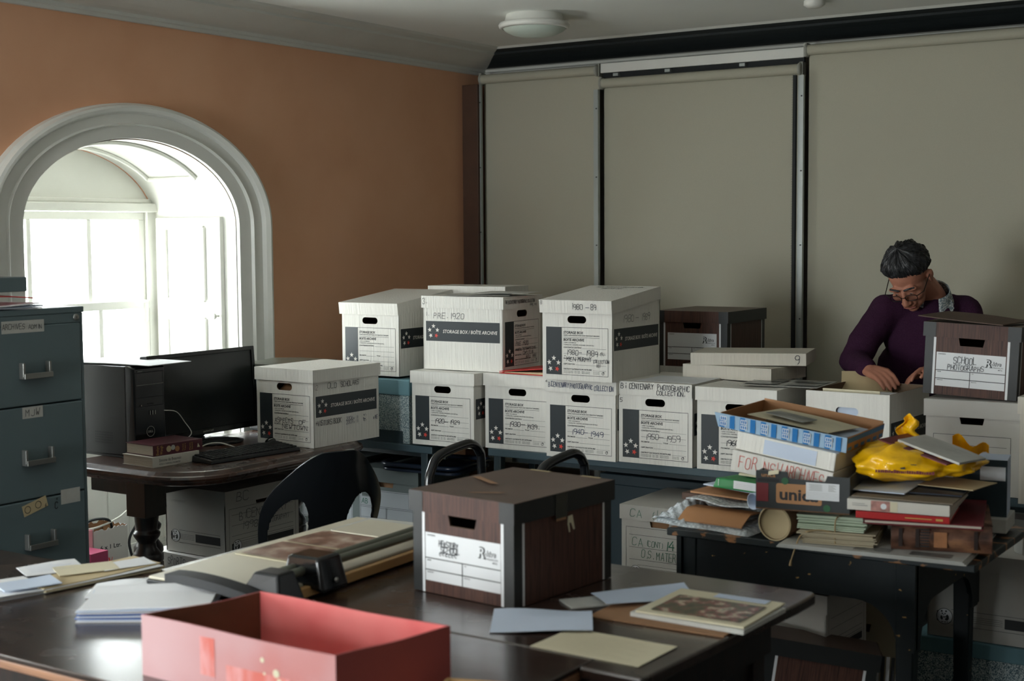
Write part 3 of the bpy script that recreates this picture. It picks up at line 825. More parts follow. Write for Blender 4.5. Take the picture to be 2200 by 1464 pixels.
storage_box('white archive box marked 1950 - 1959 with large Bicentenary Photographic Collection on its lid', (-2.43,4.891,ZB), R(0.97), lidz=0.004, lidoff=(-0.006,0),
    hand=[('f',0.118,0.098,0.020,0.060,'1950',M_pen,0.0024),('f',0.176,0.100,0.018,0.022,'-',M_pen,0.0024),('f',0.206,0.096,0.022,0.066,'1959',M_pen,0.0024),('f',0.006,0.240,0.016,0.014,'5',M_pen,0.003),
          ('Lf',0.024,0.026,0.021,0.026,'Bi',M_pen,0.003),('Lf',0.062,0.025,0.021,0.108,'CENTENARY',M_pen,0.003),('Lf',0.186,0.026,0.019,0.138,'PHOTOGRAPHIC',M_pen,0.003),('Lf',0.182,0.006,0.016,0.122,'COLLECTION.',M_pen,0.003)])
storage_box('white archive box marked 1960, behind the blue striped tray', (-2.092,4.90,ZB), R(0.9),
    hand=[('f',0.118,0.098,0.019,0.058,'1960',M_pen,0.0034),('f',0.178,0.100,0.018,0.026,'-',M_pen,0.0034),('f',0.212,0.098,0.019,0.056,'1969',M_pen,0.0034)], sag=0.004)
storage_box('white archive box marked 1980 - 1989, Ken Murphy Collection, standing on the 1940s box', (-2.744,4.822,ZB+0.320), R(0.4), tilt=R(6.0), lidz=0.002, lidoff=(-0.001,-0.004),
    hand=[('f',0.112,0.102,0.021,0.072,'1980-',M_pen),('f',0.200,0.100,0.021,0.060,'1989',M_pen),('f',0.264,0.104,0.012,0.022,'(9)',M_pen,0.002),('f',0.112,0.078,0.016,0.045,'KEN',M_pen),('f',0.166,0.078,0.017,0.062,'MURPHY',M_pen),('f',0.236,0.074,0.013,0.072,'COLLECTION',M_pen,0.0022),('f',0.103,0.094,0.007,0.007,'+',M_pen,0.002),('f',0.247,0.058,0.011,0.022,'(10)',M_pen,0.002),
          ('Lf',0.006,0.034,0.016,0.010,'8',M_pen,0.002),('Lf',0.150,0.016,0.022,0.055,'1980',M_pen),('Lf',0.214,0.016,0.020,0.020,'-',M_pen),('Lf',0.238,0.016,0.022,0.028,'89',M_pen),
          ('r',0.082,0.232,0.028,0.100,'1980',M_pen,0.002),('r',0.19,0.234,0.026,0.032,'-',M_pen,0.002),('r',0.240,0.234,0.026,0.075,'1989',M_pen,0.002),
          ('Lt',0.06,0.36,0.020,0.22,'KEN MURPHY COLLECTION',M_pen,0.003),('Lt',0.10,0.32,0.02,0.10,'1980-83 (10)',M_pen,0.003)])
# the open box the man is sorting
def open_contents(t, W, D):
    mb = MB(); mb.M = Matrix.Translation((0,0,0))
    mb.box((-0.115,-0.155,0.015),(0.105,-0.150,0.318), M_cream); mb.build('pale_folder', t, bevel=0.001)
    mb = MB(); mb.box((-0.125,-0.04,0.012),(0.135,-0.005,0.300), M_paper); mb.build('white_files', t, bevel=0.001)
    mb = MB(); mb.box((-0.14,-0.19,0.20),(0.14,-0.188,0.29), M_paperb); mb.build('file_tab', t)
open_box = storage_box('open white storage box without a lid, the man sorting through it', (-1.672,4.93,ZB+0.010), R(-2.2), has_lid=False, contents=open_contents, plain=True)

# brown woodgrain document boxes
def rk_label(w=0.235, h=0.118, head=None):
    def fn():
        mb = MB()
        mb.rect(-w/2,0,w/2,h,M_lab,Z1)
        for y in (h*0.47, h*0.225): mb.rect(-w/2,y-0.0012,w/2,y+0.0012,M_txt,Z2)
        mb.rect(-0.0012,0,0.0012,h*0.47,M_txt,Z2)
        mb.text('CONTENTS',-w/2+0.006,h*0.93,0.0036,M_txt,Z2,bold=0.02); mb.text('FROM',-w/2+0.006,h*0.41,0.0034,M_txt,Z2,bold=0.02); mb.text('TO',0.006,h*0.41,0.0034,M_txt,Z2,bold=0.02)
        mb.text('DESTROY',-w/2+0.006,h*0.165,0.0034,M_txt,Z2,bold=0.02); mb.text('BOX No.',0.006,h*0.165,0.0034,M_txt,Z2,bold=0.02)
        # outlined logo
        x = w/2-0.068; y = h*0.66
        mb.text('R',x,y,0.026,M_txt,Z2,bold=0.06,shear=0.15); mb.text('R',x+0.0004,y+0.0003,0.0255,M_lab,Z2+0.0004,bold=0.005,shear=0.15)
        mb.text('-kive',x+0.019,y+0.006,0.013,M_txt,Z2,bold=0.06,shear=0.18); mb.text('-kive',x+0.0193,y+0.0062,0.0127,M_lab,Z2+0.0004,bold=0.008,shear=0.18)
        mb.text('PREMIUM',x+0.026,y-0.003,0.0042,M_txt,Z2,width=0.034); mb.text('METAL',x+0.044,y-0.010,0.0036,M_txt,Z2,bold=0.02)
        return mb
    return fn
RW, RD, RH = 0.314, 0.392, 0.242
def rkive(label, corner, yaw, rot=None, hand=(), tape=False, W=RW, D=RD, H=RH, lidtilt=0.0, scuff=False, lidrot=0.0):
    c, s = math.cos(yaw), math.sin(yaw); ox, oy = -W/2, D/2
    t = thing('woodgrain_box', label, 'box', (corner[0]+c*ox-s*oy, corner[1]+s*ox+c*oy, corner[2]), yaw, group='brown woodgrain document boxes')
    if rot: t.rotation_euler = (rot[0], rot[1], yaw)
    shared(('rk',W,D,H), carton(W, D, H, lambda a, b: trapez(a, b, 0.090, 0.028), M_wood, M_in, holes=('f','b'), hz=H*0.765), 'body', t)
    # dark corner bands with white edging stripes
    def bands(side_=None):
        mb = MB()
        for k, M, w in (('f',fr((0,-D/2,0),(1,0,0),(0,0,1)),W),('r',fr((W/2,0,0),(0,1,0),(0,0,1)),D),('l',fr((-W/2,0,0),(0,-1,0),(0,0,1)),D),('b',fr((0,D/2,0),(-1,0,0),(0,0,1)),W)):
            mb.M = M
            for sg in ((-1, 1) if side_ is None else ((side_[k],) if k in side_ else ())):
                a, b = sorted((sg*w/2, sg*(w/2-0.030))); mb.rect(a,0.0005,b,H-0.002,M_wooddk,Z1)
                a, b = sorted((sg*(w/2-0.030), sg*(w/2-0.038))); mb.rect(a,0.0005,b,H-0.046,M_lab,Z2)
        mb.M = Matrix(); return mb
    for q_, sd in enumerate(({'f':1,'r':-1},{'f':-1,'l':1},{'r':1,'b':-1},{'l':-1,'b':1})): shared(('rkb',W,D,H,q_), (lambda sd=sd: bands(sd)), 'corner_band', t)
    o = shared('rklabel', rk_label(), 'printed_label', t); o.matrix_local = fr((0,-D/2,0.030),(1,0,0),(0,0,1))
    L = shared(('rkl',W,D), lid(W+0.014, D+0.014, 0.050, M_wood, M_kraftd, corner=M_wooddk, top=mat('lid_top_brown', rgb(88,70,60), rough=0.5, var=0.15, vscale=7), sag=0.004), 'lid', t)
    L.matrix_local = Matrix.Translation((0,-D/2-0.007,H+0.006-0.05)) @ Matrix.Rotation(lidtilt,4,'X') @ Matrix.Rotation(lidrot,4,'Z') @ Matrix.Translation((0,D/2+0.007,0.05))
    if hand:
        mb = MB(); mb.M = fr((-0.235/2,-D/2,0.030),(1,0,0),(0,0,1))
        for x, y, hh, wid, s_, lw in hand: mb.hand(s_, x, y, hh, M_pen, lw, 0.002, width=wid, seed=int(x*777))
        mb.build('handwriting', t)
    if tape:
        mb = MB(); mb.M = fr(((W+0.014)/2,-D/2,H-0.05),(0,1,0),(0,0,1))
        mb.rect(0.150,-0.004,0.196,0.054,mat('packing_tape', rgb(62,62,56), rough=0.25),0.0016); mb.rect(0.152,-0.010,0.192,-0.003,M_kraft,0.0012)
        mb.M = fr((W/2,-D/2,0),(0,1,0),(0,0,1))
        mb.add([(0.208,0.185,0.0016),(0.226,0.187,0.0016),(0.236,0.150,0.0016),(0.230,0.149,0.0016),(0.220,0.168,0.0016),(0.213,0.168,0.0016),(0.217,0.146,0.0016),(0.212,0.145,0.0016),(0.206,0.168,0.0016)],[(0,8,7,6,5),(0,5,4,1),(1,4,3,2)],M_cream)
        mb.build('packing_tape', t)
    if scuff:
        mb = MB(); mb.M = Matrix.Translation((0,0,0.0014))
        for (pts) in ([(-0.15,0.02),(-0.05,-0.03),(-0.03,-0.02),(-0.135,0.035)],[(-0.02,-0.16),(0.05,-0.12),(0.06,-0.10),(-0.01,-0.145)]):
            mb.add([(p[0],p[1],0) for p in pts],[(0,1,2,3)],M_kraft)
        for x0, x1 in ((-0.10,-0.035),(0.065,0.125)):
            mb.rect(x0,RD/2-0.006,x1,RD/2+0.006,M_manila)
        mb.build('torn_patch', L)
    return t
rkive('worn brown woodgrain box with white label standing alone on the front table', (-1.793,2.693,0.752), R(-5), tape=True, scuff=True,
      hand=[(0.044,0.087,0.014,0.062,'HERSTORY',0.0022),(0.050,0.076,0.012,0.062,'SCHOOL',0.0022),(0.046,0.066,0.012,0.058,'eeeeee',0.0022)])
rkive('dark brown woodgrain box behind the 1950s box, against the blinds', (-2.610,5.585,ZB+0.3185), R(0.5), W=0.335, D=0.40, H=0.238)
school = rkive('brown woodgrain box marked School Photographs in front of the man', (-1.235,4.93,1.048), R(1), W=0.318, D=0.395, H=0.245, rot=(0.0,R(2.2),R(1)), lidrot=0.0,
      hand=[(0.060,0.082,0.024,0.080,'SCHOOL',0.0024),(0.040,0.060,0.017,0.125,'PHOTOGRAPHS',0.0022)])
lean = rkive('dark woodgrain box leaning sideways on the floor under the old green desk', (0,0,0), 0.0, W=0.14, D=0.32, H=0.395, lidtilt=0.0)
lean.matrix_world = Matrix.Translation((-1.565,3.875,0.03)) @ Matrix.Rotation(R(8),4,Vector((-0.5546,0.832,0))) @ Matrix.Rotation(R(-65),4,'Z')

# white office boxes with printed frame, panda badge and black bar
def panda(mb, cx, cy, r):
    mb.disc(cx,cy,r,M_txt,Z1,24,r*0.93); mb.disc(cx,cy,r*0.92,M_lab,Z1,24)
    k = r/10.0
    for (x,y,a) in ((-3.4,6.0,1.2),(1.9,6.3,1.2),(-2.6,3.2,0.95),(0.7,3.3,0.95),(-1.1,1.7,0.6)): mb.disc(cx+x*k,cy+y*k,a*k,M_txt,Z2,10)
    mb.add([(cx+x*k,cy+y*k,Z2) for x,y in ((-3.6,1.0),(-4.9,-0.6),(-5.0,-3.2),(-3.2,-5.0),(-1.9,-3.9),(-2.1,-1.6))],[(0,1,2,3,4,5)],M_txt)
    mb.add([(cx+x*k,cy+y*k,Z2) for x,y in ((1.6,0.6),(3.4,2.6),(5.2,0.6),(5.4,-3.0),(3.6,-5.2),(1.2,-5.0),(0.6,-3.2),(2.2,-1.8))],[(7,6,5,4,3,2,1,0)],M_txt)
    mb.add([(cx+x*k,cy+y*k,Z2) for x,y in ((-2.0,-0.6),(1.8,-0.2),(1.6,-1.4),(-1.9,-1.6))],[(3,2,1,0)],M_txt)
    mb.text('W W F',cx,cy-8.0*k,2.0*k,M_txt,Z2,align='CENTER',bold=0.03)
def wwf_front(w=0.262, h=0.190, lines=3):
    def fn():
        mb = MB(); mb.frame(-w/2,0,w/2,h,0.0013,M_txt,Z1)
        for v in (0.855,0.625,0.40): mb.rect(-w/2+0.014,h*v,w/2-0.014,h*v+0.0012,M_txt,Z1)
        for v in (0.305,0.255,0.065): mb.rect(-w/2+0.05,h*v,w/2-0.014,h*v+0.0011,M_txt,Z1)
        mb.rect(0.02,h*0.085,w/2-0.014,h*0.235,M_txt,Z1)
        for k in range(4): mb.rect(-w/2+0.066,h*(0.12+k*0.03),0.008,h*(0.12+k*0.03)+0.0009,M_txt,Z1)
        mb.rect(-w/2+0.014,h*0.09,-w/2+0.024,h*0.24,M_txt,Z1); panda(mb,-w/2+0.042,h*0.175,0.025)
        return mb
    return fn
def wwf_side(w=0.36, h=0.07):
    def fn():
        mb = MB()
        mb.rect(0.0,0.010,w/2,0.042,M_txt,Z1)
        for y in (0.0,0.050): mb.rect(-w/2+0.045,y,w/2,y+0.0012,M_txt,Z1)
        for k in range(4): mb.rect(-w/2+0.052,0.016+k*0.006,-0.006,0.017+k*0.006,M_txt,Z1)
        mb.rect(-w/2,0.010,-w/2+0.008,0.042,M_txt,Z1); panda(mb,-w/2+0.024,0.026,0.026)
        return mb
    return fn
def office_box(label, corner, yaw, W=0.30, D=0.40, H=0.27, front='f', m=M_card3, lids=0.056, hand=(), group='white office boxes with a panda badge', printed=True, lidm=None, name='office_box', open_hole=True, sideprint=True, handm=M_pen, holefill=None):
    c, s = math.cos(yaw), math.sin(yaw); ox, oy = -W/2, D/2
    t = thing(name, label, 'box', (corner[0]+c*ox-s*oy, corner[1]+s*ox+c*oy, corner[2]), yaw, group=group)
    shared(('ob',W,D,H,m.name,front), carton(W, D, H, lambda a, b: trapez(a, b, 0.085, 0.026), m, M_in, holes=('f','b') if front == 'f' else ('r','l'), hz=H*0.80), 'body', t)
    F = {'f': fr((0,-D/2,0),(1,0,0),(0,0,1)), 'r': fr((W/2,0,0),(0,1,0),(0,0,1))}
    FW = {'f': W, 'r': D}
    other = 'r' if front == 'f' else 'f'
    if printed:
        o = shared(('wf',FW[front]), wwf_front(FW[front]-0.038, H*0.70), 'printed_frame', t); o.matrix_local = F[front] @ Matrix.Translation((0,0.012,0))
        if sideprint:
            o = shared(('ws',FW[other]), wwf_side(FW[other]-0.06), 'printed_strip', t); o.matrix_local = F[other] @ Matrix.Translation((0,0.040,0))
    L = shared(('ol',W,D,lids,(lidm or m).name), lid(W+0.012, D+0.012, lids, lidm or m), 'lid', t); L.matrix_local = Matrix.Translation((0,0,H+0.006))
    mb = MB(); ml = MB(); a_ = b_ = False
    for face, x, y, hh, wid, s_, mm, lw in hand:
        if face[0] == 'L':
            f = face[1]; ml.M = {'f': fr((-W/2-0.006,-D/2-0.006,-lids),(1,0,0),(0,0,1)), 'r': fr((W/2+0.006,-D/2-0.006,-lids),(0,1,0),(0,0,1))}[f]
            ml.hand(s_, x, y, hh, mm, lw, 0.0012, width=wid, seed=int(x*555)); b_ = True
        else:
            mb.M = F[face] @ Matrix.Translation((-FW[face]/2,0,0)); mb.hand(s_, x, y, hh, mm, lw, 0.0014, width=wid, seed=int(x*555)); a_ = True
    if a_: mb.build('handwriting', t)
    if b_: ml.build('handwriting', L)
    if holefill:
        mb = MB(); mb.box((-0.06,-D/2+0.012,H*0.6),(0.06,-D/2+0.05,H*0.86), holefill); mb.build('brown_contents', t)
    return t
# ------------------------------------------------------------------ filing cabinet and what lies on it
CX, CY0, CY1, CT = -3.75, 2.622, 3.094, 1.392
cab = thing('filing_cabinet', 'tall grey-green steel filing cabinet at the left edge, labelled Archives Admin', 'cabinet', (CX-0.31, (CY0+CY1)/2, 0))
hw = (CY1-CY0)/2
mb = MB(); mb.box((-0.31,-hw,0.0),(0.285,hw,0.03), M_cabd); mb.box((-0.31,-hw,0.03),(-0.30,hw,CT-0.02), M_cab)
for s in (-1,1):
    a, b = sorted((s*hw, s*(hw-0.012))); mb.box((-0.30,a,0.03),(0.308,b,CT-0.02), M_cab)
mb.box((-0.30,-hw+0.012,0.03),(0.27,hw-0.012,CT-0.03), M_cabd)
mb.box((-0.312,-hw-0.002,CT-0.02),(0.312,hw+0.002,CT), M_cab); mb.box((0.27,-hw+0.012,CT-0.052),(0.31,hw-0.012,CT-0.02), M_cab)
mb.build('carcass', cab, bevel=0.003)
dz = 0.305
zt = CT-0.056
for k in range(4):
    z1, z0 = ((1.340,1.0875),(1.0835,0.7885),(0.7845,0.4895),(0.4855,0.055))[k]
    mb = MB(); mb.box((0.275,-hw+0.014,z0),(0.311,hw-0.014,z1), M_cab); d = mb.build('drawer', cab, bevel=0.004)
    mb = MB()                                   # label holder style pull: two cheeks and a lip
    yc = 0.033; zc = (1.180,0.905,0.636,0.22)[k]
    for s in (-1,1): mb.box((0.311,yc+s*0.050-0.004,zc),(0.333,yc+s*0.050+0.004,zc+0.045), M_chrome)
    mb.box((0.311,yc-0.054,zc-0.006),(0.340,yc+0.054,zc), M_chrome); mb.box((0.336,yc-0.054,zc-0.006),(0.341,yc+0.054,zc+0.012), M_chrome)
    mb.build('handle', d, bevel=0.0015)
    L = MB(); L.M = fr((0.3118,-hw,0),(0,1,0),(0,0,1))
    if k == 0:
        L.rect(0.155,1.319,0.315,1.358,M_greyp,0); L.hand('ARCHIVES',0.158,1.332,0.016,M_pen,0.002,0.0005,width=0.085); L.hand('ADMIN',0.255,1.330,0.013,M_pen,0.002,0.0005,width=0.052)
    elif k == 1:
        L.rect(0.222,1.047,0.300,1.083,M_greyp,0); L.hand('MJW',0.234,1.054,0.022,M_pen,0.0024,0.0005,width=0.060)
    elif k == 2:
        c0 = Vector((0.217,0.735)); a = R(14)
        ax, ay = Vector((math.cos(a),math.sin(a))), Vector((-math.sin(a),math.cos(a)))
        q = [c0, c0+ax*0.095, c0+ax*0.095+ay*0.036, c0+ay*0.036]
        L.add([(p.x,p.y,0) for p in q],[(0,1,2,3)],M_manila); 
        for dx in (0.018,0.06): 
            cc = c0+ax*dx+ay*0.018; L.disc(cc.x,cc.y,0.012,M_txt,0.0004,20,0.010)
        L.hand('6',0.297,0.756,0.012,M_pen,0.002,0.0005)
        L.rect(0.360,0.752,0.437,0.800,M_greyp,0); L.hand('C',0.335,0.745,0.022,M_txt,0.004,0.0005); L.hand('v',0.341,0.772,0.010,M_txt,0.003,0.0005)
    if k < 3: L.build('label_card', d)
mb = MB(); mb.M = Matrix.Translation((0.311,hw-0.032,CT-0.034)) @ Matrix.Rotation(R(90),4,'Y'); mb.lathe([(0.011,0),(0.011,0.004),(0.009,0.006),(0.0,0.006)],M_chrome,n=20); mb.box((-0.003,-0.001,0.006),(0.003,0.001,0.0066),M_dark); mb.build('lock', cab)
# things on the cabinet
t = thing('red_folder', 'red folder with loose white sheets on top of the filing cabinet', 'folder', (-3.90,2.775,CT))
mb = MB(); mb.sheet(lambda u,v:(-0.12+0.26*u,-0.16+0.31*v,0.030+0.024*math.sin(PI*min(1,v*0.8+0.1))*(1-0.4*u)),10,12,M_redf,0.003); mb.build('cover', t)
for k in range(4):
    mb = MB(); mb.sheet(lambda u,v:(-0.10+0.25*u+0.004*k,-0.15+0.305*v,0.002+k*0.005+0.004*math.sin(4*v+k)*u),6,10,M_paper if k%2 else M_paperb,0.002); mb.build('sheet', t)
t = tag(MB().box((-0.13,-0.12,0),(0.13,0.11,0.046),M_cab).build('file_box', bevel=0.003, loc=(-3.89,2.776,CT+0.056)), 'small dark grey box lying on the red folder', 'box')

# ------------------------------------------------------------------ dark desk under the window
DX0, DX1, DY0, DY1, DZ = -4.480, -3.765, 3.560, 4.68, 0.754
t = thing('wooden_desk', 'dark polished wooden desk with rounded corners and turned legs under the arched window', 'desk', ((DX0+DX1)/2,(DY0+DY1)/2,0))
cx, cy = (DX0+DX1)/2, (DY0+DY1)/2
def rrect(x0,y0,x1,y1,r,n=10,corners=(1,1,1,1)):
    p=[]
    for i,(cx_,cy_,a0) in enumerate(((x1-r,y0+r,-PI/2),(x1-r,y1-r,0),(x0+r,y1-r,PI/2),(x0+r,y0+r,PI))):
        if corners[i]:
            for k in range(n+1):
                a=a0+PI/2*k/n; p.append((cx_+r*math.cos(a),cy_+r*math.sin(a)))
        else:
            p.append(((x1,y0),(x1,y1),(x0,y1),(x0,y0))[i])
    return p
mb = MB(); w, d = (DX1-DX0)/2, (DY1-DY0)/2
def rim(off, z): return [(p[0],p[1],z) for p in rrect(-w+off,-d+off,w-off,d-off,0.235-off*0.8,10,(1,1,0,0))]
lv = [(0.030,0.700),(0.018,0.705),(0.012,0.715),(0.004,0.720),(0.0,0.728),(0.003,0.737),(0.012,0.740),(0.018,0.746),(0.024,0.752),(0.032,0.754)]
rings = [rim(o,z) for o,z in lv]; n = len(rings[0])
vs = [p for r in rings for p in r]
mb.add(vs, [(i*n+j, i*n+(j+1)%n, (i+1)*n+(j+1)%n, (i+1)*n+j) for i in range(len(rings)-1) for j in range(n)], M_desk)
mb.add(rings[-1], [tuple(range(n))], M_desk); mb.add(rings[0], [tuple(range(n-1,-1,-1))], M_desk)
mb.build('desk_top', t)
mb = MB()
mb.box((-w+0.06,-d+0.10,0.632),(w-0.352,-d+0.125,0.70),M_deskdk); mb.box((-w+0.06,d-0.125,0.632),(w-0.352,d-0.10,0.70),M_deskdk)
mb.box((w-0.377,-d+0.125,0.632),(w-0.352,d-0.125,0.70),M_deskdk); mb.box((-w+0.06,-d+0.125,0.632),(-w+0.085,d-0.125,0.70),M_deskdk)
mb.build('apron', t, bevel=0.004)
for (lx, ly) in ((w-0.400,-d+0.150),(w-0.400,d-0.150),(-0.158,-0.300),(-w+0.075,d-0.150)):
    mb = MB(); mb.box((lx-0.052,ly-0.052,0.550),(lx+0.052,ly+0.052,0.70),M_deskdk)
    mb.M = Matrix.Translation((lx,ly,0))
    pr = [(0.0,0),(0.022,0),(0.024,0.03),(0.030,0.045),(0.022,0.06),(0.030,0.10),(0.046,0.165),(0.048,0.17),(0.044,0.175),(0.049,0.18),(0.056,0.24),(0.058,0.30),(0.058,0.33),(0.052,0.335),(0.058,0.34),(0.058,0.365),(0.053,0.37),(0.058,0.375),(0.057,0.395),(0.050,0.405),(0.036,0.425),(0.033,0.445),(0.050,0.47),(0.052,0.482),(0.040,0.495),(0.044,0.52),(0.046,0.55)]
    mb.lathe(pr, M_deskdk, n=28, cap=False); mb.build('leg', t, bevel=0.002)
# computer tower
t = thing('computer_tower', 'black desktop computer tower at the left end of the dark desk', 'computer', (-4.485,3.83,DZ+0.0))
mb = MB(); mb.box((-0.20,-0.09,0.010),(0.185,0.09,0.360),M_blackp); mb.box((-0.20,-0.09,0.0),(0.20,0.09,0.010),M_blackp); mb.build('case', t, bevel=0.004)
mb = MB()
mb.hexa([(0.185,-0.092,0.0),(0.225,-0.078,0.0),(0.225,0.078,0.0),(0.185,0.092,0.0),(0.185,-0.092,0.362),(0.222,-0.078,0.352),(0.222,0.078,0.352),(0.185,0.092,0.362)],M_blackg); bz = mb.build('front_bezel', t, bevel=0.004)
mb = MB(); mb.M = fr((0.2256,-0.075,0),(0,1,0),(0,0,1))
mb.rect(0.006,0.285,0.144,0.2865,M_brack,0.0005); mb.rect(0.006,0.235,0.144,0.236,M_rubber,0.0005); mb.frame(0.004,0.20,0.146,0.335,0.0015,M_rubber,0.0004)
mb.rect(0.012,0.338,0.036,0.3405,M_brack,0.0008)
for k in range(3): mb.rect(0.070+k*0.013,0.165,0.074+k*0.013,0.182,M_brack,0.0008)
mb.rect(0.062,0.208,0.090,0.211,M_rubber,0.0008); mb.disc(0.028,0.206,0.003,M_brack,0.0008)
mb.disc(0.072,0.100,0.021,M_brack,0.0008,28,0.0190); mb.text('DELL',0.072,0.096,0.0085,M_brack,0.0009,align='CENTER',bold=0.02)
mb.disc(0.070,0.058,0.006,M_brack,0.0008,16,0.004)
mb.build('front_details', bz)
mb = MB(); mb.M = fr((-0.2,-0.0905,0),(1,0,0),(0,0,1))
for r_ in range(5):
    for c_ in range(11): mb.rect(0.205+c_*0.0095,0.052+r_*0.010,0.211+c_*0.0095,0.058+r_*0.010,M_dark,0.0)
mb.build('side_vents', t)
mb = MB(); mb.M = fr((-0.2,-0.0905,0),(1,0,0),(0,0,1)); mb.text('INSPIRON',0.295,0.15,0.012,M_rubber,0.0004); mb.build('raised_lettering', t)
t = tag(MB().sheet(lambda u,v:(-0.22+0.45*u+0.02*v,-0.11+0.23*v,0.002+0.003*math.sin(PI*u)),10,4,M_paper,0.0025).build('paper_sheet', loc=(-4.45,3.86,DZ+0.363), rz=R(7)), 'white paper lying on the black computer tower', 'paper')
# monitor
t = thing('monitor', 'black widescreen monitor in front of the arched window', 'monitor', (-4.405,4.245,DZ), R(90+1))
M0 = Matrix.Translation((0,0,0.205)) @ Matrix.Rotation(R(-4),4,'X')
mb = MB(); mb.M = M0; W_, H_ = 0.312, 0.176

mb.M = M0 @ Matrix.Rotation(R(90),4,'X')
mb.ring([(-W_,-H_),(W_,-H_),(W_,H_),(-W_,H_)],[(-W_+0.020,-H_+0.026),(W_-0.020,-H_+0.026),(W_-0.020,H_-0.018),(-W_+0.020,H_-0.018)],-0.02,0.022,M_blackg)
bez = mb.build('bezel', t, bevel=0.003)
mb = MB(); mb.M = M0 @ Matrix.Rotation(R(90),4,'X'); mb.rect(-W_+0.018,-H_+0.024,W_-0.018,H_-0.016,M_screen,0.016); mb.build('screen', t)
mb = MB(); mb.M = M0 @ Matrix.Rotation(R(90),4,'X'); mb.text('packard bell',0.0,-H_+0.010,0.009,M_brack,0.0226,align='CENTER'); mb.build('maker_badge', bez)
mb = MB(); mb.M = M0; mb.box((-0.2,0.018,-0.11),(0.2,0.045,0.11),M_blackp); mb.build('back_shell', t, bevel=0.012)
mb = MB(); mb.box((-0.035,0.02,0.015),(0.035,0.055,0.2),M_blackp); mb.build('stand_neck', t, bevel=0.006)
mb = MB(); mb.M = Matrix.Translation((0,-0.06,0)); mb.lathe([(0.0,0.0),(0.125,0.0),(0.127,0.006),(0.10,0.014),(0.04,0.02),(0.0,0.021)],M_blackg,n=40); mb.build('stand_base', t)
# books on the desk
def book(label, loc, rz, L_, W_, T_, cover, name='book', spine=None, pages=M_pages, group=None, cov=0.003):
    """x = spine length, y = width (spine towards -y)"""
    t = thing(name, label, 'book', loc, rz, group=group)
    mb = MB(); mb.box((-L_/2+0.003,-W_/2+0.002,cov),(L_/2-0.003,W_/2-0.004,T_-cov),pages); mb.build('page_block', t)
    mb = MB(); mb.box((-L_/2,-W_/2,0),(L_/2,W_/2,cov),cover); mb.box((-L_/2,-W_/2,T_-cov),(L_/2,W_/2,T_),cover)
    mb.box((-L_/2,-W_/2-0.001,0),(L_/2,-W_/2+cov,T_),cover); c_ = mb.build('cover', t, bevel=0.0012)
    if spine:
        mb = MB(); mb.M = fr((-L_/2,-W_/2-0.0016,0),(1,0,0),(0,0,1)); spine(mb); mb.build('spine_lettering', c_)
    return t
M_wine = mat('wine_book_cover', rgb(78,28,40), rough=0.35, var=0.1); M_gold = mat('gilt_lettering', rgb(196,160,84), rough=0.4); M_bwhite = mat('white_book_cover', rgb(206,202,192), rough=0.45)
def sp_white(mb):
    mb.text('Simone de Beauvoir',0.03,0.020,0.012,M_txt,0,width=0.105); mb.text('ADIEUX: FAREWELL TO SARTRE',0.03,0.008,0.006,M_txt,0,width=0.10); mb.disc(0.20,0.022,0.004,M_txt); mb.disc(0.207,0.021,0.004,M_txt)
def sp_wine(mb):
    for s_, x in (('Evelyn',0.012),('Waugh',0.030)):
        sv = mb.M; mb.M = sv @ Matrix.Translation((x+0.012,0.004,0)) @ Matrix.Rotation(R(90),4,'Z'); mb.text(s_,0,0,0.012,M_gold,0,width=0.034); mb.M = sv
    mb.disc(0.072,0.022,0.012,M_manila,0,14); mb.disc(0.092,0.025,0.010,M_greyp,0,12); mb.disc(0.112,0.018,0.011,M_untan,0,12)
    for s_, x in (('The Early',0.142),('Years',0.152),('Martin',0.176),('Stannard',0.186)):
        sv = mb.M; mb.M = sv @ Matrix.Translation((x,0.006,0)) @ Matrix.Rotation(R(90),4,'Z'); mb.text(s_,0,0,0.007,M_gold,0,width=0.028); mb.M = sv
    mb.add([(0.208,0.012,0),(0.222,0.012,0),(0.212,0.028,0)],[(0,1,2)],M_cream)
ang = math.atan2(3.859-3.632, -4.017+4.032+0.03)
book('thick white paperback at the bottom of the two books on the desk', (-4.118,3.748,DZ), R(86), 0.222, 0.215-0.035, 0.040, M_bwhite, spine=sp_white)
book('thick wine red hardback lying on the white paperback on the desk', (-4.122,3.770,DZ+0.040), R(86), 0.235, 0.165, 0.042, M_wine, spine=sp_wine)
mb = MB(); mb.M = Matrix.Translation((-4.122,3.770,DZ+0.0826)) @ Matrix.Rotation(R(86),4,'Z')
# keyboard, mouse, pad, small items
t = thing('keyboard', 'black computer keyboard lying at the front of the dark desk', 'keyboard', (-3.955,4.035,DZ), R(84))
mb = MB(); mb.hexa([(-0.225,-0.075,0.0),(0.225,-0.075,0.0),(0.225,0.075,0.0),(-0.225,0.075,0.0),(-0.222,-0.072,0.014),(0.222,-0.072,0.014),(0.222,0.072,0.026),(-0.222,0.072,0.026)],M_blackp); mb.build('case', t, bevel=0.004)
mb = MB()
for r_ in range(6):
    for c_ in range(20):
        y = -0.062+r_*0.0215; z = 0.014+(y+0.072)/0.144*0.012
        mb.box((-0.213+c_*0.0215,y,z),(-0.213+c_*0.0215+0.018,y+0.0175,z+0.006),M_rubber)
k_ = mb.build('keys', t); 

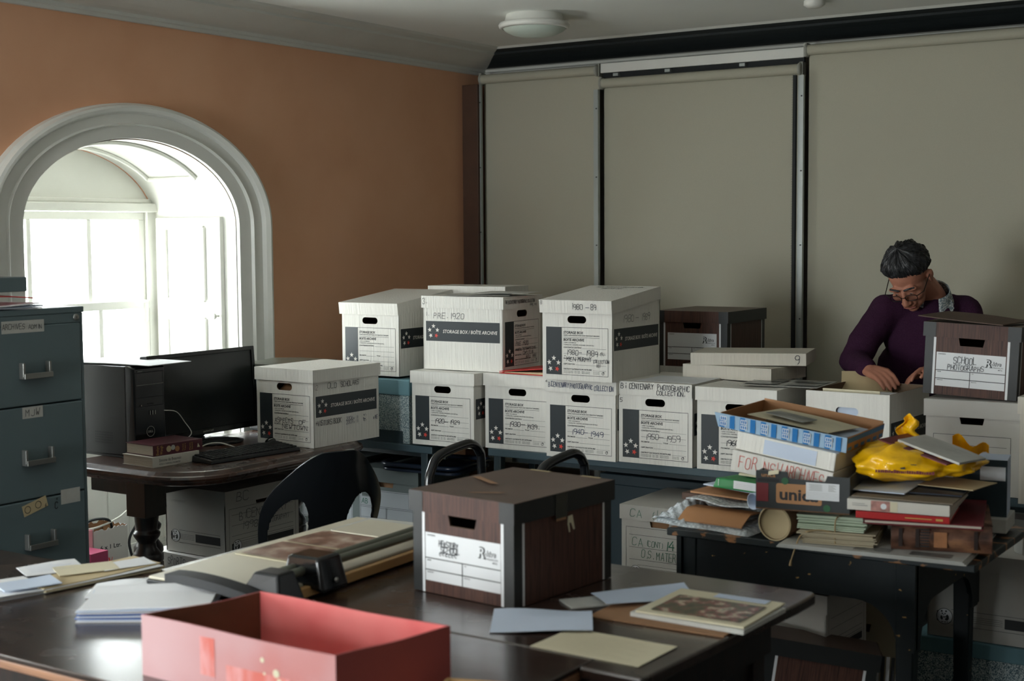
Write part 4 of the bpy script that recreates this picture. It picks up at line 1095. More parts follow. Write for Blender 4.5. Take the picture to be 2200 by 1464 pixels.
t = thing('mouse', 'black computer mouse beside the Old Scholars box', 'mouse', (-4.075,4.345,DZ), R(-40))
mb = MB(); mb.sheet(lambda u,v:(0.031*math.cos(2*PI*u)*math.cos(PI/2*v),0.052*math.sin(2*PI*u)*math.cos(PI/2*v),0.004+0.032*math.sin(PI/2*v)*(1+0.15*math.sin(2*PI*u))),28,8,M_blackg); mb.build('shell', t)
mb = MB(); mb.M = Matrix.Translation((0,0.03,0.030)) @ Matrix.Rotation(R(90),4,'Y'); mb.lathe([(0.006,-0.003),(0.006,0.003)],M_rubber,n=14); mb.build('scroll_wheel', t)
t = tag(MB().tube(smoothpath([(-4.262,3.90,DZ+0.175),(-4.245,3.95,DZ+0.165),(-4.235,3.985,DZ+0.12),(-4.22,4.005,DZ+0.075),(-4.225,3.97,DZ+0.05),(-4.235,3.93,DZ+0.03),(-4.215,3.95,DZ+0.006)],8),0.0018,M_cablew,n=6).build('white_cable'), 'thin white cable hanging from the front of the computer tower', 'cable')
t = tag(MB().tube(smoothpath([(-4.19,4.00,DZ+0.01),(-4.16,4.03,DZ+0.03),(-4.12,4.06,DZ+0.035),(-4.10,4.10,DZ+0.02),(-4.11,4.14,DZ+0.006),(-4.06,4.13,DZ+0.004)],8),0.003,M_cablew,n=6).build('white_lead'), 'looped white lead on the desk between books and keyboard', 'cable')
# printer behind the Old Scholars box
t = thing('printer', 'dark office printer with grey top behind the Old Scholars box', 'printer', (-4.355,4.70,DZ), R(90))
mb = MB(); mb.hexa([(-0.12,-0.115,0.0),(0.12,-0.115,0.0),(0.12,0.11,0.0),(-0.12,0.11,0.0),(-0.12,-0.085,0.20),(0.20,-0.085,0.20),(0.20,0.11,0.20),(-0.12,0.11,0.20)],M_blackp); mb.build('body', t, bevel=0.012)
mb = MB(); mb.box((-0.13,-0.10,0.20),(0.215,0.11,0.262),M_greyb); mb.build('scanner_unit', t, bevel=0.01)
mb = MB(); mb.sheet(lambda u,v:(-0.135+0.36*u,-0.115+0.225*v,0.312-0.012*abs(2*u-1)),10,4,M_alu,0.045); mb.build('scanner_lid', t)
mb = MB(); mb.box((-0.12,-0.150,0.02),(0.10,-0.09,0.06),M_greyp); mb.build('paper_tray', t, bevel=0.004)

# ------------------------------------------------------------------ below the desk
t = thing('carton', 'small open white carton marked 6 x 1 Ltr on the floor under the desk', 'carton', (-5.07,4.235,0.0), R(88)) 
mb = MB(); W_, D_, H_ = 0.185, 0.17, 0.318
rnd = random.Random(3)
for (a,b) in (((-W_/2,-D_/2),(W_/2,-D_/2)),((W_/2,-D_/2),(W_/2,D_/2)),((W_/2,D_/2),(-W_/2,D_/2)),((-W_/2,D_/2),(-W_/2,-D_/2))):
    n = 16; hs = [H_+rnd.uniform(-0.008,0.006) for _ in range(n+1)]
    for i in range(n):
        p = [(a[0]+(b[0]-a[0])*q/n, a[1]+(b[1]-a[1])*q/n) for q in (i,i+1)]
        mb.quad((p[0][0],p[0][1],0),(p[1][0],p[1][1],0),(p[1][0],p[1][1],hs[i+1]),(p[0][0],p[0][1],hs[i]),M_card3)
        q0 = [(x*0.965,y*0.965) for x,y in p]
        mb.quad((q0[1][0],q0[1][1],0),(q0[0][0],q0[0][1],0),(q0[0][0],q0[0][1],hs[i]),(q0[1][0],q0[1][1],hs[i+1]),M_kraft)
        mb.quad((p[0][0],p[0][1],hs[i]),(p[1][0],p[1][1],hs[i+1]),(q0[1][0],q0[1][1],hs[i+1]),(q0[0][0],q0[0][1],hs[i]),M_paper)
mb.box((-W_/2,-D_/2,0),(W_/2,D_/2,0.004),M_kraft); mb.build('carton_body', t)
mb = MB(); mb.M = fr((-W_/2,-D_/2-0.0008,0),(1,0,0),(0,0,1))
mb.text('6 x 1 Ltr.',0.09,0.225,0.020,M_txt,0,width=0.115,align='CENTER',bold=0.02)
for dx in (0,0.015): mb.add([(0.058+dx,0.185,0),(0.066+dx,0.185,0),(0.074+dx,0.155,0),(0.070+dx,0.155,0)],[(3,2,1,0)],M_red); mb.add([(0.070+dx,0.155,0.0001),(0.074+dx,0.155,0.0001),(0.083+dx,0.185,0.0001),(0.080+dx,0.185,0.0001)],[(0,1,2,3)],M_red)
mb.text('Vöslauer Mineralwasser',0.075,0.132,0.008,M_txt,0,width=0.11,align='CENTER'); mb.text('Österreich',0.075,0.118,0.007,M_txt,0,align='CENTER')
mb.build('print', t)
tag(MB().box((-0.06,-0.05,0),(0.06,0.05,0.26),M_mag).build('magenta_box', bevel=0.002, loc=(-4.90,4.04,0.0), rz=R(5)), 'small magenta box standing beside the white 6 x 1 Ltr carton', 'box')
tag(MB().box((-0.06,-0.06,0),(0.06,0.06,0.325),M_rose).build('pink_box', bevel=0.002, loc=(-5.05,4.075,0.0), rz=R(2)), 'tall pale pink box behind the magenta box under the desk', 'box')
tag(MB().tube(smoothpath([(-5.0,4.06,0.33),(-5.0,4.10,0.358),(-5.0,4.17,0.366),(-5.0,4.24,0.345),(-5.01,4.26,0.27),(-5.02,4.27,0.16)],8),0.006,M_rubber,n=8).build('black_cable'), 'black cable looping over the rim of the white carton under the desk', 'cable')
tag(MB().tube(smoothpath([(-5.03,4.10,0.325),(-5.0,4.16,0.328),(-5.0,4.264,0.345),(-5.0,4.33,0.37),(-5.0,4.38,0.41),(-5.0,4.41,0.50),(-5.0,4.42,0.60)],8),0.005,M_cablew,n=8).build('white_cable'), 'white cable rising from the carton to the window sill', 'cable')
tag(MB().tube(smoothpath([(-5.0,4.44,0.60),(-5.0,4.43,0.42),(-5.0,4.40,0.318),(-5.0,4.35,0.24),(-4.97,4.34,0.16),(-4.95,4.37,0.02),(-4.93,4.47,0.012)],8),0.006,M_rubber,n=8).build('black_cable'), 'black cable running from behind the desk leg down to the floor', 'cable')
bc = office_box('white office box marked BC Bicentenary 1998 under the dark desk', (-3.985,3.95,0.351), R(0), W=0.335, D=0.42, H=0.262, front='r', m=M_card3,
    hand=[('Lr',0.06,0.010,0.034,0.075,'BC',M_pen,0.0026),('r',0.06,0.222,0.030,0.07,'BC',M_pen,0.0026),('r',0.075,0.146,0.034,0.28,'BICENTENARY',M_pen,0.0026),('r',0.085,0.104,0.030,0.10,'1998',M_pen,0.0024),('r',0.20,0.108,0.020,0.16,'(PHOTOGRAPHY)',M_pen,0.002)])
office_box('white box marked BO Sports 57 under the BC box', (-3.99,3.91,0.0), R(-4), W=0.40, D=0.42, H=0.342, m=M_card3, printed=False,
    hand=[('Lf',0.03,0.012,0.030,0.055,'BO',M_pen,0.003),('Lf',0.11,0.012,0.030,0.11,'SPORTS',M_pen,0.003),('Lf',0.25,0.010,0.030,0.055,'57',M_pen,0.003),('Lf',0.305,0.014,0.022,0.03,'>',M_pen,0.003),('f',0.035,0.248,0.030,0.14,'ENTRIES',M_pen,0.0026),('f',0.20,0.248,0.03,0.06,'CP',M_pen,0.0026)])
# ------------------------------------------------------------------ grey benches
def bench(label, x0, x1, y0, y1, z, legs, group=None):
    t = thing('work_bench', label, 'table', ((x0+x1)/2,(y0+y1)/2,0)); w, d = (x1-x0)/2, (y1-y0)/2
    mb = MB(); mb.box((-w,-d,z-0.032),(w,d,z),M_bench); mb.build('bench_top', t, bevel=0.004)
    mb = MB(); mb.box((-w+0.03,-d+0.14,z-0.075),(w-0.03,-d+0.16,z-0.032),M_benchl); mb.build('front_rail', t); mb = MB(); mb.box((-w+0.03,d-0.035,z-0.085),(w-0.03,d-0.012,z-0.032),M_benchl); mb.build('rear_rail', t)
    for lx in legs:
        for s in (-1,1):
            mb = MB(); x = lx-(x0+x1)/2; yy = s*(d-0.035); mb.box((x-0.018,yy-0.018,0.0),(x+0.018,yy+0.018,z-0.032),M_benchl); mb.build('leg', t, bevel=0.003)
    return t
bench('long grey-blue bench carrying the row of white archive boxes', -3.395, -2.165, 4.905, 6.02, ZB, (-3.36,-2.20))
bench('grey-blue bench at the right carrying the open box and the School Photographs box', -2.155, -0.70, 4.905, 5.52, ZB, (-2.12,-0.75))
bench('short grey-blue side table by the orange wall, blue speckled box on it', -4.66, -3.665, 4.87, 5.80, ZB-0.012, (-4.62,-3.72))

# blue speckled box under the tilted white box
def speckled_box(label, corner, yaw, W, D, H, group=None, lidh=0.07):
    c, s = math.cos(yaw), math.sin(yaw); ox, oy = -W/2, D/2
    t = thing('speckled_box', label, 'box', (corner[0]+c*ox-s*oy, corner[1]+s*ox+c*oy, corner[2]), yaw)
    mb = MB(); mb.box((-W/2,-D/2,0),(W/2,D/2,H-0.02),M_speck); b = mb.build('body', t, bevel=0.002)
    mb = MB()
    for k, M, w in (('f',fr((0,-D/2,0),(1,0,0),(0,0,1)),W),('r',fr((W/2,0,0),(0,1,0),(0,0,1)),D),('l',fr((-W/2,0,0),(0,-1,0),(0,0,1)),D)):
        mb.M = M
        mb.rect(-w/2+0.02,0,w/2-0.035,0.055,M_tealdk,Z1)
    mb.M = Matrix(); mb.build('corner_guard', t)
    mb = MB(); mb.box((-W/2-0.006,-D/2-0.006,H-lidh),(W/2+0.006,D/2+0.006,H),M_teal); mb.build('lid', t, bevel=0.004)
    return t
speckled_box('blue speckled archive box with teal lid on the side table', (-3.800,4.888,ZB-0.012), R(0.5), 0.36, 0.42, 0.282)

# under the side table and bench
t = office_box('grey box marked AB under the side table, right of its twin', (-3.80,4.945,0.235), R(1), W=0.355, D=0.40, H=0.330, m=M_greyb, printed=False, lids=0.062, group='grey boxes with a white grid label', holefill=M_kraft)
def grey_grid(t, W, D, ab):
    mb = MB(); mb.M = fr((0,-D/2,0.030),(1,0,0),(0,0,1)); w, h = W*0.86, 0.205
    mb.rect(-w/2,0,w/2,h,M_greyl,Z1); mb.frame(-w/2+0.004,0.004,w/2-0.004,h-0.004,0.0014,M_txt,Z2)
    for y in (h*0.36, h*0.62): mb.rect(-w/2+0.004,y-0.004,w/2-0.004,y-0.0028,M_txt,Z2); mb.rect(-w/2+0.004,y+0.0028,w/2-0.004,y+0.004,M_txt,Z2)
    mb.rect(-0.003,0.004,-0.0016,h*0.62,M_txt,Z2); mb.rect(0.0016,0.004,0.003,h*0.62,M_txt,Z2)
    if ab:
        mb.rect(-w/2+0.014,h-0.034,-w/2+0.055,h-0.012,M_greyb,Z2); mb.text('Eastlight',-w/2+0.016,h-0.027,0.009,M_txt,Z2+0.0004,width=0.036)
        mb.hand('AB',-w/2+0.012,h-0.066,0.024,M_peng,0.0036,Z2+0.0003,width=0.04)
    mb.build('grid_label', t)
grey_grid(t, 0.355, 0.40, True)
t = office_box('grey box with a blank grid label under the side table, behind the black chair', (-4.19,4.99,0.265), R(1), W=0.355, D=0.40, H=0.320, m=M_greyb, printed=False, lids=0.062, group='grey boxes with a white grid label')
grey_grid(t, 0.355, 0.40, False)
office_box('pale box under the left grey grid box beneath the side table', (-4.17,4.97,0.0), R(0), W=0.39, D=0.42, H=0.256, m=M_card3, printed=False, hand=[('Lf',0.22,0.014,0.026,0.12,'U->9',M_pen,0.0022)])
office_box('pale box on the floor under the AB box', (-3.785,4.93,0.0), R(0), W=0.37, D=0.42, H=0.226, m=M_card3, printed=False)
t = thing('blue_tray', 'dark blue plastic tray lying on the grey AB box', 'tray', (-3.79,5.07,0.573), R(4))
mb = MB(); mb.slab(rrect(-0.20,-0.16,0.20,0.16,0.05,6),0.0,0.012,M_navy); mb.build('tray_base', t, bevel=0.003)
mb = MB(); mb.tube([(p[0],p[1],0.030) for p in rrect(-0.20,-0.16,0.20,0.16,0.05,8)],0.010,M_navy,n=8,closed=True); mb.build('tray_rim', t)
office_box('beige cardboard box under the bench behind the woodgrain box', (-3.055,4.83,0.27), R(-8), W=0.44, D=0.36, H=0.294, m=mat('beige_cardboard', rgb(150,140,116), rough=0.7), printed=False)
office_box('lower beige cardboard box on the floor under the bench', (-3.045,4.84,0.0), R(-8), W=0.44, D=0.36, H=0.263, m=MATS['beige_cardboard'], printed=False)
tag(MB().box((-0.24,-0.20,0),(0.24,0.20,0.555),M_tealdk).box((-0.25,-0.21,0.555),(0.25,0.21,0.60),M_tealdk).build('deed_box', bevel=0.004, loc=(-2.77,5.41,0.0), rz=R(0)), 'dark teal lidded box deep under the bench left of the CA boxes', 'box')
office_box('white office box marked CA (cont) 14, O.S. Material under the bench', (-2.325,4.735,0.275), R(1), W=0.325, D=0.40, H=0.300, m=M_card3, sideprint=True, holefill=M_kraft,
    hand=[('Lf',0.045,0.012,0.032,0.060,'CA',M_peng,0.0024),('Lf',0.135,0.010,0.032,0.055,'(14',M_peng,0.0024),('Lf',0.205,0.020,0.020,0.055,'>',M_pen,0.0024),
          ('f',0.045,0.150,0.034,0.055,'CA',M_peng,0.0024),('f',0.105,0.152,0.022,0.075,'(CONT)',M_peng,0.002),('f',0.185,0.148,0.034,0.045,'14',M_peng,0.005),('f',0.235,0.158,0.018,0.032,'>',M_peng,0.004),
          ('f',0.085,0.106,0.030,0.055,'O.S.',M_peng,0.0024),('f',0.150,0.102,0.030,0.125,'MATERIAL',M_peng,0.0024)])
office_box('white office box marked CA (1-13) on the floor below the CA 14 box', (-2.318,4.72,0.0), R(1), W=0.335, D=0.40, H=0.268, m=M_card3, lids=0.066,
    hand=[('Lf',0.045,0.016,0.034,0.060,'CA',M_peng,0.0024),('Lf',0.125,0.014,0.034,0.12,'(1-13)',M_peng,0.0024)])

# on the bench: loose lids, binder, papers, right-hand boxes
def loose_lid(label, loc, rot, W, D, S, hand=None, m=M_card2):
    t = thing('box_lid', label, 'lid', loc, rot=rot)
    l = lid(W, D, S, m)().build('lid_shell', t, loc=(0,0,S))
    if hand:
        mb = MB(); mb.M = fr((-W/2,-D/2,0),(1,0,0),(0,0,1)); mb.hand(*hand[:3], hand[3], M_pen, 0.0036, 0.0012, seed=5); mb.build('handwriting', l, loc=(0,0,-S))
    return t
storage_box('white archive box hidden behind the 1950s box, carrying the dark woodgrain box', (-2.605,5.585,ZB), R(0.5))
loose_lid('lower of two loose cream lids lying on the 1950s and 1960s boxes', (-2.395,5.285,ZB+0.3215), (0,0,R(-6)), 0.405, 0.28, 0.052)
loose_lid('upper loose cream lid marked 9, propped across the other lid', (-2.375,5.335,ZB+0.3765), (R(0),R(-0.8),R(14)), 0.46, 0.28, 0.048, hand=('9',0.415,0.008,0.030))
t = thing('lever_binder', 'red binder lying between the Pre 1920 and 1980s boxes', 'binder', (-3.20,5.06,ZB+0.3205), R(-3))
mb = MB(); mb.box((-0.135,-0.15,0.0),(0.135,0.15,0.003),M_redf); mb.hexa([(-0.135,-0.15,0.006),(0.135,-0.15,0.031),(0.135,0.15,0.031),(-0.135,0.15,0.006),(-0.135,-0.15,0.009),(0.135,-0.15,0.034),(0.135,0.15,0.034),(-0.135,0.15,0.009)],M_redf); mb.box((0.132,-0.15,0.0),(0.135,0.15,0.033),M_redf); mb.build('cover', t)
mb = MB(); mb.hexa([(-0.115,-0.14,0.003),(0.11,-0.14,0.003),(0.11,0.14,0.003),(-0.115,0.14,0.003),(-0.115,-0.14,0.006),(0.11,-0.14,0.013),(0.11,0.14,0.013),(-0.115,0.14,0.006)],M_manila); mb.build('papers', t)
def loose_sheet(name, label, loc, rz, w, d, m, curl=0.004, thk=0.0008, cat='paper', group=None, ry=0.0, lines=None, seed=0, n=8, rx=0.0):
    t = tag(MB().sheet(lambda u,v:(-w/2+w*u,-d/2+d*v,thk+0.0005+curl*(math.sin(3.1*u+seed)*math.cos(2.3*v+seed*1.7)*0.5+0.5)*(0.35+u*v)),n,n,m,thk).build(name), label, cat, group)
    t.location = loc; t.rotation_euler = (rx, ry, rz)
    if lines: 
        mb = MB(); lines(mb); mb.build('writing', t)
    return t
loose_sheet('paper_sheet','white paper lying on the lid of the Pre 1920 box',(-3.52,5.02,ZB+0.6405),R(28),0.29,0.18,M_greyp,0.006,seed=1)
loose_sheet('paper_sheet','second sheet overlapping the paper on the Pre 1920 box lid',(-3.42,5.10,ZB+0.650),R(8),0.25,0.20,M_greyp,0.003,seed=2)
loose_lid('white lid lying behind the Pre 1920 box, only its rear edge in view', (-3.80,5.42,ZB+0.605), (0,0,R(3)), 0.42, 0.21, 0.06, m=M_card)
tag(MB().box((-0.20,-0.10,0),(0.20,0.10,0.604),M_card2).build('tall_carton', bevel=0.003, loc=(-3.80,5.63,ZB)), 'tall cream carton behind the 1920s box holding up a white lid', 'box')
loose_sheet('paper_sheet','thin white card on the lid of the 1950s box, under the loose lid',(-2.56,5.03,ZB+0.3225),R(2),0.26,0.22,M_paper,0.003,seed=3)
def photo_marks(mb):
    for (x,y,w,h) in ((-0.15,-0.10,0.13,0.08),(0.01,-0.10,0.13,0.08),(-0.15,0.0,0.13,0.09),(0.01,0.0,0.13,0.09)): mb.rect(x,y,x+w,y+h,M_greyph,0.0062)
loose_sheet('photograph_sheet','album sheet of grey photographs lying on the 1960s box',(-2.13,5.115,ZB+0.3225),R(4),0.30,0.25,M_greyp,0.003,seed=3,cat='photographs',lines=photo_marks)
t = office_box('white cardboard office box under the School Photographs box', (-1.215,4.90,ZB+0.002), R(1.5), W=0.315, D=0.39, H=0.315, m=M_card3, sideprint=False, lids=0.058, printed=False)
mb = MB(); mb.M = fr((0,-0.195,0.02),(1,0,0),(0,0,1)); w, h = 0.262, 0.182
mb.frame(-w/2,0,w/2,h,0.0014,M_txt,Z1)
for v in (0.80,0.60,0.40,0.30): mb.rect(-w/2+0.014,h*v,w/2-0.014,h*v+0.0013,M_txt,Z1)
mb.rect(0.01,h*0.03,w/2-0.02,h*0.24,M_txt,Z1); mb.build('printed_frame', t)
office_box('pale box at the right edge of the photo beside the School Photographs box', (-0.865,4.80,ZB+0.002), R(0), W=0.325, D=0.40, H=0.35, m=M_card2, printed=False)
loose_sheet('clipboard','dark board with a bent edge lying on the School Photographs box',(-1.405,5.02,1.310),R(-6),0.30,0.26,M_brown,0.010,0.003,cat='board',ry=R(5.0),seed=4)
loose_sheet('envelope','manila envelope held in the man\'s left hand',(-1.90,5.33,1.035),R(20),0.19,0.12,M_manila,0.01,0.001,cat='envelope',rx=R(35),seed=2)
# ------------------------------------------------------------------ old green desk at the right, with its heap
RX0, RX1, RY0, RY1, RZ = -1.945, -1.035, 3.745, 4.42, 0.740
t = thing('old_desk', 'old dark green desk with chipped paint and bracketed legs, heaped with papers', 'desk', ((RX0+RX1)/2,(RY0+RY1)/2,0))
w, d = (RX1-RX0)/2, (RY1-RY0)/2
mb = MB(); mb.box((-w,-d,RZ-0.022),(w,d,RZ),M_oldedge); mb.build('desk_top', t, bevel=0.003)
BW_, BC_ = 0.362, -0.075          # half width and offset of the frame below the overhanging top
def spandrel(L, x0, h, r):
    """apron outline with quarter-round brackets at both ends (x, z)"""
    p = [(x0,RZ-0.022),(x0,RZ-0.022-h-r)]
    p += [(x0+0.055,RZ-0.022-h-r)]
    for i in range(1,9):
        a = PI/2*i/8; p.append((x0+0.055+r*(1-math.cos(a)), RZ-0.022-h-r+r*math.sin(a)))
    q = [(-a,b) for a,b in reversed(p)]
    return p+q
for nm, M, L in (('apron', Matrix(((1,0,0,0),(0,0,1,-d+0.045),(0,1,0,0),(0,0,0,1))), BW_), ('apron', Matrix(((1,0,0,0),(0,0,1,d-0.03),(0,1,0,0),(0,0,0,1))), BW_), ('side_apron', Matrix(((0,0,1,BW_+BC_-0.015),(1,0,0,0),(0,1,0,0),(0,0,0,1))), d-0.03), ('side_apron', Matrix(((0,0,1,-BW_+BC_),(1,0,0,0),(0,1,0,0),(0,0,0,1))), d-0.03)):
    mb = MB(); mb.M = M
    pts = spandrel(L, -L, 0.125 if abs(L-BW_) < 0.01 else 0.13, 0.12); pts = [(p[0]+(BC_ if abs(L-BW_) < 0.01 else 0),p[1]) for p in pts]
    n = len(pts)
    mb.add([(p[0],p[1],0) for p in pts]+[(p[0],p[1],0.015) for p in pts], [tuple(range(n)),tuple(range(2*n-1,n-1,-1))]+[((i+1)%n,i,n+i,n+(i+1)%n) for i in range(n)], M_oldgreen)
    mb.build(nm, t)
for sx in (-1,1):
    for sy in (-1,1):
        mb = MB(); x = sx*(BW_-0.032)+BC_; y = sy*(d-0.068)
        mb.hexa([(x-0.020,y-0.020,0),(x+0.020,y-0.020,0),(x+0.020,y+0.020,0),(x-0.020,y+0.020,0),(x-0.028,y-0.028,RZ-0.022),(x+0.028,y-0.028,RZ-0.022),(x+0.028,y+0.028,RZ-0.022),(x-0.028,y+0.028,RZ-0.022)],M_oldgreen); mb.build('leg', t, bevel=0.004)

# flat boards and newspapers under everything on the right part
t = thing('grey_board', 'stack of grey newspapers overhanging the front of the old green desk', 'newspapers', (-1.325,3.930,RZ), R(5))
for k in range(3):
    mb = MB(); mb.box((-0.26+0.004*k,-0.235-0.003*k,0.004*k+0.0005),(0.255-0.004*k,0.20,0.004*k+0.0042),M_greyp)
    if k == 2:
        for (x,y,a,b) in ((-0.05,-0.22,0.10,0.05),(0.10,-0.215,0.11,0.045),(-0.2,-0.2,0.1,0.04)): mb.rect(x,y,x+a,y+b,M_greyph,0.0128)
    mb.build('newspaper', t)
RB = RZ+0.0135
# old leather volume
t = thing('leather_book', 'very thick old brown leather book at the right front of the green desk', 'book', (-1.195,3.975,RB), R(17))
L_, W_, T_ = 0.262, 0.40, 0.076
mb = MB(); mb.box((-L_/2+0.006,-W_/2+0.02,0.005),(L_/2-0.006,W_/2-0.006,T_-0.005),M_pages); mb.build('page_block', t)
mb = MB(); mb.box((-L_/2,-W_/2+0.02,0),(L_/2,W_/2,0.005),M_leather); mb.box((-L_/2,-W_/2+0.02,T_-0.005),(L_/2,W_/2,T_),M_leather)
mb.M = Matrix(((0,0,1,-L_/2),(1,0,0,-W_/2+0.02),(0,1,0,0),(0,0,0,1)))
pr = [(-0.018*math.sin(PI*i/10), T_*i/10) for i in range(11)]
mb.slab(pr+[(0.004,T_),(0.004,0)],0,L_,M_leather); cv = mb.build('cover', t, bevel=0.0015)
mb = MB(); mb.M = fr((-L_/2,-W_/2+0.0008,0),(1,0,0),(0,0,1))
mb.rect(0.112,0.014,0.146,0.056,mat('worn_leather_patch', rgb(176,120,80), rough=0.6, var=0.2, vscale=30),0.0008)
for k in range(7): mb.rect(0.076,0.014+k*0.0075,0.100,0.0175+k*0.0075,M_txt,0.0008)
for x in (0.02,0.064,0.215): mb.rect(x,0.012,x+0.010,0.062,mat('dark_leather_band', rgb(48,34,30), rough=0.5),0.0006)
mb.build('spine_lettering', cv)
# tied bundles
def bundle(label, loc, rz, w, d, n, m, seed, t0):
    t = thing('paper_bundle', label, 'papers', loc, rz); rnd = random.Random(seed)
    for k in range(n):
        ww, dd = w*rnd.uniform(0.93,1.02), d*rnd.uniform(0.92,1.02); a = rnd.uniform(-0.03,0.03); ox, oy = rnd.uniform(-0.006,0.006), rnd.uniform(-0.006,0.006)
        mb = MB(); mb.M = Matrix.Translation((ox,oy,k*t0)) @ Matrix.Rotation(a,4,'Z')
        mb.sheet(lambda u,v:(-ww/2+ww*u,-dd/2+dd*v,t0*0.92+0.0025*math.sin(5*u+seed+k)*math.sin(PI*v)*(k/n)),6,4,m,t0*0.80); mb.build('document', t)
    return t
b1 = bundle('lower bundle of aged folded papers tied with string on the old green desk', (-1.435,3.865,RB), R(12), 0.205, 0.30, 9, M_bundt, 3, 0.0040)
b2 = bundle('upper bundle of pale green papers tied with string under the dark carton', (-1.455,3.880,RB+0.0375), R(10), 0.195, 0.29, 9, M_bundg, 8, 0.0044)
tag(MB().tube(smoothpath([(-1.40,4.03,RB+0.080),(-1.405,3.80,RB+0.080),(-1.412,3.735,RB+0.074),(-1.414,3.727,RB+0.04),(-1.412,3.724,RB+0.004)],8),0.0020,M_twine,n=6).tube(smoothpath([(-1.414,3.728,RB+0.034),(-1.46,3.708,RB+0.040),(-1.50,3.698,RB+0.024),(-1.515,3.690,RB-0.015),(-1.525,3.686,RB-0.050)],8),0.0022,M_twine,n=6).tube([(-1.525,3.686,RB-0.048),(-1.527,3.685,RB-0.064)],[0.003,0.0045],M_twine,n=6).build('string'), 'jute string round the tied bundles, one end hanging over the desk edge', 'string')
# tubes
t = thing('cardboard_tube', 'wide brown cardboard tube end-on at the front of the green desk', 'tube', (-1.600,3.745,RZ+0.051), R(-3))
mb = MB(); mb.M = Matrix.Rotation(R(-90),4,'X'); mb.lathe([(0.046,0.002),(0.046,0.45),(0.0505,0.45),(0.0505,0.0),(0.046,0.0),(0.046,0.002)],M_kraftd,n=40,cap=False); mb.build('tube_wall', t)
mb = MB(); mb.M = Matrix.Rotation(R(-90),4,'X'); mb.lathe([(0.0,0.006),(0.0455,0.006),(0.047,0.0),(0.050,-0.003),(0.0515,0.0)],M_manila,n=40,cap=False); mb.build('end_cap', t)
t = thing('paper_tube', 'open white paper tube beside the brown cardboard tube', 'tube', (-1.688,3.790,RZ+0.098), R(-24))
mb = MB(); mb.M = Matrix.Rotation(R(-90),4,'X'); mb.lathe([(0.0225,0.30),(0.0225,0.0),(0.0245,0.0),(0.0245,0.30),(0.0225,0.30)],M_paperb,n=32,cap=False); mb.build('tube_wall', t)
# bubble-wrapped board with brown card
t = thing('wrapped_parcel', 'flat bubble wrap parcel with a brown card strip on the green desk', 'parcel', (-1.835,3.945,RZ), R(-8))
def bub(u, v, w, d, h, seed):
    x = -w/2+w*u; y = -d/2+d*v; e = min(u,1-u,v,1-v); s = min(1,e*6)
    return (x+0.006*math.sin(9*v+seed), y+0.006*math.sin(11*u+seed), h*s**0.6+0.005*math.sin(17*u+seed)*math.sin(13*v)*s+0.001)
mb = MB(); mb.sheet(lambda u,v: bub(u,v,0.34,0.34,0.030,1),36,36,M_bubble); mb.build('bubble_wrap', t)
mb = MB(); mb.sheet(lambda u,v:(-0.075+0.225*u,-0.165+0.10*v,0.020+0.030*min(1,v*2.2)+0.004*u),8,6,M_untan,0.004); mb.build('brown_card', t)
mb = MB(); mb.sheet(lambda u,v:(-0.165+0.13*u,-0.175+0.16*v,0.012+0.046*math.sin(PI*min(1,u*1.05))*min(1,0.25+v*1.4)+0.006*math.sin(23*u+9*v)*math.sin(19*v)),30,24,mat('clear_plastic_film', rgb(206,214,220), rough=0.12, spec=0.7, bump=0.9, bscale=70)); mb.build('plastic_film', t)
t = tag(MB().sheet(lambda u,v:(-0.12+0.24*u,-0.13+0.26*v,0.004+0.004*math.sin(8*u)),24,24,M_bubble,0.004).build('bubble_wrap_sheet', loc=(-1.790,3.955,RZ+0.070), rz=R(-14)), 'smaller sheet of bubble wrap on top of the wrapped parcel', 'bubble wrap')
t = tag(MB().box((-0.11,-0.10,0),(0.10,0.10,0.022),M_brown).build('brown_folder', bevel=0.002, loc=(-1.870,4.02,RZ+0.052), rz=R(-6)), 'dark brown folder behind the bubble wrap at the left of the green desk', 'folder')
tag(MB().sheet(lambda u,v:(-0.15+0.30*u,-0.13+0.26*v,0.004+0.006*v),8,8,M_untan,0.005).build('tan_card', loc=(-1.775,4.005,RZ+0.083), rz=R(-10)), 'tan card sheet under the green folder on the green desk', 'card')
loose_sheet('paper_sheet','white and blue sheets sticking out between the tan card and the green folder',(-1.765,4.02,RZ+0.098),R(-16),0.27,0.22,M_paperb,0.006,0.004,seed=5)
t = thing('green_folder', 'bright green card folder with a white label left of the dark carton', 'folder', (-1.735,3.985,RZ+0.106), R(-12))
mb = MB(); mb.hexa([(-0.115,-0.11,0.0),(0.12,-0.11,0.0),(0.12,0.12,0.0),(-0.11,0.12,0.0),(-0.105,-0.105,0.030),(0.12,-0.11,0.034),(0.12,0.12,0.028),(-0.10,0.12,0.024)],M_green); mb.build('folder_body', t, bevel=0.004)
mb = MB(); mb.M = fr((-0.11,-0.1115,0.002),(1,0.005,0),(0,0.08,1)); mb.rect(0.075,0.004,0.160,0.028,M_paper,0.0012); mb.rect(0.018,0.006,0.0195,0.026,M_paper,0.001)
for k in range(3): mb.rect(0.083,0.008+k*0.005,0.145,0.0086+k*0.005,M_greyp,0.0016)
mb.build('label', t)
loose_sheet('manila_packet','cream folded packet lying on the green folder',(-1.715,4.00,RZ+0.139),R(-4),0.17,0.12,M_cream,0.014,0.006,cat='packet',seed=6)
loose_sheet('manila_packet','second cream packet behind the folded one on the green folder',(-1.695,4.055,RZ+0.142),R(8),0.19,0.11,M_manila,0.010,0.004,cat='packet',seed=9)

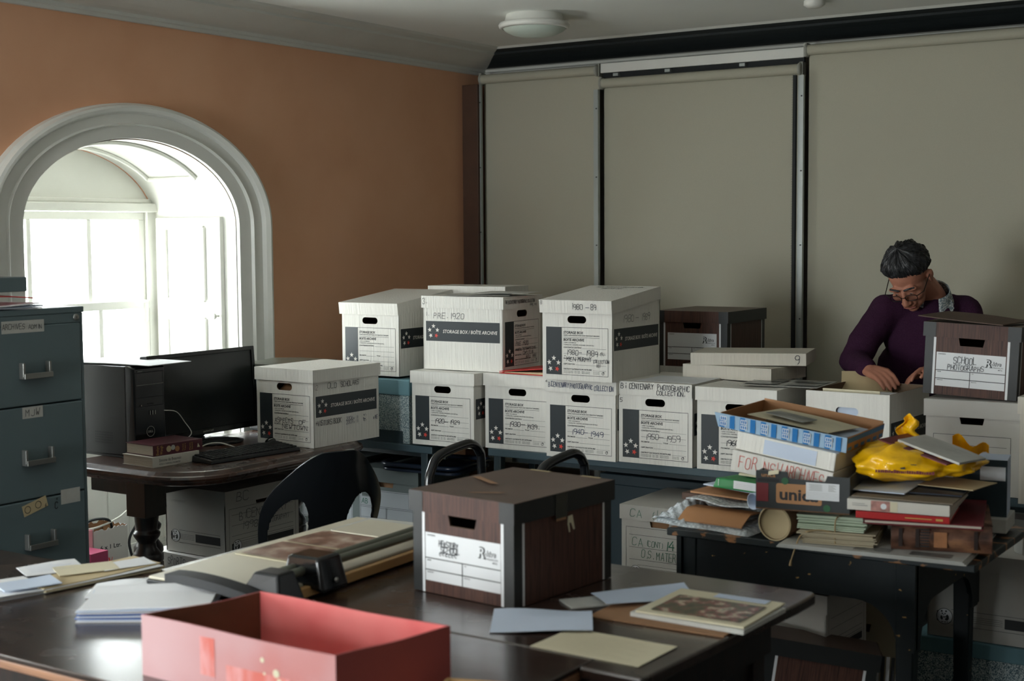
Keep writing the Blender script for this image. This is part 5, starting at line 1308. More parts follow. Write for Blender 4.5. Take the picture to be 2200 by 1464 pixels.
# dark carton with unica lettering
t = thing('tile_carton', 'open dark carton lettered unica in the middle of the green desk heap', 'carton', (-1.520,3.840,RZ+0.104), R(9))
CW, CD, CH = 0.262, 0.30, 0.108
mb = MB()
for z0, z1 in ((0,0.004),): mb.box((-CW/2,-CD/2,z0),(CW/2,CD/2,z1),M_kraft)
front = [(-CW/2,0),(CW/2,0),(CW/2,CH*0.95),(CW/2-0.062,CH*0.96),(CW/2-0.066,CH*0.84),(CW/2-0.070,CH*0.80),(-CW/2+0.095,CH*0.84),(-CW/2+0.090,CH*0.88),(-CW/2+0.088,CH*1.0),(-CW/2+0.03,CH*1.02),(-CW/2,CH)]
mb.M = fr((0,-CD/2,0),(1,0,0),(0,0,1)); n = len(front)
mb.add([(p[0],p[1],0) for p in front]+[(p[0],p[1],-0.005) for p in front],[tuple(range(n))]+[((i+1)%n,i,n+i,n+(i+1)%n) for i in range(n)],M_unica); mb.add([(p[0],p[1],-0.005) for p in front],[tuple(range(n-1,-1,-1))],M_kraft)
mb.M = Matrix()
for sx in (-1,1):
    a, b = sorted((sx*CW/2, sx*(CW/2-0.005))); mb.box((a,-CD/2+0.005,0),(b,CD/2,CH*0.96),M_unica)
mb.box((-CW/2+0.005,CD/2-0.005,0),(CW/2-0.005,CD/2,CH*0.96),M_unica); mb.build('carton_body', t)
mb = MB(); mb.M = fr((-CW/2,-CD/2-0.0006,0),(1,0,0),(0,0,1))
mb.rect(0.002,0.022,0.036,0.074,M_unred,0); 
mb.slab([(0.058+p[0],0.020+p[1]) for p in rrect(0,0,0.128,0.056,0.006,4)],0,0.0004,M_untan)
mb.text('unica',0.068,0.031,0.033,M_txt,0.0007,width=0.108,bold=0.03)
mb.text('unica',0.016,0.092,0.0115,M_untan,0.0005,width=0.040,bold=0.02); mb.rect(0.006,0.078,0.066,0.087,M_rubber,0.0003)
for x, y in ((0.083,0.083),(0.200,0.014)): mb.disc(x,y,0.010,M_unb,0.0006,22)
mb.rect(0.142,0.036,0.234,0.084,M_lab,0.0012)
for k in range(8): mb.rect(0.150+0.002*(k%3),0.062+k*0.0024,0.188-0.003*(k%2),0.0629+k*0.0024,M_greyph,0.0016); mb.rect(0.204,0.062+k*0.0024,0.226-0.004*(k%3),0.0629+k*0.0024,M_greyph,0.0016)
for k in range(5): mb.rect(0.144,0.039+k*0.0042,0.232,0.0394+k*0.0042,M_greyph,0.0016)
mb.build('print', t)
mb = MB(); mb.sheet(lambda u,v:(-0.095+0.03*u,-CD/2-0.001-0.004*v,CH*1.0+0.006*u-0.010*v),3,2,M_cream,0.001); mb.build('torn_flap', t)
# the two white box lids and striped tray leaning above it
def flat_box(name, label, loc, rot, W, D, H, m, cat='box', deco=None):
    t = thing(name, label, cat, loc, rot=rot)
    mb = MB(); mb.box((-W/2,-D/2,0),(W/2,D/2,H),m); mb.build('box_body', t, bevel=0.002)
    if deco:
        mb = MB(); mb.M = fr((-W/2,-D/2-0.0006,0),(1,0,0),(0,0,1)); deco(mb); mb.build('marking', t)
    return t
def d1(mb): 
    for s_, x, wd in (('FOR',0.024,0.060),('NSW',0.100,0.062),('ARCHIVES',0.163,0.118)): mb.hand(s_,x,0.014,0.036,M_penr,0.0026,0.0004,width=wd)
def d2(mb): mb.rect(0.085,0.004,0.245,0.046,M_paperb,0.0005)
TL = R(8.0)
flat_box('flat_box','flat white box marked For NSW Archives in red, standing in the dark carton',(-1.590,3.925,RZ+0.172),(0,TL,R(1)),0.305,0.36,0.060,M_card,deco=d1)
flat_box('flat_box','flat white box with a pale paper label on top of the For NSW Archives box',(-1.578,3.935,RZ+0.2335),(0,TL,R(0)),0.300,0.36,0.052,M_card,deco=d2)
t = thing('striped_tray', 'blue and white striped cardboard tray full of papers at the top of the heap', 'tray', (-1.605,3.950,RZ+0.2890), rot=(0,R(7.6),R(3)))
W_, D_, H_ = 0.385, 0.355, 0.042
mb = MB(); mb.box((-W_/2,-D_/2,0),(W_/2,D_/2,0.003),M_kraft)
mb.hexa([(-W_/2,-D_/2,0),(W_/2,-D_/2,0),(W_/2,-D_/2+0.004,0),(-W_/2,-D_/2+0.004,0),(-W_/2-0.012,-D_/2-0.012,H_),(W_/2,-D_/2-0.008,H_*1.05),(W_/2,-D_/2-0.004,H_*1.05),(-W_/2-0.008,-D_/2-0.008,H_)],M_spale)
for (a,b) in (((-W_/2,-D_/2+0.004,0),(-W_/2+0.004,D_/2,H_)),((W_/2-0.004,-D_/2+0.004,0),(W_/2,D_/2,H_))): mb.box(a,b,M_untan)
mb.box((-W_/2+0.004,D_/2-0.004,0),(W_/2-0.004,D_/2,H_*1.15),M_untan); mb.build('tray_body', t)
mb = MB(); mb.M = Matrix(((1,0,0,0),(0,-0.24,-1,-D_/2-0.0008),(0,1,0,0),(0,0,0,1)))
k = 0; x = -W_/2+0.004
for i in range(12):
    mb.rect(x,0.001,x+0.0155,H_-0.001,M_sblue,0.0004); 
    if i % 2 == 0 and i > 0 or i == 0:
        mb.rect(x+0.002,0.006,x+0.022,0.019,M_lab,0.0008); mb.rect(x+0.002,0.022,x+0.022,0.035,M_lab,0.0008)
        for q in range(3): mb.rect(x+0.004+q*0.006,0.008,x+0.008+q*0.006,0.017,M_sblue,0.0011); mb.rect(x+0.004+q*0.006,0.024,x+0.008+q*0.006,0.033,M_sblue,0.0011)
    x += 0.0318
mb.M = fr((W_/2+0.0006,-D_/2,0),(0,1,0),(0,0,1)); mb.rect(0.002,0.026,D_-0.002,0.040,M_sblue,0)
for i in range(6): mb.rect(0.01+i*0.06,0.004,0.045+i*0.06,0.014,M_sblue,0)
mb.build('stripes', t)
def lns(mb, w, d, z=0.0045, n=9):
    for k in range(n): mb.rect(-w/2+0.015,-d/2+0.02+k*(d-0.04)/n,w/2-0.02-0.02*(k%3),-d/2+0.0215+k*(d-0.04)/n,M_greyph,z)
def tray_sheet(label, x, y, z, rz, w, d, m, seed, lines=None, name='paper_sheet', cat='paper'):
    M = Matrix.Translation(t.location) @ Matrix.Rotation(R(3),4,'Z') @ Matrix.Rotation(R(7.6),4,'Y')
    p = M @ Vector((x,y,z)); o = loose_sheet(name, label, p, 0, w, d, m, 0.006, 0.0015, seed=seed, cat=cat)
    o.rotation_euler = (M.to_3x3() @ Matrix.Rotation(rz,3,'Z')).to_euler()
    if lines: mb = MB(); lines(mb); mb.build('writing', o)
    return o
tray_sheet('blue-edged white sheet lying along the back of the striped tray', 0.035,0.06,0.018,R(-6),0.26,0.20,M_paperb,2)
tray_sheet('brown envelope at the bottom of the striped tray', 0.02,-0.03,0.005,R(2),0.28,0.20,M_manila,3,cat='envelope',name='envelope')
tray_sheet('typed cream letter lying across the striped tray', 0.0,0.01,0.030,R(-10),0.27,0.20,M_cream,4,lines=lambda mb: lns(mb,0.26,0.19,0.0075))
tray_sheet('small dark photograph on the typed letter in the striped tray', -0.03,-0.02,0.040,R(-14),0.13,0.075,M_greyph,5,name='photograph',cat='photograph')

# right part: books, bag
book('large white hardback in the stack on the leather book', (-1.255,3.875,RB+0.112), R(8), 0.27, 0.34, 0.030, M_bwhite,
     spine=lambda mb: (mb.rect(0.064,0.001,0.115,0.029,mat('cover_picture', rgb(170,120,110), rough=0.5, var=0.5, vscale=40),0), mb.disc(0.098,0.015,0.008,M_lab,0.0004), mb.rect(0.115,0.001,0.135,0.029,M_cream,0), mb.rect(0.014,0.013,0.055,0.0145,M_greyph,0), mb.rect(0.014,0.018,0.048,0.0192,M_greyph,0)))
M_redbk = mat('red_book_cloth', rgb(176,30,30), rough=0.35)
book('red hardback directly below the large white hardback', (-1.240,3.825,RB+0.092), R(10), 0.245, 0.24, 0.0185, M_redbk, spine=lambda mb: (mb.rect(0.13,0.008,0.20,0.0105,M_gold,0), mb.rect(0.21,0.006,0.228,0.012,M_gold,0)))
t = thing('spiral_notebook', 'dark red spiral notebook lying on the old leather book', 'notebook', (-1.215,3.905,RB+0.078), R(14))
mb = MB(); mb.box((-0.155,-0.19,0),(0.155,0.19,0.003),M_redd); mb.box((-0.150,-0.185,0.003),(0.150,0.185,0.010),M_pages); mb.box((-0.155,-0.19,0.010),(0.155,0.19,0.013),M_redd); mb.build('covers', t, bevel=0.001)
mb = MB()
for k in range(16): 
    a = [(0.075+0.0045*k, 0.19+0.006*math.cos(q), 0.0065+0.009*math.sin(q)) for q in [2*PI*i/10 for i in range(10)]]
    mb.tube(a,0.0008,M_rubber,n=4,closed=True)
mb.build('spiral_wire', t)
loose_sheet('brown_envelope','grey-brown envelope lying on the large white hardback',(-1.235,3.865,RB+0.1435),R(4),0.27,0.30,mat('taupe_paper', rgb(120,108,92), rough=0.7),0.006,0.003,cat='envelope',seed=3)
loose_sheet('paper_sheet','white letter with a blue edge under the yellow bag',(-1.335,3.875,RB+0.1525),R(2),0.20,0.24,M_paperb,0.006,0.002,seed=1)
loose_sheet('dark_folder','dark folder under the right end of the yellow bag',(-1.205,3.93,RB+0.151),R(6),0.20,0.26,M_navy,0.004,0.003,cat='folder',seed=2)
loose_sheet('tan_card','tan card under the right end of the yellow bag',(-1.145,3.955,RB+0.160),R(-8),0.16,0.16,M_manila,0.004,0.002,cat='card',seed=2)
# yellow carrier bag
t = thing('carrier_bag', 'crumpled yellow plastic carrier bag with red lettering on the book stack', 'bag', (-1.270,3.955,RB+0.158), R(14))
rnd = random.Random(11)
def bag(u, v):
    a = 2*PI*u; b = PI*(v-0.5)
    ex, ey, ez = 0.175, 0.15, 0.050
    cx_ = math.copysign(abs(math.cos(a))**0.75, math.cos(a)); sy_ = math.copysign(abs(math.sin(a))**0.75, math.sin(a))
    r = 1+0.07*math.sin(3*a+1)+0.05*math.sin(7*a+2*b)+0.035*math.sin(13*a-5*b)+0.03*math.sin(11*b+5*a)
    z = ez*math.sin(b)*(1.0+0.25*math.cos(a+2.6)); 
    if z < 0: z *= 0.75
    return (ex*cx_*math.cos(b)**0.8*r, ey*sy_*math.cos(b)**0.8*r, 0.055+z*r)
mb = MB(); mb.sheet(bag,72,28,M_yel); bagb = mb.build('bag_body', t)
mb = MB(); mb.sheet(lambda u,v:(-0.02+0.060*(u-0.5)*(1.2-0.6*v)+0.01*math.sin(9*v),0.07+0.014*math.sin(6*u),0.10+0.085*v-0.03*abs(u-0.45)*v),10,10,M_yel,0.004); mb.build('bag_handle', t)
mb = MB(); mb.sheet(lambda u,v:(0.10+0.10*u,0.10+0.02*math.sin(8*u),0.07+0.05*v*(1-0.6*u)+0.01*math.sin(9*u)),12,8,M_yel,0.004); mb.build('bag_fold', t)
mb = MB(); mb.M = Matrix.Translation((-0.012,-0.1605,0.030)) @ Matrix.Rotation(R(78),4,'X')

q_ = -0.078
while q_ < 0.072:                                            # lettering too creased to read
    w_ = rnd.uniform(0.003,0.007); mb.rect(q_,0.016,q_+w_,0.016+rnd.uniform(0.006,0.009),M_redd,0.0065); q_ += w_+0.0012
q_ = -0.05
while q_ < 0.03:
    w_ = rnd.uniform(0.002,0.005); mb.rect(q_,0.040,q_+w_,0.0425,M_txt,0.0065); q_ += w_+0.0010
mb.rect(-0.012,0.028,0.0,0.035,M_txt,0.0065); mb.build('bag_print', bagb)
t2 = loose_sheet('dark_red_folder','dark red folder sloping down across the yellow bag',(-1.225,3.925,RB+0.254),R(-14),0.22,0.15,M_redd,0.006,0.003,cat='folder',ry=R(13),seed=2)
loose_sheet('paper_sheet','grey printed booklet on the dark red folder, at the top of the yellow bag',(-1.185,3.930,RB+0.254),R(-16),0.20,0.13,M_greyp,0.006,0.006,ry=R(13),seed=4,lines=lambda mb: lns(mb,0.19,0.12,0.0125,7))
t = flat_box('tissue_box','blue and white box behind the yellow bag on the green desk',(-1.145,4.200,RZ+0.055),(0,0,R(10)),0.15,0.12,0.165,M_paperb,deco=lambda mb: (mb.rect(0.0,0.0,0.15,0.165,M_tealdk,0), mb.rect(0.075,0.105,0.145,0.145,M_paper,0.0004)))
flat_box('magazine_stack','stack of grey magazines under the blue and white box',(-1.15,4.19,RZ+0.0135),(0,0,R(6)),0.18,0.16,0.041,M_greyp,cat='magazines')

# under the old green desk
office_box('white office box under the green desk, printed frame facing right', (-1.523,3.95,0.335), R(-3), W=0.34, D=0.30, H=0.205, m=M_card3, front='r', sideprint=False)
office_box('white box on the floor under the framed white box below the green desk', (-1.535,3.96,0.0), R(-3), W=0.33, D=0.30, H=0.325, m=M_card3, printed=False)
office_box('beige office box behind the leaning woodgrain box, panda badge low on its front', (-1.40,4.30,0.0), R(1), W=0.30, D=0.14, H=0.46, m=MATS['beige_cardboard'], sideprint=False, printed=True)
speckled_box('teal-lidded speckled box on the floor behind the green desk legs', (-0.885,4.46,0.0), R(1), 0.53, 0.36, 0.328, lidh=0.050)
office_box('large white office box with a black bar, on the teal-lidded box at the right', (-0.90,4.47,0.330), R(1), W=0.48, D=0.34, H=0.270, m=M_card3, front='r', sideprint=True)
t = thing('white_bag', 'bulging white paper bag under the right end of the grey bench', 'bag', (-1.02,4.62,0.607), R(10))
mb = MB(); mb.sheet(lambda u,v:(0.13*math.cos(2*PI*u)*(1-0.12*v+0.05*math.sin(5*v+4*PI*u)),0.10*math.sin(2*PI*u)*(1-0.12*v+0.05*math.sin(7*v+2)),0.085*math.sin(PI/2*v)),28,16,M_greyp); mb.box((-0.10,-0.08,0.0),(0.10,0.08,0.080),M_greyp); mb.build('bag_body', t)
t = thing('striped_cloth', 'black and white striped cloth scrap beside the leaning woodgrain box', 'cloth', (-1.355,3.98,0.001), R(20))
mb = MB()
for k in range(9): mb.sheet(lambda u,v:(-0.05+0.012*k+0.010*u+0.04*v*(0.3+k*0.06),-0.02+0.012*math.sin(3*v+k),0.40*v-0.004*k),1,10,M_lab if k%2 else M_txt,0.001)
mb.build('cloth_folds', t)
# ------------------------------------------------------------------ front tables
TZ = 0.75
t = thing('writing_table', 'long worn brown table at the front left, red box and papers on it', 'table', (-2.60,2.16,0))
x0, x1, y0, y1 = -3.62, -1.447, 1.830, 2.462
mb = MB(); mb.M = Matrix.Translation((2.60,-2.16,0)); mb.box((x0,y0,TZ-0.012),(x1,y1,TZ),M_table); mb.box((x0,y0+0.001,TZ-0.030),(x1,y1,TZ-0.0125),M_tedge); mb.build('table_top', t, bevel=0.002)
mb = MB(); mb.M = Matrix.Translation((2.60,-2.16,0)); mb.box((x0+0.05,y0+0.05,TZ-0.14),(x1-0.05,y0+0.07,TZ-0.031),M_deskdk); mb.box((x0+0.05,y1-0.07,TZ-0.14),(x1-0.05,y1-0.05,TZ-0.031),M_deskdk)
for x in (x0+0.05, x1-0.07): mb.box((x,y0+0.07,TZ-0.14),(x+0.02,y1-0.07,TZ-0.031),M_deskdk)
mb.build('apron', t)
for x in (x0+0.08,x1-0.08):
    for y in (y0+0.08,y1-0.08):
        mb = MB(); mb.M = Matrix.Translation((2.60,-2.16,0)); mb.box((x-0.03,y-0.03,0),(x+0.03,y+0.03,TZ-0.031),M_deskdk); mb.build('leg', t, bevel=0.004)
t = thing('side_table', 'worn brown table behind the long one, paper trimmer and woodgrain box on it', 'table', (-2.0,2.85,0))
x0, x1, y0, y1 = -2.80, -1.262, 2.466, 3.22
mb = MB(); mb.M = Matrix.Translation((2.0,-2.85,0)); mb.slab([(p[0],p[1]) for p in [(x0,y0),(-1.4455,y0),(-1.4455,2.403),(-1.315,2.400),(-1.300,2.400),(-1.262,3.10),(-1.262,3.20),(-1.275,y1),(x0,y1)]],TZ-0.026,TZ+0.0005,M_table); mb.build('table_top', t, bevel=0.005)
mb = MB(); mb.M = Matrix.Translation((2.0,-2.85,0)); mb.box((x0+0.05,y0+0.04,TZ-0.15),(x1-0.10,y0+0.06,TZ-0.027),M_deskdk); mb.box((x0+0.05,y1-0.07,TZ-0.15),(x1-0.10,y1-0.05,TZ-0.027),M_deskdk)
for x in (x0+0.05, x1-0.12): mb.box((x,y0+0.06,TZ-0.15),(x+0.02,y1-0.07,TZ-0.027),M_deskdk)
mb.build('apron', t)
for x in (x0+0.08,x1-0.14):
    for y in (y0+0.08,y1-0.09):
        mb = MB(); mb.M = Matrix.Translation((2.0,-2.85,0)); mb.box((x-0.03,y-0.03,0),(x+0.03,y+0.03,TZ-0.027),M_deskdk); mb.build('leg', t, bevel=0.004)
mb = MB(); mb.M = Matrix.Translation((2.0,-2.85,0)); mb.box((-1.40,2.44,0.03),(-1.385,3.12,TZ-0.15),M_deskdk); mb.build('end_panel', t)
T2 = TZ+0.001
# open faded red box (sides lean a little, so it is built from its four corners)
t = thing('open_red_box', 'large open faded red cardboard box at the bottom of the photo', 'box', (-1.84,2.02,TZ))
H_ = 0.122; P = [(-2.150,1.895),(-1.640,1.888),(-1.580,2.152),(-2.078,2.156)]
P = [(x+1.84,y-2.02) for x,y in P]; k_ = 0.010
cxm = sum(p[0] for p in P)/4; cym = sum(p[1] for p in P)/4
I = [(cxm+(p[0]-cxm)*0.985, cym+(p[1]-cym)*0.97) for p in P]
names = ('front_wall','side_wall','back_wall','end_wall')
for i in range(4):
    j = (i+1)%4; mb = MB()
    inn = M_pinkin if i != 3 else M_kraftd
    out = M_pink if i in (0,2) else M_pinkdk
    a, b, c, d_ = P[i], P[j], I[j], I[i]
    n = 12; wob = lambda q: 0.0015*math.sin(7*q+i) - (0.004*math.sin(PI*q)**2 if i == 3 else 0)
    L = lambda p, q, s: (p[0]+(q[0]-p[0])*s, p[1]+(q[1]-p[1])*s)
    for s in range(n):
        s0, s1 = s/n, (s+1)/n
        A, B, Cc, D_ = L(a,b,s0), L(a,b,s1), L(d_,c,s1), L(d_,c,s0)
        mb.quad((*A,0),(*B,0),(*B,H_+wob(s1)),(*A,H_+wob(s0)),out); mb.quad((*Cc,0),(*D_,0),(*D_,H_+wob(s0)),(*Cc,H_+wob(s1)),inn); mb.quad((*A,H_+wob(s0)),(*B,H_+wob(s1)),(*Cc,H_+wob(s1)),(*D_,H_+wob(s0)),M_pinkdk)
    if i == 0:
        M_patch = ramp_mat('scraped_red_patch', [(0.35, rgb(214,150,148)), (0.6, rgb(205,104,92))], scale=30, detail=4, rough=0.75, stretch=(1,1,0.3))
        e = Vector((b[0]-a[0], b[1]-a[1],0)).normalized(); mb.M = fr((a[0],a[1],0),e,(0,0,1)) @ Matrix.Translation((0,0,0.0006))
        mb.rect(0.165,0.03,0.205,0.105,M_patch,0)
        mb.rect(0.235,0.0,0.40,0.060,M_patch,0.0001)
        for (x,y,r) in ((0.33,0.085,0.005),(0.365,0.065,0.008),(0.372,0.05,0.006),(0.335,0.06,0.003)): mb.disc(x,y,r,M_cream,0.0003,9)
        mb.M = Matrix()
    mb.build(names[i], t)
mb = MB(); mb.add([(p[0],p[1],0.003) for p in I],[(0,1,2,3)],M_pinkin); mb.add([(p[0],p[1],0) for p in P],[(3,2,1,0)],M_pinkdk); mb.build('base', t)
# folded white paper stack
def stack(name, label, loc, rz, w, d, mats, t0, curl, seed, cat='papers', rag=0.006, fold=0.0):
    t = thing(name, label, cat, loc, rz); rnd = random.Random(seed); n = len(mats)
    for k, m in enumerate(mats):
        ox, oy, a = rnd.uniform(-rag,rag), rnd.uniform(-rag,rag), rnd.uniform(-0.04,0.04)*rag/0.006
        mb = MB(); mb.M = Matrix.Translation((ox,oy,k*t0)) @ Matrix.Rotation(a,4,'Z')
        mb.sheet(lambda u,v:(-w/2+w*u,-d/2+d*v,t0*0.95+curl*math.sin(4*u+seed+k*0.3)*(k/n)*0.5*u+fold*(k/n)*math.exp(-((v-0.95)/0.10)**2)+curl*0.3*u*v*(k/n)),12,10,m,t0*0.75); mb.build('sheet', t)
    return t
stack('paper_stack','thick stack of folded white and blue papers behind the red box',(-2.500,2.235,TZ),R(35),0.290,0.19,[M_paper,M_paperb,M_blue,M_paper,M_paperb,M_blue,M_paper,M_paper,M_paperb,M_paper],0.0032,0.008,3,fold=0.010)
t = loose_sheet('crumpled_paper','crumpled white sheet behind the folded paper stack, lit by the window',(-2.665,2.335,TZ),R(35),0.22,0.11,M_paper,0.030,0.001,seed=4,n=14)
# left group of letters and envelopes
stack('paper_stack','pile of letters at the far left edge of the long table',(-2.955,2.120,TZ),R(76),0.26,0.17,[M_paper,M_cream,M_paper,M_greyp,M_paper],0.0024,0.006,5)
stack('envelope_stack','row of brown envelopes fanned out along the left of the long table',(-2.885,2.375,TZ),R(81),0.34,0.12,[M_manila,M_cream,M_manila,M_paper,M_manila],0.0028,0.006,9,cat='envelopes',rag=0.012)
loose_sheet('envelope','cream envelope lying across the fanned brown envelopes',(-2.915,2.390,TZ+0.0160),R(62),0.15,0.10,M_cream,0.004,0.0012,cat='envelope',seed=2)
loose_sheet('paper_sheet','white letter with blue writing behind the cream envelope',(-2.995,2.345,TZ+0.0150),R(66),0.15,0.11,M_paper,0.006,0.001,seed=6,lines=lambda mb: [mb.rect(-0.06,-0.040+k*0.014,0.05-0.02*(k%3),-0.039+k*0.014,M_blue,0.0066) for k in range(6)])
loose_sheet('paper_sheet','white sheet at the far end of the brown envelopes',(-2.865,2.475,TZ+0.0160),R(72),0.14,0.08,M_paper,0.004,0.001,seed=7)
loose_sheet('paper_sheet','curled white sheet at the left edge under the pile of letters',(-2.90,2.20,TZ+0.0170),R(70),0.14,0.09,M_paperb,0.008,0.002,seed=3)
# rotary trimmer
TA = R(92.5)
t = thing('paper_trimmer', 'rail paper trimmer with black cutting head and beige board on the rear table', 'paper trimmer', (-2.290,2.815,T2), TA)
# local: x along the rail, y across (board towards +y)
mb = MB(); mb.box((-0.43,0.005,0.0),(0.42,0.395,0.026),M_blackp); mb.box((-0.425,0.008,0.026),(0.415,0.392,0.034),M_base); mb.build('board', t, bevel=0.003)
mb = MB(); mb.box((-0.36,-0.016,0.006),(0.42,0.004,0.030),M_trimb); mb.build('cutting_edge', t, bevel=0.002)
mb = MB(); mb.tube([(-0.40,0.040,0.066),(0.42,0.040,0.066)],0.012,M_alu,n=14); mb.build('rail_bar', t); mb = MB(); mb.tube([(-0.40,0.012,0.064),(0.42,0.012,0.064)],0.011,M_alu,n=14); mb.build('rail_bar', t)
for x in (-0.385, 0.405):
    mb = MB(); mb.hexa([(x-0.05,-0.035,0),(x+0.05,-0.035,0),(x+0.05,0.085,0.0345),(x-0.05,0.085,0.0345),(x-0.030,-0.014,0.082),(x+0.030,-0.014,0.082),(x+0.030,0.058,0.082),(x-0.030,0.058,0.082)],M_blackp); mb.build('rail_support', t, bevel=0.006)
mb = MB(); mb.hexa([(x-0.09,y,z) for x,y,z in [(-0.210,-0.055,0.014),(-0.105,-0.055,0.014),(-0.105,0.075,0.036),(-0.210,0.075,0.036),(-0.202,-0.036,0.098),(-0.115,-0.036,0.098),(-0.115,0.062,0.098),(-0.202,0.062,0.098)]],M_blackg); h_ = mb.build('cutting_head', t, bevel=0.010, seg=3)
mb = MB(); mb.M = Matrix.Translation((-0.248,-0.054,0.040)) @ Matrix.Rotation(R(90),4,'X'); mb.lathe([(0.006,-0.001),(0.006,0.003),(0.0,0.004)],M_chrome,n=14); mb.build('screw', h_)
mb = MB(); mb.sheet(lambda u,v:(-0.462+0.05*v-0.02*math.sin(PI*u),0.30-0.36*u,0.052+0.016*math.sin(PI*(u*0.9+0.1))-0.030*u*u),16,4,M_rubber,0.022); mb.build('press_handle', t)
# photographs on the trimmer
def trim_local(x, y, z): return Matrix.Translation((-2.290,2.815,T2)) @ Matrix.Rotation(TA,4,'Z') @ Vector((x,y,z))
p = trim_local(0.025,0.235,0.0345); t = loose_sheet('photograph_sheet','sheet mounted with sepia photographs lying on the trimmer board',p,TA+R(-3),0.35,0.24,M_cream,0.001,0.0015,cat='photographs',seed=1,
    lines=lambda mb: (mb.rect(-0.165,-0.10,-0.005,0.11,M_sepia,0.0045), mb.rect(0.008,-0.10,0.165,0.11,M_sepia,0.0045)))
p = trim_local(0.04,0.098,0.0380); loose_sheet('paper_strip','white paper strip along the rail of the trimmer',p,TA,0.36,0.045,M_paper,0.001,0.001,seed=1,cat='paper')
p = trim_local(0.31,0.20,0.0345); loose_sheet('photograph_sheet','cream mount at the far end of the trimmer board',p,TA+R(2),0.19,0.26,M_greyp,0.001,0.004,cat='photographs',seed=2)
p = trim_local(0.27,0.185,0.0400); loose_sheet('photograph_sheet','second mount lying on the cream mount on the trimmer',p,TA+R(-2),0.17,0.24,M_base,0.001,0.003,cat='photographs',seed=3)
# papers at the right
loose_sheet('letter','creased white letter between the woodgrain box and the red box',(-1.680,2.635,T2),R(31),0.225,0.175,M_paperb,0.022,0.0008,cat='letter',seed=2,n=14)
loose_sheet('letter','flat cream typed letter nearest the front right corner of the table',(-1.470,2.545,T2),R(-1),0.262,0.165,M_cream,0.002,0.001,cat='letter',seed=3,lines=lambda mb: [mb.rect(-0.11,-0.06+k*0.011,0.10-0.03*(k%3),-0.0592+k*0.011,M_bundt,0.0037) for k in range(11)])
loose_sheet('mount_card','brown card mount underneath the colour photograph',(-1.455,2.845,T2),R(2),0.33,0.22,M_kraft,0.001,0.003,cat='card',seed=2)
loose_sheet('mount_card','grey card mount directly under the colour photograph',(-1.390,2.880,T2+0.0045),R(-1),0.28,0.22,M_greyp,0.001,0.010,cat='card',seed=2)
loose_sheet('photograph','colour photograph of a crowd on a cream mount at the right end of the table',(-1.388,2.890,T2+0.0160),R(1),0.262,0.235,M_cream,0.001,0.004,cat='photograph',seed=4,lines=lambda mb: (mb.rect(-0.105,-0.095,0.112,0.055,M_crowd,0.0068), mb.rect(-0.03,0.075,0.10,0.112,M_paperb,0.0068)))
loose_sheet('envelope','long grey envelope right behind the woodgrain box',(-1.640,2.885,T2),R(52),0.24,0.085,M_greyp,0.004,0.003,cat='envelope',seed=1)
loose_sheet('letter','curled blue-white letter on the long grey envelope',(-1.575,2.930,T2+0.008),R(50),0.24,0.11,M_paperb,0.022,0.001,cat='letter',seed=5,n=14)
t = thing('wooden_tray', 'corner of a pale wooden tray at the bottom edge of the photo', 'tray', (-1.455,2.07,TZ+0.0), R(20))
mb = MB(); mb.box((-0.08,-0.10,0.0),(0.045,0.06,0.008),M_trimb); mb.build('tray_base', t)
for a, b in (((-0.08,0.052,0.008),(0.045,0.06,0.042)),((-0.08,-0.10,0.008),(-0.072,0.052,0.042)),((0.037,-0.10,0.008),(0.045,0.052,0.042)),((-0.072,-0.10,0.008),(0.037,-0.092,0.042))):
    mb = MB(); mb.box(a,b,M_trimb); mb.build('tray_side', t, bevel=0.002)

# ------------------------------------------------------------------ seats between the tables
t = thing('moulded_chair', 'black moulded plastic chair with two arched cut-outs in its back', 'chair', (-3.285,3.80,0.0), R(-24))
def back(u, v):
    """u across (-1..1), v up from seat (0..1)"""
    wv = 0.205+0.034*math.sin(PI*min(1,v*1.15))
    top = 1-0.0
    y = u*wv; z = 0.435+0.430*v
    z = 0.435+(z-0.435)*(1-0.13*abs(u)**2.6*v)
    x = -0.150+0.190*v**0.9-0.105*u*u*(0.55+0.45*v)
    return (x, y, z)
def rounded(u, v):
    if v > 0.5:
        k = (v-0.5)/0.5
        lim = math.sqrt(max(0.0, 1-(k**2.4)*0.93)); u = u*lim if k>0 else u
    return back(u, v)
def inhole(u, v):
    for c, hw, vt in ((-0.57,0.275,0.60),(0.57,0.275,0.60)):
        w_ = hw*(1.0)
        if v < vt:
            k = max(0,(v-0.30)/(vt-0.30)); lim = w_*math.sqrt(max(0,1-k**2.2))
            cc = c+(0.02 if c>0 else -0.02)*(1-v)
            if abs(u-cc) < lim: return True
    return False
nu, nv = 132, 100
vs = [rounded(-1+2*i/nu, j/nv) for j in range(nv+1) for i in range(nu+1)]
fs = [(j*(nu+1)+i, j*(nu+1)+i+1, (j+1)*(nu+1)+i+1, (j+1)*(nu+1)+i) for j in range(nv) for i in range(nu) if not inhole(-1+2*(i+0.5)/nu,(j+0.5)/nv)]
used = sorted({a for f in fs for a in f}); rm = {a:k for k,a in enumerate(used)}
mb = MB(); mb.add([vs[a] for a in used],[tuple(rm[a] for a in f) for f in fs],M_chair,True)
o = mb.build('backrest', t)
sm = o.modifiers.new('soften','SMOOTH'); sm.factor = 0.5; sm.iterations = 6
so = o.modifiers.new('shell','SOLIDIFY'); so.thickness = 0.010; so.offset = 0
mb = MB(); mb.sheet(lambda u,v:(-0.150-0.36*u,(-0.205+0.41*v)*(1-0.06*u),0.435-0.018*math.sin(PI*u)*math.sin(PI*v)-0.03*max(0,u-0.85)),20,20,M_chair,0.010); mb.build('seat', t)
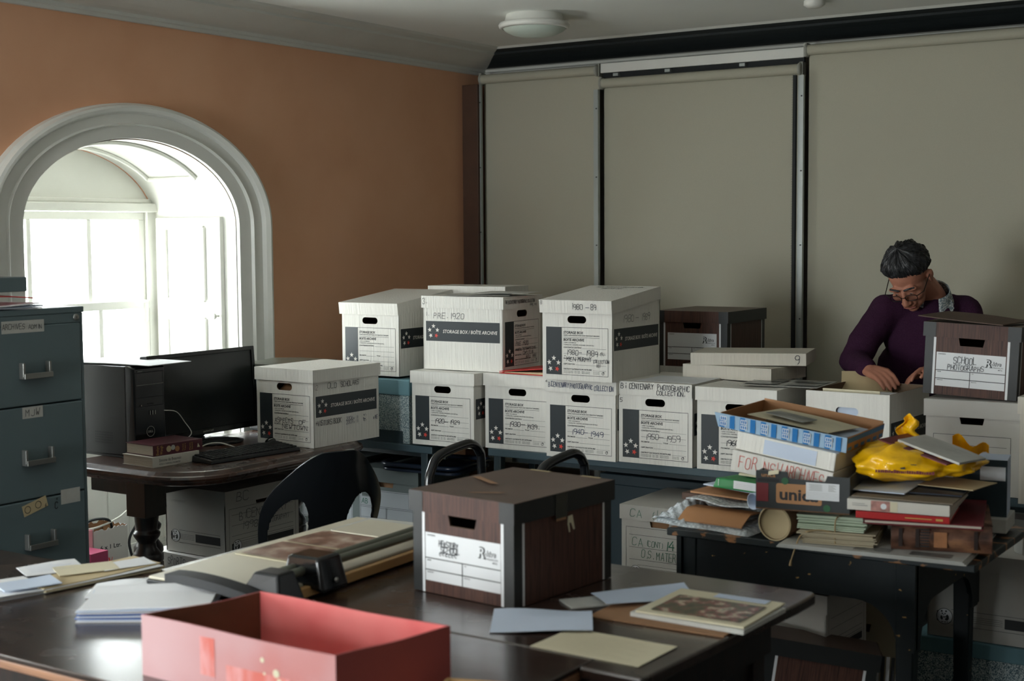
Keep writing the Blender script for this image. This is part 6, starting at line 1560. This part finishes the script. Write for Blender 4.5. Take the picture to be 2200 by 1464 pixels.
for sx, sy in ((-0.12,-0.17),(-0.12,0.17),(-0.43,-0.17),(-0.43,0.17)):
    mb = MB(); mb.tube([(sx,sy,0.42),(sx+(0.05 if sx>-0.2 else -0.02),sy*1.15,0.0)],0.011,M_tubeb,n=10); mb.build('leg', t)
t = thing('library_steps', 'black tubular library steps with two looped handrails behind the woodgrain box', 'steps', (-2.55,3.80,0))
for x in (-0.205, 0.205):
    mb = MB()
    pts = [(x,-0.175,0.0),(x,-0.165,0.45),(x,-0.160,0.78),(x,-0.140,0.860),(x,-0.095,0.898),(x,0.03,0.915),(x,0.085,0.912),(x,0.125,0.885),(x,0.142,0.82),(x,0.150,0.45),(x,0.16,0.0)]
    mb.tube(smoothpath(pts,7),0.0155,M_tubeb,n=14); mb.build('handrail', t)
for y, z in ((-0.06,0.22),(0.06,0.44)):
    mb = MB(); mb.box((-0.20,y-0.10,z-0.02),(0.20,y+0.085,z),M_rubber); mb.build('tread', t, bevel=0.004)
for y in (-0.162,0.150):
    mb = MB(); mb.tube([(-0.205,y,0.10),(0.205,y,0.10)],0.010,M_tubeb,n=10); mb.build('cross_bar', t)
# ------------------------------------------------------------------ the man at the open box
PM = Matrix.Translation((-1.860,5.766,0)) @ Matrix.Rotation(R(33.68),4,'Z')
man = thing('person', 'man in a purple sweater and glasses bending over an open archive box', 'person', (-1.860,5.766,0), R(33.68))
def ball(mb, c, r, m, n=14, rot=None):
    r = r if isinstance(r, (tuple, list)) else (r,r,r); k = n
    sv = mb.M; mb.M = sv @ Matrix.Translation(c) @ (rot.to_4x4() if rot else Matrix())
    vs = [(0,0,-r[2])]; 
    for j in range(1,k):
        b = -PI/2+PI*j/k
        vs += [(r[0]*math.cos(2*PI*i/(2*k))*math.cos(b), r[1]*math.sin(2*PI*i/(2*k))*math.cos(b), r[2]*math.sin(b)) for i in range(2*k)]
    vs.append((0,0,r[2])); w = 2*k; L = len(vs)-1
    fs = [(0,1+(i+1)%w,1+i) for i in range(w)]
    for j in range(k-2): fs += [(1+j*w+i,1+j*w+(i+1)%w,1+(j+1)*w+(i+1)%w,1+(j+1)*w+i) for i in range(w)]
    fs += [(L,1+(k-2)*w+i,1+(k-2)*w+(i+1)%w) for i in range(w)]
    mb.add(vs,fs,m,True); mb.M = sv
def limb(mb, pts, rs, m, n=16):
    P = smoothpath(pts, 5); q = []
    for i in range(len(pts)-1):
        for j in range(5): q.append(rs[i]+(rs[i+1]-rs[i])*j/5)
    q.append(rs[-1]); mb.tube(P, q, m, n=n)
    ball(mb, pts[0], rs[0], m, 8); ball(mb, pts[-1], rs[-1], m, 8)
def skin_over(mb, name, parent, vox, smooth=4, fac=0.5):
    o = mb.build(name, parent)
    r = o.modifiers.new('union','REMESH'); r.mode = 'VOXEL'; r.voxel_size = vox; r.use_smooth_shade = True
    s = o.modifiers.new('soften','SMOOTH'); s.factor = fac; s.iterations = smooth
    return o
RSH, LSH = (-0.122,-0.035,1.292), (0.205,-0.01,1.280)
REL, LEL = (-0.270,-0.115,1.100), (0.215,-0.11,1.065)
RWR, LWR = (-0.262,-0.315,1.082), (-0.020,-0.33,1.075)
NB = (0.062,-0.045,1.335)
HC = Vector((-0.062,-0.150,1.436))
HM = Matrix.Translation(HC) @ Matrix.Rotation(R(-33),4,'Z') @ Matrix.Rotation(R(45),4,'X') @ Matrix.Rotation(R(-8),4,'Y')
body = MB(); sk = M_skin
# head
body.M = HM
ball(body,(0,0.014,0.035),(0.076,0.097,0.088),sk,18); ball(body,(0,-0.030,-0.020),(0.063,0.066,0.075),sk,16); ball(body,(0,-0.042,-0.075),(0.048,0.046,0.040),sk,14)
ball(body,(0,-0.072,-0.098),(0.024,0.020,0.016),sk,10)
for s in (-1,1):
    ball(body,(s*0.030,-0.084,0.020),(0.030,0.014,0.010),sk,10); ball(body,(s*0.040,-0.072,-0.028),(0.022,0.022,0.020),sk,10)
    ball(body,(s*0.079,0.012,-0.012),(0.009,0.019,0.031),sk,10); ball(body,(s*0.086,0.020,-0.004),(0.006,0.012,0.020),sk,8)
    ball(body,(s*0.013,-0.106,-0.040),(0.009,0.010,0.008),sk,8); ball(body,(s*0.030,-0.083,-0.003),(0.016,0.010,0.011),sk,10)
body.tube([(0,-0.092,0.012),(0,-0.104,-0.012),(0,-0.118,-0.036)],[0.008,0.010,0.013],sk,n=12); ball(body,(0,-0.118,-0.037),(0.013,0.012,0.011),sk,10)
ball(body,(0,-0.094,-0.066),(0.024,0.011,0.006),sk,10); ball(body,(0,-0.091,-0.078),(0.020,0.011,0.007),sk,10); ball(body,(0,-0.087,-0.060),(0.030,0.014,0.018),sk,10)
body.M = Matrix()
hb = HM @ Vector((0,0.035,-0.050)); hb2 = HM @ Vector((0,0.0,-0.075))
limb(body,[hb,(0.035,-0.065,1.375),NB,(0.060,-0.02,1.29)],[0.060,0.057,0.060,0.070],sk)
# trunk, legs, arms (inside the clothes)
limb(body,[(0.055,-0.02,1.28),(0.045,0.02,1.12),(0.04,0.05,0.98),(0.04,0.06,0.90)],[0.105,0.105,0.105,0.105],sk)
limb(body,[(0.06,-0.02,1.29),RSH],[0.045,0.045],sk,12); limb(body,[(0.06,-0.02,1.29),LSH],[0.045,0.045],sk,12)
for S_, E_, W_ in ((RSH,REL,RWR),(LSH,LEL,LWR)):
    limb(body,[S_,E_],[0.048,0.040],sk,12); limb(body,[E_,W_],[0.040,0.027],sk,12)
for x, fx in ((-0.055,-0.08),(0.135,0.16)):
    limb(body,[(x,0.06,0.90),(fx,0.05,0.50),(fx,0.08,0.08)],[0.085,0.060,0.040],sk,12); limb(body,[(fx,0.07,0.045),(fx-0.01,-0.10,0.030)],[0.035,0.028],sk,12)
# hands: palm, four unequal bent fingers and a thumb from the side of the palm
def hand_mesh(wr, kn, across, palmn, curl, thumbside, lens=(0.070,0.078,0.073,0.058), spread=0.0):
    wr, kn = Vector(wr), Vector(kn); d = (kn-wr).normalized(); a = Vector(across).normalized(); nrm = Vector(palmn).normalized()
    for k in range(4):
        b0 = wr + a*((1.5-k)*0.011); b1 = kn + a*((1.5-k)*0.0195)
        body.tube([b0,(b0+b1)/2,b1],[0.015,0.0145,0.0115],sk,n=10); ball(body,b1,0.0115,sk,7)
    for k in range(4):
        p0 = kn + a*((1.5-k)*0.0195); L = lens[k]
        d1 = (d + nrm*curl*0.6 + a*(1.5-k)*spread).normalized(); d2 = (d + nrm*curl*1.6).normalized(); d3 = (d + nrm*curl*2.6).normalized()
        p1 = p0+d1*L*0.46; p2 = p1+d2*L*0.32; p3 = p2+d3*L*0.26
        body.tube([p0,p1,p2,p3],[0.0105,0.0092,0.0083,0.0070],sk,n=10); ball(body,p3,0.0070,sk,6); ball(body,p1,0.0095,sk,6); ball(body,p2,0.0084,sk,6)
    t0 = wr + d*0.028 + a*thumbside*0.022
    t1 = t0 + (d*0.55 + a*thumbside*0.75 + nrm*0.35).normalized()*0.036; t2 = t1 + (d*0.85 + a*thumbside*0.15 + nrm*0.55).normalized()*0.034; t3 = t2 + (d*0.9 - a*thumbside*0.25 + nrm*0.5).normalized()*0.024
    body.tube([t0,t1,t2,t3],[0.0150,0.0118,0.0100,0.0078],sk,n=10); ball(body,t3,0.0078,sk,6); ball(body,t1,0.0118,sk,6)
hand_mesh(RWR,(-0.228,-0.385,1.068),(0.80,0.30,0.35),(0.25,-0.10,-0.95),0.75,1,spread=0.06)
hand_mesh(LWR,(-0.090,-0.372,1.072),(0.25,-0.75,0.50),(-0.15,-0.40,-0.90),0.70,1,spread=0.04)
b_ = skin_over(body,'body',man,0.0048,3,0.5)
# face details
mb = MB(); mb.M = HM
for s in (-1,1): ball(mb,(s*0.030,-0.0895,-0.001),(0.0095,0.003,0.0035),mat('eye_white', rgb(122,104,96), rough=0.4),8); ball(mb,(s*0.030-0.002,-0.0915,-0.0025),(0.0042,0.0018,0.0032),mat('eye_dark', rgb(40,30,24), rough=0.2),8)
mb.build('eyes', b_)
mb = MB(); mb.M = HM
for s in (-1,1): mb.tube(smoothpath([(s*0.010,-0.0985,0.024),(s*0.028,-0.0985,0.031),(s*0.050,-0.086,0.025)],4),0.0042,M_hair,n=6)
mb.build('eyebrows', b_)
mb = MB(); mb.M = HM; mb.tube(smoothpath([(-0.024,-0.0985,-0.0715),(0,-0.1065,-0.0705),(0.024,-0.0985,-0.0715)],5),0.0028,mat('lips', rgb(150,88,78), rough=0.5),n=6); mb.build('mouth', b_)
# hair
mb = MB(); mb.M = HM
def hairf(u, v):
    az = 2*PI*u; el = PI/2-PI*0.72*v
    dx, dy, dz = math.cos(az)*math.cos(el), math.sin(az)*math.cos(el), math.sin(el)
    fr_ = -dy/ max(1e-6, math.hypot(dx,dy)) if abs(math.cos(el))>1e-6 else 0         # 1 towards the face
    lim = R(22)*max(0,fr_)**1.2 + R(-8)*(1-abs(fr_)) + R(-46)*max(0,-fr_)
    if abs(fr_) < 0.75: lim -= R(10)*(1-abs(fr_)/0.75)*(1 if fr_>0 else 0.3)
    t_ = max(0.0, min(1.0, (el-lim)/R(24)))
    thick = 0.017*t_**0.7*(1+0.25*math.sin(9*az+3*el)+0.15*math.sin(23*az)*math.cos(6*el)) - 0.008*(1-t_)
    a_, b2, c_ = 0.076+thick, 0.097+thick, 0.088+thick*1.2
    return (dx*a_, 0.014+dy*b2, 0.035+dz*c_)
mb.sheet(hairf,72,40,M_hair)
rnd = random.Random(21)                                            # short locks combed forward and to one side
for k in range(760):
    u0 = rnd.random(); v0 = rnd.random()**0.7*0.80; pts = []
    du = 0.05*(0.5-rnd.random())+0.015; dv = 0.13*rnd.uniform(0.7,1.2)
    for q in range(4):
        p_ = Vector(hairf((u0+du*q/3) % 1.0, min(0.93, v0+dv*q/3))); c_ = Vector((0,0.014,0.035)); n_ = (p_-c_).normalized()
        pts.append(p_+n_*(0.0004+0.0018*math.sin(PI*q/3)*rnd.uniform(0.4,1.2)))
    mb.tube(pts,[0.0016,0.0018,0.0014,0.0005],M_hair,n=5,caps=False)
h_ = mb.build('hair', man)
# spectacles
g_ = empty('spectacles'); g_.parent = man
for s in (-1,1):
    mb = MB(); mb.M = HM
    ring = [(s*0.032+0.0235*math.copysign(abs(math.cos(q))**0.7,math.cos(q)),-0.1085-0.003*math.cos(q)*s*-1,-0.008+0.0155*math.copysign(abs(math.sin(q))**0.7,math.sin(q))) for q in [2*PI*i/28 for i in range(28)]]
    mb.tube(ring,0.0016,M_specs,n=6,closed=True); mb.tube([(s*0.055,-0.106,-0.002),(s*0.080,-0.085,0.0),(s*0.084,0.005,0.004),(s*0.083,0.022,-0.008)],0.0018,M_specs,n=6)
    if s > 0: mb.tube(smoothpath([(-0.009,-0.109,-0.004),(0,-0.116,-0.001),(0.009,-0.109,-0.004)],4),0.0015,M_specs,n=6)
    rm_ = mb.build('frame', g_)
    mb = MB(); mb.M = HM; mb.add([(p[0],p[1]+0.0004,p[2]) for p in ring],[tuple(range(28))],M_lens); mb.build('lens', g_)
# sweater
sw = MB(); m = M_sweater
limb(sw,[(0.052,-0.015,1.265),(0.048,0.0,1.16),(0.042,0.02,1.04),(0.04,0.035,0.94),(0.04,0.045,0.87)],[0.128,0.142,0.140,0.138,0.136],m,20)
ball(sw,(0.045,-0.022,1.20),(0.178,0.112,0.15),m,18); ball(sw,(0.095,0.0,1.322),(0.070,0.062,0.050),m,12); ball(sw,(0.04,0.06,1.24),(0.15,0.085,0.13),m,14)
for x in (-0.02,0.10): limb(sw,[(x,0.02,1.05),(x,0.045,0.87)],[0.125,0.118],m,14)
ball(sw,(0.060,-0.030,1.312),(0.088,0.085,0.045),m,12); limb(sw,[(0.05,-0.02,1.320),RSH],[0.068,0.070],m,14); limb(sw,[(0.07,-0.01,1.315),LSH],[0.064,0.070],m,14)
limb(sw,[RSH,(-0.205,-0.075,1.195),REL],[0.073,0.064,0.058],m,14); limb(sw,[REL,(-0.268,-0.215,1.088),(-0.263,-0.292,1.083)],[0.058,0.050,0.042],m,14)
limb(sw,[LSH,(0.220,-0.06,1.17),LEL],[0.073,0.064,0.057],m,14); limb(sw,[LEL,(0.125,-0.22,1.066),(0.012,-0.312,1.075)],[0.057,0.050,0.042],m,14)
s_ = skin_over(sw,'sweater',man,0.009,5,0.5)
dm = s_.modifiers.new('folds','DISPLACE'); tx = bpy.data.textures.new('cloth_folds','CLOUDS'); tx.noise_scale = 0.09; tx.noise_depth = 2; dm.texture = tx; dm.strength = 0.016; dm.mid_level = 0.5; dm.texture_coords = 'LOCAL'
# collar
mb = MB()
cc = Vector((0.050,-0.060,1.350)); cr = Matrix.Rotation(R(-14),3,'Z') @ Matrix.Rotation(R(30),3,'X')
def collar(u, v):
    a = -PI/2 + R(22) + (2*PI-R(44))*u
    r = 0.072+0.018*v; z = 0.038-0.058*v-0.020*math.exp(-((u-0.0)/0.16)**2)*v-0.020*math.exp(-((u-1.0)/0.16)**2)*v
    return tuple(cc + cr @ Vector((r*math.cos(a), r*1.05*math.sin(a), z)))
mb.sheet(collar,40,6,M_shirt); o = mb.build('shirt_collar', man); so = o.modifiers.new('cloth','SOLIDIFY'); so.thickness = 0.003
mb = MB(); mb.add([tuple(cc+cr@Vector(p)) for p in ((0.070,-0.020,0.026),(0.090,-0.045,-0.022),(0.062,-0.098,-0.060),(0.030,-0.076,-0.006))],[(0,1,2,3)],M_shirt); o = mb.build('collar_point', man); so = o.modifiers.new('cloth','SOLIDIFY'); so.thickness = 0.003
# trousers and shoes
tr = MB(); m = M_trouser
limb(tr,[(0.04,0.05,0.94),(0.04,0.06,0.86)],[0.128,0.128],m,16)
for x, fx in ((-0.045,-0.08),(0.125,0.16)): limb(tr,[(x,0.06,0.88),(fx,0.05,0.50),(fx,0.08,0.075)],[0.100,0.074,0.060],m,14)
skin_over(tr,'trousers',man,0.010,4)
for fx in (-0.08,0.16):
    mb = MB(); ball(mb,(fx-0.006,-0.03,0.040),(0.050,0.145,0.040),M_blackp,12); ball(mb,(fx,0.085,0.055),(0.044,0.055,0.052),M_blackp,10); skin_over(mb,'shoe',man,0.008,2)
# ------------------------------------------------------------------ daylight and camera
w = bpy.data.worlds.new('overcast'); SC.world = w; w.use_nodes = True
nt = w.node_tree; bg = nt.nodes['Background']
tc = nt.nodes.new('ShaderNodeTexCoord'); sx = nt.nodes.new('ShaderNodeSeparateXYZ'); cr = nt.nodes.new('ShaderNodeValToRGB')
nt.links.new(tc.outputs['Generated'], sx.inputs[0]); mr = nt.nodes.new('ShaderNodeMapRange')
mr.inputs['From Min'].default_value = -1; mr.inputs['From Max'].default_value = 1
nt.links.new(sx.outputs['Z'], mr.inputs['Value']); nt.links.new(mr.outputs['Result'], cr.inputs['Fac'])
cr.color_ramp.elements[0].position = 0.35; cr.color_ramp.elements[0].color = (0.62,0.64,0.60,1)
cr.color_ramp.elements[1].position = 0.58; cr.color_ramp.elements[1].color = (0.93,0.98,1.0,1)
nt.links.new(cr.outputs['Color'], bg.inputs['Color']); bg.inputs['Strength'].default_value = 5.5
for cy in WINS:
    l = bpy.data.lights.new('window_daylight','AREA'); l.shape = 'RECTANGLE'; l.size = 1.18; l.size_y = 1.40; l.cycles.is_portal = True
    o = bpy.data.objects.new('window_daylight', l); COL.objects.link(o); o.location = (XL-0.63, cy, 1.32); o.rotation_euler = (0, R(-90), 0)
for a, b in FW:
    l = bpy.data.lights.new('window_daylight','AREA'); l.shape = 'RECTANGLE'; l.size = b-a; l.size_y = 1.75; l.cycles.is_portal = True  # portal for the added unseen window
    o = bpy.data.objects.new('window_daylight', l); COL.objects.link(o); o.location = ((a+b)/2, YF-0.38, 1.42); o.rotation_euler = (R(90), 0, 0)
# fill lamps added outside the unseen windows, on top of the sky light
for loc, rot, sx_, sy_, e in (((FW[0][0]+0.70, YF-0.34, 1.42),(R(90),0,0),1.3,1.65,26.0), ((XL-0.60, WINS[1], 1.30),(0,R(-90),0),1.35,1.0,42.0)):
    l = bpy.data.lights.new('window_fill','AREA'); l.shape = 'RECTANGLE'; l.size = sx_; l.size_y = sy_; l.energy = e; l.color = (0.93,0.98,1.0)
    o = bpy.data.objects.new('window_fill', l); COL.objects.link(o); o.location = loc; o.rotation_euler = rot
cam = bpy.data.cameras.new('camera'); co = bpy.data.objects.new('camera', cam); COL.objects.link(co)
cam.sensor_width = 36.0; cam.lens = 36.0*3055.6/2200
cam.clip_start = 0.05
yaw, pit, rol = R(33.68), 0.0751, -0.00655
rt = Vector((math.cos(yaw), math.sin(yaw), 0)); fw = Vector((-math.sin(yaw), math.cos(yaw), 0)); up = Vector((0,0,1))
f2 = fw*math.cos(pit)-up*math.sin(pit); u2 = fw*math.sin(pit)+up*math.cos(pit)
r3 = rt*math.cos(rol)+u2*math.sin(rol); u3 = u2*math.cos(rol)-rt*math.sin(rol)
co.matrix_world = Matrix(((r3.x,u3.x,-f2.x,0),(r3.y,u3.y,-f2.y,0),(r3.z,u3.z,-f2.z,1.62),(0,0,0,1)))
cam.dof.use_dof = True; cam.dof.focus_distance = 5.7; cam.dof.aperture_fstop = 4.0
SC.camera = co
SC.view_settings.view_transform = 'Standard'; SC.view_settings.look = 'None'; SC.view_settings.gamma = 1.0; SC.view_settings.use_curve_mapping = False
SC.view_settings.exposure = 2.0
SC.cycles.use_denoising = True
SC.cycles.max_bounces = 10; SC.cycles.diffuse_bounces = 6; SC.cycles.glossy_bounces = 4; SC.cycles.transparent_max_bounces = 12
SC.cycles.caustics_reflective = False; SC.cycles.caustics_refractive = False; SC.cycles.sample_clamp_indirect = 6.0
